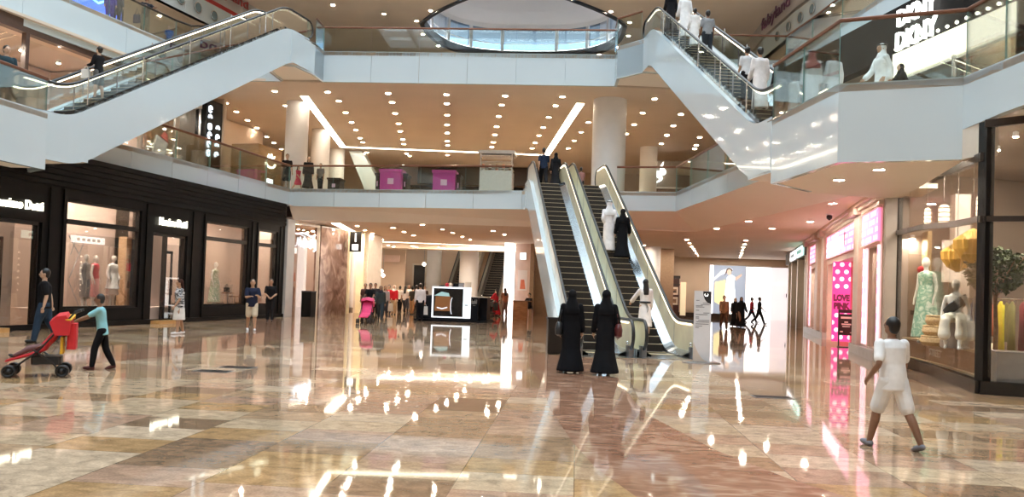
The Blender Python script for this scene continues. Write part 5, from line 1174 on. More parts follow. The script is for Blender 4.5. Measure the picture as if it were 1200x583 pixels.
for k in range(4): mb = MB(); x = -w/2+w*k/3; mb.bb(x-.03, x+.03, .0, .5, 0, 3.5); mb.build('upright', M_wood, t)
for k in range(8):
    g = thing('shelf_box', 'small dark folded parcel on the white gallery shop shelving', 'box', FQ((8.75+s1)/2-w*.4+w*.8*(k % 4)/3, 2.7, .45+.75*(1+k//4)), FQ_RZ, 'parcels on the gallery shop shelving'); mb = MB(); mb.box((0, .1, .15), (.35, .3, .3), None, 0, .03); mb.build('body', (M_navy, M_wood, M_greyc, M_orange)[k % 4], g)
for s in (9.4, 10.6, 11.8):
    o = copy_tree(SP); o.location = FQ(s, 1.4, 3.65); o.scale = (1.6, 1.6, 1.6); tag(o, 'spotlight inside the glazed shop beside the black pillar sign', 'spotlight', 'spotlights of the glazed gallery shop')
t = thing('pillar_sign', 'black pillar sign with vertical white lettering on the middle gallery', 'sign', FQ((s1+s2)/2, 0, 0), FQ_RZ); w = s2-s1
mb = MB(); mb.bb(-w/2, w/2, -.25, 1.2, 0, 4.2); mb.build('pillar', M_black, t)
rnd = random.Random(5)
for c, z0 in ((-.28, 1.5), (.22, 1.5)):
    mb = MB()
    for k in range(6 if c < 0 else 4):
        z = z0+k*.42
        mb.tube([(c*w+.11*cos(2*pi*j/8), -.27, z+.15+.14*sin(2*pi*j/8)) for j in range(3+rnd.randint(2, 6))], .045, 5)
    mb.build('vertical_lettering', M_signcool, t)
s3, s4, s5 = onQ(262, 190)[0], onQ(281, 190)[0], onQ(293, 190)[0]
t = thing('gold_box_stand', 'golden brown boxed counter with a glowing crown mark', 'counter', FQ(s3+.9, -1.4, 0), FQ_RZ)
mb = MB(); mb.bb(-1.0, 1.1, -.6, .9, 0, 2.35); mb.build('body', ramp_mat('gold_brown', [(.3, (.30, .17, .06)), (.7, (.42, .26, .11))], 2, .3, stretch=(1, 1, 6)), t)
mb = MB(); mb.tube([(.1+.4*cos(a), -.63, 1.55+.22*sin(a)) for a in [pi+pi*k/10 for k in range(11)]], .05, 6); mb.tube([(-.22, -.63, 1.7), (-.12, -.63, 1.95), (.0, -.63, 1.75), (.12, -.63, 2.0), (.22, -.63, 1.75), (.4, -.63, 1.92)], .04, 6); mb.build('crown_mark', M_signwarm, t)
mb = MB(); mb.bb(-.2, .3, -.66, -.6, .3, .75); mb.build('notice', M_sign, t)
mb = MB(); mb.bb(s2+.05, s2+.25, -.3, 1.2, 0, 4.5); mb.bb(s2+.25, 22, 3, 3.1, 0, 4.6); S(mb.build('wall_gallery_cream', M_wall, loc=FQ_LOC, rz=FQ_RZ))
t = thing('tilted_poster_board', 'tilted pale board with a red corner behind the escalator flank', 'sign', FQ(onQ(181, 165)[0]-.4, -.6, .75), FQ_RZ)
mb = MB(); mb.extrude([(-.35, 0, .25), (.35, 0, 0), (.55, 0, .75), (-.15, 0, 1.0)], (0, .06, 0)); mb.build('board', mat('board_pale', (.80, .74, .66), .5, noise=.08), t)
mb = MB(); mb.extrude([(.1, -.01, .98), (.55, -.01, .78), (.5, -.01, 1.1), (.3, -.01, 1.2)], (0, .05, 0)); mb.build('red_corner', M_redc, t); mb = MB(); mb.tube([(0, .03, .1), (0, .03, -.75)], .03, 6); mb.build('post', M_dsteel, t)
# far side of the gallery
YG = 58
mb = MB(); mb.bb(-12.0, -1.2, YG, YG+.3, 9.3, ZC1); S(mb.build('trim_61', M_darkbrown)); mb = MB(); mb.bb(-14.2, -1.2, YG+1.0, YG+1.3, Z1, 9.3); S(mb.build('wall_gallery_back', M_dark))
mb = MB(); mb.bb(-12.5, -1.2, YG-.6, YG+.5, Z1, 8.5); S(mb.build('trim_62', mat('pale_counter_wall', (.55, .52, .48), .4, noise=.04)))
mb = MB(); mb.bb(-.5, 24, 60, 60.3, Z1, ZC1); mb.bb(-40, -15, 60, 60.3, Z1, ZC1); S(mb.build('wall_gallery_far', M_wall))
# stairs flank seen left of the far counters
mb = MB(); q = at_y(415, 190, 52).x; mb.extrude([(q-.4, 52, 10.6), (q+.5, 52, 10.6), (q+3.2, 52, Z1), (q+1.7, 52, Z1)], (0, 1.0, 0)); S(fix_normals(mb.build('trim_63', M_white)))
def kiosk_counter(label, px0, px1, y, h, m, topm):
    a, b = at_y(px0, 215, y).x, at_y(px1, 215, y).x; w = b-a
    t = thing('sales_counter', label, 'counter', ((a+b)/2, y, Z1)); mb = MB(); mb.bb(-w/2, w/2, 0, .8, 0, h*.9); mb.build('body', m, t)
    mb = MB(); mb.bb(-w/2-.04, w/2+.04, -.05, .85, h*.9, h); mb.build('top', topm, t)
    mb = MB(); mb.bb(-w*.14, w*.14, -.02, 0, h*.45, h*.66); mb.build('label_plate', mat('pale_plate', (.85, .6, .78), .4), t); return t
M_mag = mat('magenta_panel', (.55, .05, .36), .4, noise=.05)
kiosk_counter('left magenta sales counter behind the middle gallery balustrade', 445, 470, 38.2, 1.35, M_mag, M_mag); kiosk_counter('right magenta sales counter behind the middle gallery balustrade', 507, 533, 38.2, 1.35, M_mag, M_mag)
for a, b, l in ((440, 444, 'dark stand left of the left magenta counter'), (471.5, 477, 'dark stand right of the left magenta counter'), (534.5, 539, 'dark stand right of the right magenta counter')): kiosk_counter(l, a, b, 38.6, 1.2, M_dark, M_dark)
kiosk_counter('low dark bench at the foot of the left gallery columns', 384, 398, 38.2, .85, M_dark, M_darkbrown)
a, b = at_y(562, 205, 37.2).x, at_y(600, 205, 37.2).x
t = thing('snack_stand', 'silver mirrored snack stand right of the magenta counters', 'stand', ((a+b)/2, 37.2, Z1)); w = b-a
mb = MB(); mb.bb(-w/2, w/2, 0, 1.2, 0, 1.25); mb.build('counter', mat('silver_front', (.75, .76, .74), .25, .3, noise=.05), t)
for k in range(3): mb = MB(); mb.bb(-w/2, w/2, .1, 1.1, 1.35+k*.3, 1.38+k*.3); mb.build('shelf', M_steel, t)
for x in (-w/2, w/2-.05): mb = MB(); mb.bb(x, x+.05, .05, .1, 1.25, 2.05); mb.build('post', M_steel, t)
mb = MB(); mb.bb(-w/2-.1, w/2+.1, 0, 1.2, 2.05, 2.2); mb.build('canopy', M_steel, t)
for k in range(9):
    g = thing('snack_jar', 'small snack jar on the shelves of the silver stand', 'jar', ((a+b)/2-w*.42+w*.84*(k % 5)/4, 37.5, Z1+(1.25 if k < 5 else 1.38)), 0, 'jars on the silver snack stand'); mb = MB(); mb.lathe([(.07, 0), (.08, .1), (.06, .18), (.03, .2)], n=10); mb.build('body', (M_cream, M_wood, M_orange)[k % 3], g, smooth=True)
# dark shops on the right of the gallery
mb = MB(); mb.bb(4.6, 14, 50, 50.3, Z1, 8.3); S(mb.build('wall_gallery_brown', M_wood)); mb = MB(); mb.bb(4.6, 14, 49.9, 50.3, 8.3, 10.0); S(mb.build('trim_64', mat('brown_grey', (.22, .17, .13), .35, noise=.1))); mb = MB(); mb.bb(4.6, 14, 49.8, 50.2, 8.25, 8.35); S(mb.build('trim_65', M_cream))
mb = MB(); mb.prism([(8.6, 31), (14, 50), (14.4, 50), (9, 31)], Z1, ZC1); S(mb.build('wall_gallery_right', mat('olive_tan', (.35, .29, .20), .5, noise=.06)))
p = at_y(773, 204, 49.6); t = thing('flame_sign', 'white glowing flame shaped sign beside the cream column', 'sign', p); mb = MB(); mb.tube(spline([((-.28, 0, -.6), .03), ((.1, 0, -.3), .12), ((-.15, 0, 0), .14), ((.25, 0, .1), .12), ((.1, 0, .4), .1), ((.22, 0, .75), .02)], 5)[0], [max(.02, .16*sin(pi*k/25)) for k in range(26)], 8); mb.build('flame', M_sign, t, smooth='all')
# illuminated black store on the right of the gallery
a, b = V((9.46, 24.7)), V((10.9, 19.3)); u = (b-a).normalized(); FK_LOC, FK_RZ = (9.46-u.x*4, 24.7-u.y*4, Z1), atan2(u.y, u.x)
def FK(s, y, z): return FRM(FK_LOC, FK_RZ, s, y, z+Z1)
mb = MB(); mb.bb(-3, 24, 0, .4, 3.15, 4.6); mb.bb(8.6, 9.2, -.1, .4, 0, 4.6); S(mb.build('trim_66', M_black, loc=FK_LOC, rz=FK_RZ))
M_band = emit('cream_lit_band', (1, .90, .72), .95)
mb = MB(); mb.bb(3.9, 8.6, -.08, .3, 2.45, 3.15); S(mb.build('trim_67', M_band, loc=FK_LOC, rz=FK_RZ))
for k in range(13):
    g = thing('bulb', 'round bulb in the row along the top of the lit cream band', 'bulb', FK(4.1+k*.36, -.12, 3.25), FK_RZ, 'bulbs above the lit cream band'); mb = MB(); mb.ball((0, 0, 0), .05, 8, 6); mb.build('globe', emit('bulb_glow', (1, .92, .78), 3), g, smooth='all')
mb = MB(); mb.bb(-3, 8.6, 4.5, 4.6, 0, 4.6); mb.bb(6.3, 6.4, .3, 4.5, 0, 3.2); S(mb.build('wall_gallery_store', mat('store_olive', (.20, .15, .09), .5, noise=.1), loc=FK_LOC, rz=FK_RZ))
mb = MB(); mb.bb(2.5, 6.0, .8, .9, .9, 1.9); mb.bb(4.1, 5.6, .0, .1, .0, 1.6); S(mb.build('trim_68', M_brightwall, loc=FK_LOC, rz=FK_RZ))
t = struct('window_13', loc=FK_LOC, rz=FK_RZ); mb = MB(); mb.bb(3.9, 8.6, .02, .032, 0, 2.45); mb.build('pane', M_glass, t); mb = MB(); mb.bb(6.3, 6.36, 0, .08, 0, 2.45); mb.bb(3.9, 3.96, 0, .08, 0, 2.45); mb.build('frame', M_steel, t)
sign('large white glowing letters on the black store, level with the bronze handrail', 'DKNY', .78, FK(4.95, -.12, 3.42), FK_RZ, M_sign, width=1.7, bold=.0, extrude=.05)
sign('upper white glowing letters on the black store, partly cut by the gallery edge', 'DKNY', .72, FK(4.95, -.12, 4.12), FK_RZ, M_sign, width=1.6, bold=.0, extrude=.05)
for s, y in ((5, 2), (6.8, 1.5), (7.8, 2.2), (4.4, 3)):
    o = copy_tree(SP); o.location = FK(s, y, 3.3); o.scale = (1.6, 1.6, 1.6); tag(o, 'spotlight inside the store with the large glowing letters', 'spotlight', 'spotlights of the glowing letter store')
# ------------------------------------------------------------------ upper gallery walls, screen, porthole discs, lettering
mb = MB(); mb.prism([(-27, 20), (-24.5, 34), (-23.5, 52), (-23.9, 52), (-24.9, 34), (-27.4, 20)], Z2, 16.5); S(mb.build('wall_upper_left', M_wall)); mb = MB(); mb.prism([(17, 18), (13.2, 36), (12.0, 52), (12.4, 52), (13.6, 36), (17.4, 18)], Z2, 16.5); S(mb.build('wall_upper_right', M_wall))
mb = MB(); mb.bb(-23.7, 12.2, 60, 60.3, Z2, Z3); S(mb.build('wall_upper_back', M_gray))
p = at_y(105, -2, 34); t = thing('video_screen', 'large blue glowing screen above the upper gallery', 'screen', (p.x, 34, p.z), R(60)); mb = MB(); mb.bb(-1.6, 1.6, 0, .1, -.9, .9); mb.build('frame', M_rubber, t); mb = MB(); mb.bb(-1.5, 1.5, -.01, 0, -.8, .8); mb.build('display', emit('blue_display', (.08, .16, .85), 1.4), t); mb = MB(); mb.tube([(-1.2, -.02, -.3), (-.3, -.02, .2), (.4, -.02, -.1), (1.2, -.02, .4)], .05, 6); mb.build('bright_line', emit('cyan_line', (.3, .8, 1), 2), t); mb = MB(); mb.bb(-.1, .1, .1, .2, -3.2, -.8); mb.build('post', M_rubber, t)
def disc(label, px, py, y, rz, grp):
    p = at_y(px, py, y); t = thing('porthole_disc', label, 'porthole', p, rz, grp); mb = MB(); n = 20; mb.add([(.24*cos(2*pi*k/n), -.05, .24*sin(2*pi*k/n)) for k in range(n)]+[(.28*cos(2*pi*k/n), .02, .28*sin(2*pi*k/n)) for k in range(n)], [tuple(range(n))]+[(k, (k+1) % n, n+(k+1) % n, n+k) for k in range(n)]); mb.build('glass', mat('porthole_glass', (.25, .36, .42), .12, .5, noise=.1, nscale=1.5), t)
    mb = MB(); mb.tube([(.28*cos(2*pi*k/n), -.02, .28*sin(2*pi*k/n)) for k in range(n)], .03, 6, closed=True); mb.build('rim', M_steel, t, smooth='all')
def along(E, px, py):
    """hit of a pixel ray with the band E"""
    d = ray(px, py); best = None
    for i in range(len(E)-1):
        a, b = V(E[i]), V(E[i+1]); n = V((-(b-a).y, (b-a).x)); t_ = n.dot(a)/n.dot(V((d.x, d.y))); q = V((d.x, d.y))*t_; k = (q-a).dot(b-a)/(b-a).length_squared
        if t_ > 0 and -.2 <= k <= 1.2 and (best is None or abs(k-.5) < best[0]): best = (abs(k-.5), q, atan2((b-a).y, (b-a).x), HC+d.z*t_)
    return best
for E_, lst, side in ((E3L, ((211, 2), (231, 11), (250, 20)), 'left'), (E3R, ((953, 4), (939, 15), (925, 25), (912, 33)), 'right')):
    for k, (px, py) in enumerate(lst):
        h = along(E_, px, py)
        if h: disc('%s porthole on the pale band of the %s' % (('nearest', 'second', 'third', 'last')[k], 'wall with the red stripe' if side == 'left' else 'wall opposite the red stripe'), px, py, h[1].y-.0, h[2], None); q = [o for o in COL.objects if o.name.startswith('porthole_disc')][-1]; nn = V((sin(h[2]), -cos(h[2]))); q.location = (h[1].x+nn.x*.05, h[1].y+nn.y*.05, 17.1)
h = along(E3R, 910, 9); M_purple = mat('purple_letter', (.16, .06, .14), .4)
nn = V((sin(h[2]), -cos(h[2]))); sign('dark rounded lettering on the grey band by the right portholes', 'fabyland', 1.0, (h[1].x+nn.x*.08, h[1].y+nn.y*.08, 18.6), h[2], M_purple, width=4.6, bold=.01)
h = along(E3L, 268, 8); nn = V((sin(h[2]), -cos(h[2]))); sign('red outlined lettering panel on the grey band by the left portholes', 'fabyland', .8, (h[1].x+nn.x*.08, h[1].y+nn.y*.08, 18.8), h[2], mat('brick_letter', (.42, .08, .08), .4), width=3.6, bold=.01)
# ------------------------------------------------------------------ people
SKIN = {'light': (.62, .40, .28), 'tan': (.45, .26, .16), 'brown': (.26, .13, .075)}
def skin(k): return mat('skin_'+k, SKIN[k], .5, noise=.05, nscale=9)
def cloth(c, kind='plain'):
    nm = 'cloth_%s_%02d_%02d_%02d' % (kind, int(c[0]*99), int(c[1]*99), int(c[2]*99))
    return mat(nm, c, .85, noise=.12, nscale=6, bump=.25, spec=.12)
HAIRM = mat('dark_hair', (.012, .009, .008), .45, noise=.2, nscale=30)
def xball(mb, M, c, r, n=12, m=8):
    o = len(mb.v); mb.ball(c, r, n, m)
    for i in range(o, len(mb.v)): mb.v[i] = tuple(M @ V(mb.v[i]))
def hand(mb, w, d, side, H, curl=.35, up=None):
    """palm with four unequal bent fingers and a thumb leaving its side"""
    d = d.normalized(); a = V((side, 0, 0)); a = (a-d*d.dot(a)); a = a.normalized() if a.length > .2 else d.orthogonal().normalized()
    nrm = d.cross(a).normalized()            # back of the hand
    acr = nrm.cross(d).normalized()
    # across the knuckles runs front to back when the arm hangs down
    acr, nrm = (nrm, acr) if abs(d.z) > .6 else (acr, nrm)
    inward = nrm*(1 if nrm.x*side < 0 else -1) if abs(d.z) > .6 else (nrm if nrm.z < 0 else -nrm)
    k = H/1.7; fwd = acr if acr.y > 0 or abs(d.z) <= .6 else -acr
    mb.tube([w-d*.01*k, w+d*.03*k, w+d*.075*k, w+d*.088*k], [(.018*k, .024*k), (.016*k, .034*k), (.014*k, .038*k), (.008*k, .03*k)], 8)
    for i, (o, ln) in enumerate(((-.029, .070), (-.010, .080), (.010, .074), (.028, .056))):
        b = w+d*.078*k-fwd*o*k; p1 = b+d*ln*.45*k+inward*.006*k; dd = (d*cos(curl)+inward*sin(curl)); p2 = p1+dd*ln*.33*k; d3 = (d*cos(curl*2.2)+inward*sin(curl*2.2)); p3 = p2+d3*ln*.28*k
        mb.tube([b, p1, p2, p3], [.0085*k, .008*k, .0072*k, .005*k], 6)
    b = w+d*.025*k+fwd*.022*k; q = (d*.75+fwd*.6).normalized()
    mb.tube([b, b+q*.03*k, b+(q*.6+d*.5).normalized()*.055*k, b+(q*.3+d*.9+inward*.3).normalized()*.075*k], [.011*k, .0105*k, .009*k, .006*k], 6)
NP = 0
def person(label, loc, face, H=1.7, pose=None, top=None, bottom=None, shoes=(.05, .05, .05), hair='short', hairc=None, sk='tan', robe=None, cover=None, flare=None, lod=1, build=1.0, group=None, vox=None, accent=None, seat=None):
    """face: world direction (degrees) the person looks along; -90 = towards the viewer"""
    global NP; NP += 1
    P = dict(hl=4, hr=-4, kl=4, kr=6, sl=4, sr=-4, al=8, ar=8, el=14, er=14, il=None, ir=None, lean=2, yaw=0, pitch=0, curl=.4, spread=0)
    if pose: P.update(pose)
    S_ = skin(sk); vox = vox or {0: .009, 1: .014, 2: .019}[lod]; B = build
    hipz = .525*H; th, sh = .245*H, .245*H
    # legs (relative to the pelvis)
    legs = {}
    for s, a, k in ((-1, P['hl'], P['kl']), (1, P['hr'], P['kr'])):
        a, k = R(a), R(k); sp_ = s*sin(R(P['spread'])); hip = V((s*.052*H, 0, 0)); kn = hip+V((sp_+s*.004, sin(a), -cos(a)))*th; an = kn+V((sp_, sin(a-k), -cos(a-k)))*sh; legs[s] = (hip, kn, an, a-k)
    low = min(legs[s][2].z for s in legs)
    pz = -low+.038*H if seat is None else seat
    pel = V((0, 0, pz)); lean = R(P['lean']); t = V((0, sin(lean), cos(lean)))
    L = {s: tuple(pel+q for q in legs[s][:3])+(legs[s][3],) for s in legs}
    shc = pel+t*.290*H; nb = pel+t*.318*H; hp = R(P['pitch'])
    hc = nb+V((0, sin(lean*.6+hp*.4), cos(lean*.6)))*.095*H
    Mh = Matrix.Translation(hc) @ Matrix.Rotation(R(P['yaw']), 4, 'Z') @ Matrix.Rotation(-hp, 4, 'X')
    arms = {}
    for s, a, ab, e, ii in ((-1, P['sl'], P['al'], P['el'], P['il']), (1, P['sr'], P['ar'], P['er'], P['ir'])):
        a, ab, e = R(a), R(ab), R(e); fb = ab*.4 if ii is None else R(-ii)
        sp = shc+V((s*.098*H*B**.5, 0, -.012*H)); u = V((s*sin(ab), cos(ab)*sin(a), -cos(ab)*cos(a))); f = V((s*sin(fb), cos(fb)*sin(a+e), -cos(fb)*cos(a+e)))
        el = sp+u*.170*H; wr = el+f*.142*H; arms[s] = (sp, el, wr, f)
    # ---- body: one continuous skin surface
    mb = MB()
    mb.tube([pel-t*.045*H, pel-t*.02*H, pel+t*.04*H, pel+t*.11*H, pel+t*.18*H, pel+t*.24*H, pel+t*.285*H, pel+t*.312*H], [(.03*H, .05*H), (.056*H*B, .088*H*B), (.058*H*B, .09*H*B), (.052*H*B, .078*H*B), (.058*H*B, .086*H*B), (.062*H*B, .098*H), (.046*H, .095*H), (.032*H, .045*H)], 16)
    limb(mb, [(nb-t*.03*H, .033*H), (nb+t*.02*H, .030*H), (hc-V((0, .008*H, .03*H)), .031*H)])
    xball(mb, Mh, (0, 0, 0), (.0445*H, .056*H, .064*H), 16, 12); xball(mb, Mh, (0, .016*H, -.034*H), (.034*H, .037*H, .035*H))
    if lod < 2:
        xball(mb, Mh, (0, .058*H, -.012*H), (.008*H, .013*H, .015*H)); xball(mb, Mh, (0, .050*H, -.037*H), (.014*H, .008*H, .006*H)); xball(mb, Mh, (0, .049*H, .016*H), (.030*H, .010*H, .006*H))
        for s in (-1, 1): xball(mb, Mh, (s*.046*H, -.002*H, -.006*H), (.006*H, .014*H, .018*H))
    for s in (-1, 1):
        hip, kn, an, sa = L[s]; sp, el, wr, f = arms[s]
        limb(mb, [(hip+V((0, 0, .01*H)), .056*H*B), ((hip+kn)/2, .048*H*B), (kn, .034*H), (kn+(an-kn)*.3+V((0, -.008*H, 0)), .035*H), (an, .021*H)])
        fd = V((0, cos(max(-.9, min(.5, sa*.8))), sin(max(-.9, min(.5, sa*.8))))); toe = an+fd*.085*H+V((0, 0, -.022*H))
        limb(mb, [(an+V((0, -.012*H, -.018*H)), .021*H), (an+fd*.045*H+V((0, 0, -.02*H)), .021*H), (toe, .014*H)])
        limb(mb, [(sp, .034*H*B), ((sp+el)/2, .028*H*B), (el, .023*H), ((el*.65+wr*.35), .0235*H), (wr, .016*H)])
    ex = None
    if lod == 0:
        for s in (-1, 1): hand(mb, arms[s][2], arms[s][3], s, H, P['curl'])
    else:
        ex = MB()
        for s in (-1, 1): hand(ex, arms[s][2], arms[s][3], s, H, P['curl'])
    o = remesh(mb, 'person', vox, [S_], None, loc, R(face-90), ex)
    tag(o, label, 'person', group)
    put = lambda g, nm, m, v=None: remesh(g, nm, v or vox*1.15, [m], o)
    # ---- clothing
    if top:
        c, sl = top[0], top[1]; g = MB(); q = .012*H; lo_ = -.035*H if len(top) < 3 else top[2]*H
        g.tube([pel+t*(lo_-.005*H), pel+t*lo_, pel+t*.05*H, pel+t*.12*H, pel+t*.19*H, pel+t*.245*H, pel+t*.288*H, pel+t*.312*H], [(.05*H*B+q, .082*H*B+q), (.062*H*B+q, .094*H*B+q), (.060*H*B+q, .090*H*B+q), (.056*H*B+q, .082*H*B+q), (.060*H*B+q, .088*H*B+q), (.062*H*B+q, .100*H+q), (.046*H+q, .098*H+q*.6), (.036*H, .046*H)], 18)
        for s in (-1, 1):
            sp, el, wr, f = arms[s]
            if sl == 'short': limb(g, [(sp, .040*H*B), ((sp*.5+el*.5), .038*H*B), (sp*.25+el*.75, .037*H*B)])
            elif sl == 'long': limb(g, [(sp, .040*H*B), ((sp+el)/2, .036*H*B), (el, .031*H), (el*.1+wr*.9, .025*H)])
        m = top[3] if len(top) > 3 else cloth(c); put(g, 'shirt' if sl != 'jacket' else 'jacket', m)
    if bottom:
        kd, c = bottom; g = MB(); q = .012*H
        if kd in ('trousers', 'shorts', 'leggings'):
            q = .009*H if kd == 'leggings' else q
            g.tube([pel-t*.05*H, pel-t*.02*H, pel+t*.03*H, pel+t*.055*H], [(.045*H*B, .07*H*B), (.060*H*B+q*.6, .092*H*B+q*.6), (.060*H*B+q*.4, .090*H*B+q*.4), (.05*H*B, .076*H*B)], 16)
            for s in (-1, 1):
                hip, kn, an, sa = L[s]
                if kd == 'shorts': limb(g, [(hip, .056*H*B+q*.5), ((hip+kn)/2, .051*H*B+q*.6), (kn*.9+hip*.1, .047*H*B+q*.7)])
                else: limb(g, [(hip, .058*H*B+q*.6), ((hip+kn)/2, .050*H*B+q*.7), (kn, .038*H+q*.8), ((kn+an)/2, .036*H+q*.7), (an+V((0, 0, .01*H)), .024*H+q)])
            put(g, kd, cloth(c))
        else:
            zz = {'skirt': .5, 'knee_skirt': .44, 'long_skirt': .06}[kd]*H*.6; x = (L[-1][1]+L[1][1])/2; wd = abs(L[-1][1].y-L[1][1].y)/2
            b = V((0, x.y*.6, max(.03*H, L[1][1].z-.02*H if kd != 'long_skirt' else .05*H)))
            g.tube([b, b+V((0, 0, .01)), (b+pel)/2, pel, pel+t*.06*H], [(.07*H+wd, .095*H), (.08*H+wd, .105*H), (.08*H+wd*.6, .108*H), (.07*H*B, .102*H*B), (.056*H*B, .084*H*B)], 18); put(g, 'skirt', cloth(c))
    if robe:
        c, hem = robe; g = MB(); fx = (L[-1][2]+L[1][2])/2; wd = abs(L[-1][2].y-L[1][2].y)/2; zb = hem*H+min(0, loc[2]*0)
        if seat is None:
            bt = V((0, fx.y*.9, zb)); md = (bt+pel)/2+V((0, 0, .02))
            fl = flare or (1.32 if c[0] < .1 else 1.0); g.tube([bt, bt+V((0, 0, .012*H)), bt+(md-bt)*.5, md, pel, pel+t*.1*H, pel+t*.2*H, pel+t*.25*H, pel+t*.29*H, pel+t*.314*H], [(.10*H*fl+wd*.8, .125*H*fl), (.105*H*fl+wd*.8, .13*H*fl), (.096*H*(1+fl)/2+wd*.6, .122*H*(1+fl)/2), (.085*H+wd*.35, .115*H), (.074*H*B, .108*H*B), (.068*H*B, .098*H*B), (.074*H*B, .104*H), (.074*H, .108*H), (.056*H, .102*H), (.036*H, .045*H)], 20)
        for s in (-1, 1):
            sp, el, wr, f = arms[s]; limb(g, [(sp, .042*H), ((sp+el)/2, .040*H), (el, .040*H), (el*.15+wr*.85, .040*H)])
        m = cloth(c); put(g, 'robe', m)
    # ---- head cover or hair
    hm = HAIRM if hairc is None else cloth(hairc, 'hair')
    g = MB()
    if hair == 'short' or hair == 'long' or hair == 'cap' or hair == 'bun':
        xball(g, Mh, (0, -.012*H, .013*H), (.0515*H, .057*H, .064*H), 16, 12); xball(g, Mh, (0, -.026*H, -.020*H), (.044*H, .036*H, .040*H))
        if hair == 'long':
            bk = Mh @ V((0, -.04*H, -.02*H)); dn = V((0, -.05*H, 0))+shc+V((0, -.02*H, -.09*H)); g.tube([bk+V((0, .01*H, .03*H)), bk, (bk+dn)/2, dn], [(.02*H, .035*H), (.03*H, .046*H), (.026*H, .056*H), (.012*H, .045*H)], 12)
        if hair == 'bun': xball(g, Mh, (0, -.062*H, .025*H), (.026*H, .026*H, .026*H))
        put(g, 'hair', hm, min(vox, .013))
        if hair == 'cap':
            g = MB(); xball(g, Mh, (0, -.004*H, .022*H), (.052*H, .060*H, .055*H)); xball(g, Mh, (0, .06*H, .03*H), (.036*H, .035*H, .006*H)); put(g, 'cap', hm)
    elif hair in ('hijab', 'ghutra'):
        xball(g, Mh, (0, -.012*H, .006*H), (.054*H, .058*H, .066*H), 16, 12); xball(g, Mh, (0, -.012*H, -.035*H), (.050*H, .050*H, .045*H))
        bk = Mh @ V((0, -.02*H, -.05*H)); w_ = .085 if hair == 'hijab' else .11
        g.tube([bk+V((0, .004*H, .03*H)), bk+V((0, .004*H, -.01*H)), nb+V((0, -.008*H, -.015*H)), shc+V((0, -.012*H, -.05*H)), shc+V((0, -.016*H, -.11*H))], [(.046*H, .048*H), (.054*H, .058*H), (.068*H, .080*H), (.078*H, w_*1.22*H), (.074*H, w_*1.16*H)], 16)
        put(g, 'headscarf', cloth(cover or (.01, .01, .012)))
        if hair == 'ghutra':
            g = MB(); ring_ = [Mh @ V((.055*H*cos(2*pi*k/18), -.012*H+.058*H*sin(2*pi*k/18), .040*H)) for k in range(18)]; g.tube(ring_, .0075*H, 6, closed=True); g.build('head_cord', HAIRM, o, smooth='all')
    if lod < 2:
        for s in (-1, 1):
            g = MB(); xball(g, Mh, (s*.0175*H, .0525*H, .002*H), (.0075*H, .004*H, .0045*H), 8, 6); g.build('eye', HAIRM, o, smooth='all')
    # ---- shoes
    for s in (-1, 1):
        hip, kn, an, sa = L[s]; q = max(-.9, min(.5, sa*.8)); fd = V((0, cos(q), sin(q))); g = MB()
        limb(g, [(an+V((0, -.016*H, -.014*H)), .0235*H), (an+fd*.04*H+V((0, 0, -.018*H)), .025*H), (an+fd*.092*H+V((0, 0, -.022*H)), .017*H)], 10); g.build('shoe', cloth(shoes, 'shoe'), o, smooth='all')
    return o, dict(arms=arms, pel=pel, shc=shc, hc=hc, M=Matrix.Translation(V(loc)) @ Matrix.Rotation(R(face-90), 4, 'Z'))
def carry_bag(label, info, side, m, w=.28, h=.24, strap=.25, kind='bag', dx=0.0, dz=0.0, name='handbag'):
    wr = info['M'] @ (info['arms'][side][2]+info['arms'][side][3]*.07)
    t = thing(name, label, 'bag', (wr.x, wr.y, wr.z-strap-h+dz), 0)
    mb = MB(); mb.extrude([(-w/2, -.05, 0), (w/2, -.05, 0), (w*.45, -.05, h), (-w*.45, -.05, h)], (0, .1, 0)); fix_normals(mb.build('body', m, t))
    mb = MB(); mb.tube([(-w*.25, 0, h), (-w*.15, 0, h+strap*.7), (0, 0, h+strap), (w*.15, 0, h+strap*.7), (w*.25, 0, h)], .009, 6); mb.build('strap', m, t, smooth='all')
    return t
def foot(px, py): p = at_z(px, py, 0); return (p.x, p.y, 0)
def head(px, py, zf, H): p = at_z(px, py, zf+H); return (p.x, p.y, zf)
W_ = dict(walk=dict(hl=24, hr=-20, kl=6, kr=22, sl=-18, sr=20, el=22, er=24), walk2=dict(hl=-20, hr=24, kl=24, kr=6, sl=20, sr=-18, el=24, er=22), stand=dict(), lean_rail=dict(sl=55, sr=50, el=30, er=35, lean=8))
BLK, WHT = (.012, .012, .014), (.86, .85, .85)
# --- people on the hall floor
boy, bi = person('boy seen from behind in white shirt and white shorts in front of the corner shop', foot(1045, 526), 104, 1.45, dict(hl=16, hr=-14, kl=8, kr=12, spread=8, sl=-22, sr=14, el=62, er=14, al=16, ar=14, lean=5, yaw=14, pitch=-4), (WHT, 'short', -.075), ('shorts', (.80, .79, .78)), (.22, .22, .25), sk='brown', lod=0, build=1.05)
man, mi_ = person('man in a black polo shirt and jeans walking behind the red stroller', foot(50, 402), 214, 1.74, dict(hl=16, hr=-14, kl=8, kr=18, sl=-10, sr=-24, el=20, er=12, ar=16), ((.014, .013, .015), 'short', -.05), ('trousers', (.035, .06, .10)), sk='light', lod=0, build=1.18)
cy_, ci = person('child in a light blue shirt and black leggings pushing the red stroller', foot(118, 433), 206, 1.30, dict(hl=18, hr=-10, kl=12, kr=14, sl=56, sr=52, el=10, er=14, al=4, ar=4, lean=8), ((.30, .62, .70), 'short', -.06), ('leggings', (.012, .012, .018)), (.12, .05, .05), sk='brown', lod=0, build=.92)
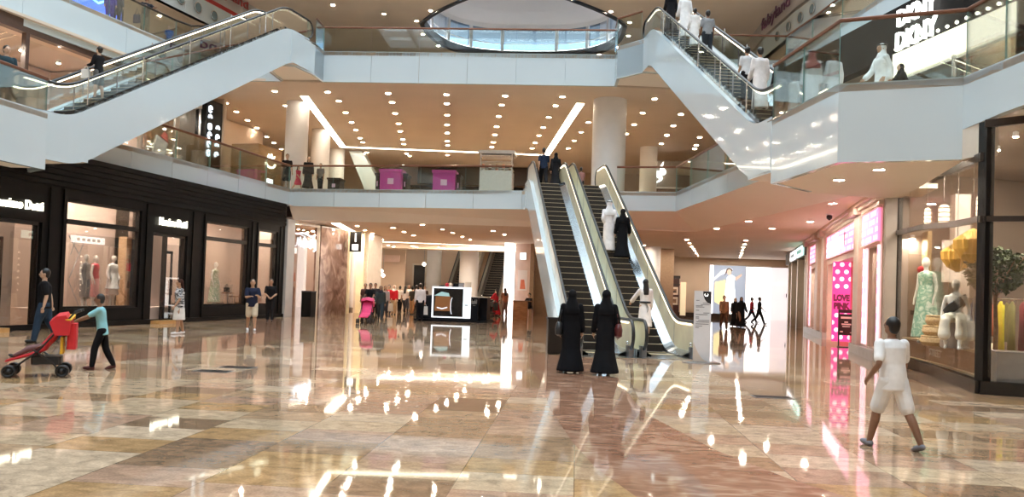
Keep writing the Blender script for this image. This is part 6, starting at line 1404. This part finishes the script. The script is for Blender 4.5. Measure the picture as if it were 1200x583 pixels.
st, si = person('woman in a black and white striped blouse and white skirt walking past the shop', foot(209, 392), 222, 1.58, dict(hl=8, hr=-6, kl=6, kr=10, sl=12, sr=-4, al=14, el=20, yaw=-12), ((.1, .1, .1), 'short', -.05, ramp_mat('zebra_stripe', [(.46, (.02, .02, .025)), (.54, (.70, .70, .72))], 6, .8, 2, 1.5, (1, 1, 3.5))), ('knee_skirt', (.84, .83, .82)), (.82, .80, .80), hair='long', hairc=(.05, .02, .015), sk='tan', lod=0, build=1.15)
m5, i5 = person('man in a dark shirt and cream shorts holding a phone by the black shop', foot(294, 388), -60, 1.68, dict(hl=14, hr=-8, kl=6, kr=16, sl=30, sr=28, el=75, er=70, il=25, ir=25, pitch=-14), ((.02, .025, .05), 'short', -.05), ('shorts', (.66, .58, .45)), (.75, .75, .78), lod=1, build=1.05)
m6, i6 = person('man in a black shirt standing against the black shop front', foot(316, 377), -70, 1.72, dict(sl=15, sr=15, el=45, er=45, il=32, ir=32), ((.015, .015, .016), 'short', -.05), ('trousers', (.02, .02, .022)), lod=1)
aL, iaL = person('left woman in a black abaya seen from behind before the escalators', foot(668, 437), 95, 1.64, dict(hl=6, hr=-6), robe=((.008, .008, .010), .025), hair='hijab', lod=0, sk='light', build=1.05)
aR, iaR = person('right woman in a black abaya with a shoulder bag before the escalators', foot(708, 440), 95, 1.66, dict(hl=-5, hr=6, ar=14), robe=((.009, .009, .011), .03), hair='hijab', lod=0, sk='light', shoes=(.4, .38, .36))
def shoulder_bag(label, info, side, m, H=1.65):
    sp = info['M'] @ (info['shc']+V((side*.15*H, -.02, -.28*H))); t = thing('shoulder_bag', label, 'bag', sp, 0)
    mb = MB(); mb.lathe([(.05, -.16), (.13, -.12), (.14, 0), (.10, .1), (.06, .13)], n=14, sx=.6); mb.build('body', m, t, smooth=True)
    mb = MB(); mb.tube([(0, -.06, .1), (-side*.03, -.05, .3), (-side*.07, 0, .44), (-side*.03, .05, .3), (0, .06, .1)], .011, 6); mb.build('strap', m, t, smooth='all')
shoulder_bag('dark red handbag hanging at the side of the right woman in black', iaR, 1, mat('bag_maroon', (.10, .02, .02), .35), 1.66)
shoulder_bag('black bag with pale strap at the side of the left woman in black', iaL, -1, mat('bag_black', (.02, .02, .022), .35), 1.64)
# red stroller with a seated toddler
def stroller(label, loc, face, red, yel, k=1.0, toddler=True):
    t = thing('stroller', label, 'stroller', loc, R(face-90))
    for s in (-1, 1):
        x = s*.21*k
        mb = MB(); mb.tube([(x, -.42*k, 1.0*k), (x, -.30*k, .85*k), (x, .05*k, .40*k), (x, .40*k, .12*k)], .014, 6); mb.build('frame_tube', M_rubber, t)
        mb = MB(); mb.tube([(x, .12*k, .42*k), (x, -.12*k, .25*k), (x, -.25*k, .1*k)], .014, 6); mb.build('rear_tube', M_rubber, t)
        mb = MB(); mb.tube([(x, -.42*k, 1.0*k), (x, -.50*k, 1.03*k)], .022, 8); mb.build('handle', M_rubber, t)
        for y in (.42*k, -.28*k):
            for d in (-.035, .035):
                mb = MB(); n = 16; cx = x+d*k; r = .095*k
                mb.tube([(cx, y+r*.8*cos(2*pi*j/n), r+r*.8*sin(2*pi*j/n)) for j in range(n)], .022*k, 6, closed=True); mb.tube([(cx-.012, y, r), (cx+.012, y, r)], .05*k, 8); mb.build('wheel', M_rubber, t, smooth='all')
    mb = MB(); mb.tube([(0, .48*k, .24*k), (0, .10*k, .36*k), (0, -.02*k, .42*k), (0, -.22*k, .82*k)], [(.02, .18*k), (.03, .20*k), (.035, .20*k), (.02, .19*k)], 12); mb.build('seat', red, t, smooth='all')
    mb = MB()
    pr = [(-.36, .64), (-.37, .84), (-.30, .95), (-.18, .93), (-.08, .84)]
    A = [(-.23*k, y*k, z*k) for y, z in pr]; Bm = [(0, (y-.01)*k, (z+.05)*k) for y, z in pr]; C = [(.23*k, y*k, z*k) for y, z in pr]; ln = [(-.235*k, (-.16)*k, .64*k)]*5; ln2 = [(.235*k, -.16*k, .64*k)]*5
    mb.sheet(ln, A, red); mb.sheet(A, Bm, red); mb.sheet(Bm, C, red); mb.sheet(C, ln2, red); c_ = mb.build('canopy', red, t)
    mb = MB(); mb.tube([(-.235*k, -.33*k, .88*k), (0, -.36*k, .95*k), (.235*k, -.33*k, .88*k)], (.012, .06*k), 6); mb.build('canopy_edge', yel, c_)
    mb = MB(); mb.box((0, -.38*k, .62*k), (.34*k, .12*k, .40*k), None, 0, .03); mb.build('hanging_pouch', red, t); mb = MB(); mb.box((0, -.25*k, .48*k), (.3*k, .04*k, .26*k), None, 0, .01); mb.build('yellow_panel', yel, t)
    mb = MB(); mb.box((0, -.05*k, .25*k), (.34*k, .40*k, .12*k), None, 0, .03); mb.build('basket', M_rubber, t)
    return t
M_sr = mat('stroller_red', (.62, .02, .03), .6, noise=.1, nscale=5); M_sy = mat('stroller_yellow', (.85, .50, .03), .6, noise=.06, nscale=5)
ps_ = at_z(50, 441, 0); stroller('red and yellow stroller pushed by the child in a light blue shirt', (ps_.x, ps_.y, 0), 208, M_sr, M_sy, 1.02)
def dirv(a): return V((cos(R(a)), sin(R(a)), 0))
ts = V((ps_.x, ps_.y, 0))+dirv(208)*.0
person('toddler sitting with legs stretched in the red and yellow stroller', (ts.x, ts.y, .16), 208, .86, dict(hl=80, hr=84, kl=20, kr=30, sl=30, sr=30, el=40, er=40, lean=-38), ((.55, .06, .07), 'short'), ('trousers', (.18, .10, .10)), sk='brown', lod=1, seat=.30, vox=.011)
# --- riders on the tall central escalators
def on_esc(esc, y):
    """foot point on the step at distance y along an escalator"""
    L_ = 6/tan(R(30)); run = .2/tan(R(30)); i = round(y/run+1.4-.5); yy = (i-1.4)*run+run*.55; z = max(0, min(6, ((i-1.4)*run+run*.5)*tan(R(30)))); return lambda x: tuple(esc.matrix_basis @ V((x, yy, z)))
bpy.context.view_layer.update()
q = on_esc(ESC_R, .9); person('woman in a white dress with a black sash holding the escalator handrail', q(-.02), 100, 1.62, dict(hl=8, hr=-4, kl=10, sl=34, al=26, el=20, sr=4), robe=((.86, .80, .78), .16), hair='long', lod=0, sk='light', build=.92)
wd_, wi = None, None
mb = MB(); t = thing('waist_sash', 'black sash tied at the waist of the woman in white', 'sash', q(-.02), R(10)); mb.tube([(.155*cos(2*pi*k/18), .125*sin(2*pi*k/18), .96) for k in range(18)], (.03, .012), 8, closed=True); mb.build('band', M_rubber, t, smooth='all'); mb = MB(); mb.tube([(.0, -.13, .95), (.06, -.15, .8), (.03, -.16, .68)], (.006, .035), 8); mb.build('tail', M_rubber, t)
q = on_esc(ESC_R, 5.1); person('man in a white robe and white headscarf riding up the tall escalator', q(-.2), 100, 1.78, dict(sl=-14, sr=-14, el=34, er=34, il=34, ir=34, lean=3), robe=((.86, .82, .82), .03), hair='ghutra', cover=(.86, .85, .86), lod=0, sk='tan')
q = on_esc(ESC_R, 4.9); person('woman in a black abaya riding up beside the man in white', q(.2), 100, 1.68, dict(ar=14, er=30), robe=((.008, .008, .01), .02), hair='hijab', lod=0, sk='light')
for (px, y, H, kw, l) in ((637, 33.4, 1.7, dict(top=((.02, .03, .06), 'short'), bottom=('trousers', BLK)), 'person in dark clothes stepping off at the top of the nearer tall escalator'), (651, 33.6, 1.55, dict(robe=(BLK, .03), hair='hijab'), 'person in black at the top between the two tall escalators'), (681, 36.2, 1.35, dict(top=((.45, .22, .2), 'short'), bottom=('trousers', BLK)), 'child in a dull red shirt at the top of the farther tall escalator')):
    p = at_y(px, 200, y); person(l, (p.x, y, Z1), 100, H, W_['walk'], lod=1, **kw)
# --- lower hall crowd
C_ = [
 (420, 362, 1.72, 200, 'walk', dict(top=((.62, .58, .55), 'short'), bottom=('trousers', (.05, .05, .06)), hair='short'), 'person in a pale shirt striding left behind the pink stroller'),
 (427, 371, 1.68, -80, 'stand', dict(top=((.10, .05, .05), 'short'), bottom=('trousers', BLK)), 'person in a dark maroon shirt beside the stroller pusher'),
 (433, 374.5, 1.70, -88, 'push', dict(top=((.02, .02, .02), 'short'), bottom=('trousers', (.03, .03, .04))), 'man in a black shirt pushing the pink stroller'),
 (439, 369, 1.72, -85, 'stand', dict(top=((.04, .04, .05), 'long'), bottom=('trousers', BLK), hair='short'), 'person in a dark jacket behind the stroller pusher'),
 (445, 376, 1.64, -80, 'walk', dict(top=((.05, .06, .06), 'long'), bottom=('trousers', (.04, .05, .06)), hair='hijab', cover=(.03, .03, .035)), 'woman in a dark headscarf and grey clothes walking beside the pink stroller'),
 (450.5, 372, 1.60, -75, 'stand', dict(top=((.42, .36, .36), 'long'), bottom=('trousers', (.06, .06, .07)), hair='long'), 'woman in a pale grey cardigan next to the dark headscarf'),
 (455, 368, 1.66, -90, 'stand', dict(top=((.40, .03, .04), 'long'), bottom=('trousers', (.04, .04, .08))), 'person in a red jumper behind the pale grey cardigan'),
 (461, 369, 1.66, -88, 'stand', dict(top=((.55, .02, .03), 'long'), bottom=('trousers', (.5, .35, .22)), hair='hijab', cover=(.82, .80, .78)), 'person in a bright red jacket and white head cover in the crowd'),
 (468, 366, 1.62, 80, 'stand', dict(top=((.78, .72, .68), 'short'), bottom=('trousers', BLK)), 'person in a cream shirt right of the bright red jacket'),
 (474, 367, 1.68, 85, 'walk', dict(top=((.70, .62, .60), 'short'), bottom=('trousers', (.04, .04, .05)), hair='long'), 'long haired person in a pale top walking away in the crowd'),
 (478.5, 364, 1.70, -90, 'stand', dict(top=((.8, .74, .7), 'short'), bottom=('trousers', (.1, .1, .12))), 'farthest person in a white shirt in the crowd'),
 (482.5, 369, 1.62, 75, 'stand', dict(top=((.03, .025, .02), 'short'), bottom=('trousers', (.35, .2, .1))), 'person in a black shirt and tan trousers beside the kiosk'),
 (487, 365, 1.72, 100, 'stand', dict(top=((.10, .06, .05), 'long'), bottom=('trousers', BLK)), 'tall person in brown behind the man in white at the kiosk'),
 (491.5, 376.5, 1.78, 110, 'stand', dict(top=((.84, .78, .78), 'long'), bottom=('trousers', BLK)), 'man in a white shirt and black trousers beside the kiosk'),
 (497, 367, 1.66, -95, 'stand', dict(top=((.05, .03, .03), 'short'), bottom=('trousers', BLK)), 'person in dark clothes half hidden behind the kiosk'),
 (581, 371, 1.66, 150, 'push', dict(robe=((.38, .02, .03), .06), hair='long'), 'woman in a long red dress pushing a dark stroller'),
 (591, 370.5, 1.70, 120, 'stand', dict(top=((.26, .10, .06), 'short'), bottom=('trousers', (.16, .1, .08)), hair='long'), 'woman with long dark hair in brown beside the red dress'),
 (848, 386, 1.74, -92, 'walk', dict(top=((.36, .20, .11), 'long'), bottom=('trousers', (.12, .06, .035))), 'man in a tan shirt and brown trousers walking towards the hall'),
 (861, 383, 1.64, -95, 'walk', dict(robe=(BLK, .03), hair='hijab'), 'left woman in black walking below the fashion poster'),
 (868, 384, 1.70, -85, 'walk2', dict(robe=((.01, .01, .012), .03), hair='hijab'), 'right woman in black walking below the fashion poster'),
 (880.5, 373.5, 1.70, -20, 'walk', dict(top=((.45, .03, .05), 'short', -.08), bottom=('trousers', (.03, .03, .05))), 'person in a red shirt walking across the bright end wall'),
 (889.5, 372, 1.74, -15, 'walk', dict(top=((.02, .02, .02), 'short'), bottom=('trousers', BLK)), 'person in black walking ahead before the bright end wall'),
]
W_['push'] = dict(sl=40, sr=40, el=30, er=30, hl=8, hr=-8, kr=12)
CI = {}
for px, py, H, fc, ps, kw, l in C_:
    p = foot(px, py); sk = ('tan', 'brown', 'light')[int(px) % 3]
    if p[1] > 53: k = (50 if px > 885 else 53)/p[1]; p = (p[0]*k, p[1]*k, 0)
    _, CI[l] = person(l, p, fc, H, W_[ps], lod=2, sk=sk, **kw)
p = foot(430, 379); stroller('pink stroller pushed by the man in a black shirt', (p[0], p[1]-.2, 0), -88, mat('stroller_pink', (.80, .05, .18), .6, noise=.1), mat('stroller_white', (.85, .75, .78), .6), 1.1)
p = foot(575, 372); stroller('dark stroller pushed by the woman in a long red dress', (p[0], p[1], 0), 150, M_rubber, mat('stroller_red2', (.35, .02, .03), .6), .95)
def paper_bag(label, px, py, y, w, h, m):
    p = at_y(px, py, y); t = thing('shopping_bag', label, 'bag', (p.x, y, p.z), 0); mb = MB(); mb.box((0, 0, h/2), (w, .14, h)); mb.build('body', m, t); mb = MB(); mb.tube([(-.08, 0, h), (-.06, 0, h+.14), (.06, 0, h+.14), (.08, 0, h)], .008, 5); mb.build('handle', M_rubber, t); mb = MB(); mb.bb(-w*.2, w*.2, -.075, -.07, h*.4, h*.7); mb.build('print', M_dsteel, t)
carry_bag('white paper shopping bag held by the person in the bright red jacket', CI['person in a bright red jacket and white head cover in the crowd'], 1, M_whitec, .40, .46, .12, name='shopping_bag'); carry_bag('white shopping bag in the hand of the man in a white shirt', CI['man in a white shirt and black trousers beside the kiosk'], 1, M_whitec, .3, .4, .12, name='shopping_bag')
# attendant seated behind the reception desk
p = at_z(621, 374, 0); st_ = thing('stool_chair', 'dark tall stool behind the reception desk', 'chair', (p.x, 44.2, 0)); mb = MB(); mb.box((0, 0, .62), (.42, .42, .06), None, 0, .02); mb.build('seat', M_rubber, st_)
for a in (-1, 1):
    for b in (-1, 1): mb = MB(); mb.tube([(a*.19, b*.19, 0), (a*.16, b*.16, .6)], .015, 6); mb.build('leg', M_steel, st_)
mb = MB(); mb.tube([(-.16, .19, .65), (-.16, .21, 1.05), (.16, .21, 1.05), (.16, .19, .65)], .02, 6); mb.build('backrest', M_rubber, st_)
person('attendant in black seated behind the brown reception desk', (p.x, 44.15, 0), -130, 1.62, dict(hl=80, hr=78, kl=78, kr=80, sl=40, sr=40, el=40, er=40), ((.02, .02, .022), 'long'), ('trousers', BLK), hair='bun', lod=1, sk='light', seat=.70)
# --- middle gallery
for (px, py, H, fc, ps, kw, l) in (
 (337, 181, 1.78, -60, 'stand', dict(top=(BLK, 'short'), bottom=('shorts', (.03, .03, .035)), hair='short', hairc=(.25, .15, .1), sk='light'), 'tall man in black on the middle gallery by the first column'),
 (350, 190, 1.25, -20, 'walk', dict(top=((.62, .04, .10), 'short'), bottom=('skirt', (.58, .04, .10)), hair='long', sk='light'), 'girl in a bright pink dress on the middle gallery'),
 (362, 184, 1.66, -70, 'stand', dict(robe=((.02, .018, .022), .1), hair='long', sk='light'), 'woman in dark clothes on the middle gallery beside the girl in pink'),
 (371, 189.5, 1.38, -90, 'stand', dict(top=((.30, .25, .22), 'short'), bottom=('trousers', BLK), sk='tan'), 'boy on the middle gallery right of the woman in dark clothes'),
 (485, 213.5, 1.55, -90, 'stand', dict(top=(BLK, 'short'), bottom=('trousers', BLK), sk='tan'), 'attendant between the two magenta counters, only head showing'),
 (8, 54, 1.78, -30, 'stand', dict(top=((.03, .055, .07), 'short'), bottom=('trousers', (.02, .035, .045)), sk='light', build=1.12), 'man in dark blue clothes at the balustrade above the black shop')):
    p = head(px, py, Z1, H); 
    if px == 485: p = (p[0], 39.8, Z1)
    elif px == 350: k = 37.0/p[1]; p = (p[0]*k, 37.0, Z1)
    elif p[1] < 36.9 and px > 300: p = (p[0], 37.2, Z1)
    person(l, p, fc, H, W_[ps], lod=1, **kw)
q = on_esc(ESC_UL, 1.6); p = q(-.05); _, li = person('woman in black top and grey shorts riding the escalator above the black shop', p, 170, 1.64, dict(sl=20, sr=25, el=70, er=60, il=20), (BLK, 'long'), ('shorts', (.12, .12, .12)), lod=1, sk='light', hair='bun', build=.92)
carry_bag('white shopping bag held by the woman on the upper left escalator', li, -1, M_whitec, .26, .28, .12, name='shopping_bag')
# --- riders on the upper escalator beside the illuminated store
for (y, x, H, kw, l) in ((1.5, -.1, 1.78, dict(robe=((.80, .76, .76), .03), hair='short', sk='tan'), 'man in a long white robe lowest on the upper escalator'),
 (.75, .2, 1.6, dict(robe=(BLK, .03), hair='hijab', sk='light'), 'woman in black at the foot of the upper escalator'),
 (2.0, -.2, 1.6, dict(top=((.66, .66, .68), 'short'), bottom=('trousers', BLK), sk='tan'), 'person in a pale grey shirt just above the man in the long white robe'),
 (6.6, .12, 1.66, dict(top=((.28, .29, .31), 'short'), bottom=('trousers', (.03, .035, .045)), sk='brown', build=1.1), 'man in a grey shirt and dark trousers high on the upper escalator'),
 (8.1, .1, 1.42, dict(robe=((.84, .82, .82), .04), hair='short', sk='tan'), 'boy in a white robe above the man in a grey shirt'),
 (9.2, .05, 1.80, dict(robe=((.84, .83, .84), .03), hair='short', sk='tan'), 'tall man in a white robe near the top of the upper escalator'),
 (10.2, -.2, 1.66, dict(robe=(BLK, .03), hair='hijab', sk='light'), 'woman in black at the top of the upper escalator')):
    p = on_esc(ESC_UR, y)(x); person(l, p, 100, H, dict(el=30, er=30), lod=1, **kw)
for (px, py, H, fc, kw, l) in ((930, 101, .95, 40, dict(robe=((.84, .85, .86), .05), hair='short', sk='tan'), 'small child in white behind the glass at the escalator foot'),
 (951, 80, 1.74, 80, dict(robe=((.84, .86, .88), .03), hair='ghutra', cover=(.45, .14, .14), sk='tan'), 'man in white with a red headscarf behind the balcony glass'),
 (978, 75, 1.74, 110, dict(robe=((.84, .85, .88), .03), hair='short', sk='tan'), 'bare headed man in a white robe behind the balcony glass'),
 (1034, 49, 1.78, 195, dict(robe=((.86, .87, .88), .03), hair='ghutra', cover=(.86, .86, .87), sk='tan'), 'man in white robe and white headscarf beside the glowing letters'),
 (1056, 73, 1.35, 190, dict(robe=(BLK, .05), hair='hijab', sk='light'), 'short person in black behind the man with the white headscarf')):
    p = head(px, py, Z1, H)
    if px < 990: k = 19.25/p[1]; p = (p[0]*k, 19.25, Z1); H = min(H, 1.55)
    person(l, p, fc, H, W_['stand' if px < 990 else 'walk'], lod=1, **kw)
# --- upper gallery
for (px, y, H, fc, ps, kw, l) in ((136, 31.3, 1.7, -50, 'stand', dict(top=((.06, .07, .09), 'long'), bottom=('trousers', (.05, .06, .08)), hair='hijab', cover=(.05, .05, .07), sk='light'), 'woman in dark grey on the upper gallery beside the blue screen'),
 (128, 31.0, 1.6, -50, 'stand', dict(top=((.10, .08, .40), 'long'), bottom=('trousers', (.10, .08, .35)), sk='light', hair='long'), 'person in violet on the upper gallery beside the blue screen'),
 (170, 32.6, 1.76, -40, 'lean_rail', dict(top=((.03, .03, .035), 'short'), bottom=('trousers', (.22, .20, .15)), sk='tan'), 'man in a dark shirt and khaki trousers leaning on the upper balustrade'),
 (199, 35.0, 1.3, -60, 'stand', dict(top=((.04, .16, .50), 'short'), bottom=('trousers', (.05, .08, .16)), sk='tan'), 'child in a blue shirt on the upper gallery'),
 (230, 36.6, 1.55, -90, 'stand', dict(top=((.06, .07, .15), 'short'), bottom=('trousers', (.05, .05, .1)), sk='tan'), 'person in navy behind the lit escalator handrails'),
 (242, 36.8, 1.75, -90, 'stand', dict(top=((.40, .05, .06), 'short'), bottom=('trousers', BLK), sk='tan'), 'person in dark red behind the lit escalator handrails')):
    p = at_y(px, 30, y); person(l, (p.x, y, Z2), fc, H, W_[ps], lod=1, **kw)
p = at_y(158, 40, 32.8); t = thing('shoulder_bag', 'blue bag hanging by the man in khaki trousers', 'bag', (p.x, 32.9, Z2+.75), 0); mb = MB(); mb.box((0, 0, .15), (.3, .12, .36), None, 0, .03); mb.build('body', M_navy, t); mb = MB(); mb.tube([(-.1, 0, .33), (0, 0, .6), (.1, 0, .33)], .012, 6); mb.build('strap', M_navy, t)
# ------------------------------------------------------------------ ceiling lamps
def lamp_proto(r=.11):
    t = bpy.data.objects.new('downlight', None); COL.objects.link(t)
    mb = MB(); n = 16
    mb.lathe([(r, -.004), (r+.03, -.012), (r+.035, 0), (r, .002)], n=n, mat_=M_column); mb.build('trim_ring', M_column, t, smooth='all')
    mb = MB(); mb.lathe([(.001, -.004), (r, -.004), (r, 0), (.001, 0)], n=n, mat_=M_lamp); mb.build('lamp_face', M_lamp, t)
    return t
LP = None; NL = 0
def lamps(pts, z, group, label, zfix=None):
    global LP, NL
    for (px, py) in pts:
        p = at_z(px, py, z)
        if LP is None: LP = lamp_proto(); o = LP
        else: o = copy_tree(LP)
        o.location = (p.x, p.y, z-.004); tag(o, label, 'ceiling lamp', group); NL += 1
UP = [(322,107),(384,108),(397,118.5),(405,132),(412,143.5),(417,152.5),(422,162),(425,167),(430,179),(455,109.5),(459.5,120),(463,133),(467,145),(469,154),(472,163.5),(473,169),(476.5,180),(480,183),
(523,111),(523.5,121.5),(524,135),(524,146.5),(524,156),(524,165.5),(524.5,170.5),(524.5,182),(592,112.5),(588,123),(584.5,136.5),(582,148.5),(580,158),(578,167),(576,172.5),(575,184),
(659,113.5),(651,124),(643,137.5),(636.5,149.5),(631.5,159),(627,167.5),(623.5,174),(689.5,143.5),(681,155),(673,165),(666,174),(734,157),(743,146),(753,132.5),(767,116),(775,168.5),(781.5,158.5),(789,147.5),(798,134),(820,161),(816,170.5),(814,174.5)]
UPL = [(265,121),(277,131),(290,141),(301,150),(312.5,160.5),(321,167.5),(330,175),(335,124)]
lamps(UP, ZC1, 'downlights in the middle gallery ceiling', 'small round white downlight in the tan ceiling under the upper bridge')
lamps(UPL, ZC1, 'downlights above the gallery shops', 'small round downlight in the gallery ceiling beside the left columns')
LOW = [(427.7,270),(436,274),(442.5,278),(448,281),(418.5,265),(460.7,267),(473.4,272),(484.4,276),(495,263.5),(518.7,269),(530.4,273),(541.7,277.6),(550.6,281),(578,270.7),(591,275)]
lamps(LOW, ZC0, 'downlights in the lower ceiling above the kiosk', 'small downlight in the low ceiling in front of the light strip above the kiosk')
LOW2 = [(455,287.5),(461,289),(483.7,288.5),(488,290),(515,290),(520,291),(539.6,290.5),(556,291),(572,291.7),(577,292.5)]
lamps(LOW2, 4.25, 'downlights on the beam behind the light strip', 'small round downlight on the ceiling beam behind the lower light strip')
lamps([(754,287.5),(758,290.7),(804.7,281),(808,285),(810.7,289),(812.5,292),(814,294),(816,297),(818,300)], ZC0, 'downlights beside the tall escalators', 'small round downlight in the row ending above the framed pictures case')
lamps([(874,282),(872.4,286.5),(871,290),(870,293.5),(869,296.5),(868,299.5),(867,302)], ZC0, 'downlights leading to the fashion poster', 'small round downlight in the row leading to the big fashion poster')
lamps([(840,268),(877.5,259.5)], ZC0, 'large downlights in front of the pink shop', 'larger round downlight near the edge of the pink lit ceiling')
lamps([(976,238.6),(949.5,260),(904.6,268)], ZC0, 'downlights outside the pink shop', 'round downlight in the pink lit ceiling outside the polka dot shop')
lamps([(983,211),(1030,199)], 4.44, 'downlights under the white balcony', 'round downlight in the soffit under the white balcony in front of the glass shop')
lamps([(390,6),(450,16.5)], Z3, 'lamps in the top ceiling', 'small bright lamp in the topmost tan ceiling left of the round skylight')
lamps([(975,6),(966,33),(943,51),(918,68)], 16.55, 'lamps under the third gallery', 'round lamp in the tan ceiling behind the upper right balustrade')
lamps([(116,7),(173,16),(153,18),(192,37)], 16.5, 'lamps over the upper gallery', 'round lamp in the tan ceiling above people leaning on the upper balustrade')
# recessed light strips
def strip(label, pts, z, w=.32):
    q = offset_poly(pts, w); t = thing('ceiling_light_strip', label, 'light strip', (*pts[0], z)); o = (*pts[0], z)
    mb = MB(); mb.sheet([(*p, z-.012) for p in pts], [(*p, z-.012) for p in q], M_strip); mb.build('diffuser', M_strip, t, sub=o)
    for e in (pts, q):
        mb = MB(); mb.tube([(*p, z-.008) for p in e], .02, 6, M_column); mb.build('edge_trim', M_column, t, sub=o)
    return t
pz = lambda px, py, z: (at_z(px, py, z).x, at_z(px, py, z).y)
strip('long U shaped light strip recessed in the upper tan ceiling', [pz(362, 113, ZC1), pz(405, 171.5, ZC1), pz(637, 181, ZC1), pz(675, 121, ZC1)], ZC1, .42)
strip('bent light strip recessed in the low ceiling above the watch kiosk', [pz(400, 262, ZC0), pz(437, 282.5, ZC0), pz(622, 290, ZC0)], ZC0, .5)

# lamps round the rim of the round roof light
for k in range(18):
    a = 2*pi*(k+.5)/18; o = copy_tree(LP); q_ = opening(a, 1.09); o.location = (OCX+q_[0], OCY+q_[1], Z3-.004); tag(o, 'small lamp in the ring around the round skylight', 'ceiling lamp', 'lamps round the skylight rim')
for i in range(6):  # extra lamps added to lift the light on the upper galleries
    for sx in (-1, 1):
        o = copy_tree(LP); x, y = (-25.5+i*.35, 26+i*4.2) if sx < 0 else (16.5-i*.6, 26+i*4.2); o.location = (x, y, 16.49 if sx < 0 else 16.54); o.scale = (1.6, 1.6, 1); tag(o, 'added fill lamp far back in the ceiling of the %s upper gallery' % ('blue screen' if sx < 0 else 'glowing letter side'), 'ceiling lamp', 'added fill lamps over the %s upper gallery' % ('screen side' if sx < 0 else 'letter side'))
# rows of downlights added over the far halls to brighten them
for i in range(5):
    for j in range(3):
        o = copy_tree(LP); o.location = (-22+i*5.5, 60+j*4.4, 5.82); tag(o, 'added distant downlight beyond the ceiling beam at the end of the lower hall', 'ceiling lamp', 'added distant downlights at the hall end')
# ------------------------------------------------------------------ world, sun-less daylight, view
w = bpy.data.worlds.new('sky'); SC.world = w; w.use_nodes = True
bg = w.node_tree.nodes['Background']; bg.inputs['Color'].default_value = (.80, .91, 1, 1); bg.inputs['Strength'].default_value = 4.6
SC.view_settings.view_transform = 'Standard'; SC.view_settings.look = 'None'; SC.view_settings.gamma = 1; SC.view_settings.exposure = 0.32
try: SC.view_settings.use_curve_mapping = False
except Exception: pass
cy = SC.cycles
cy.max_bounces = 10; cy.diffuse_bounces = 5; cy.glossy_bounces = 5; cy.transparent_max_bounces = 24; cy.transmission_bounces = 6
cy.sample_clamp_indirect = 6; cy.caustics_reflective = False; cy.caustics_refractive = False
cy.use_denoising = True
try: cy.denoiser = 'OPENIMAGEDENOISE'
except Exception: pass
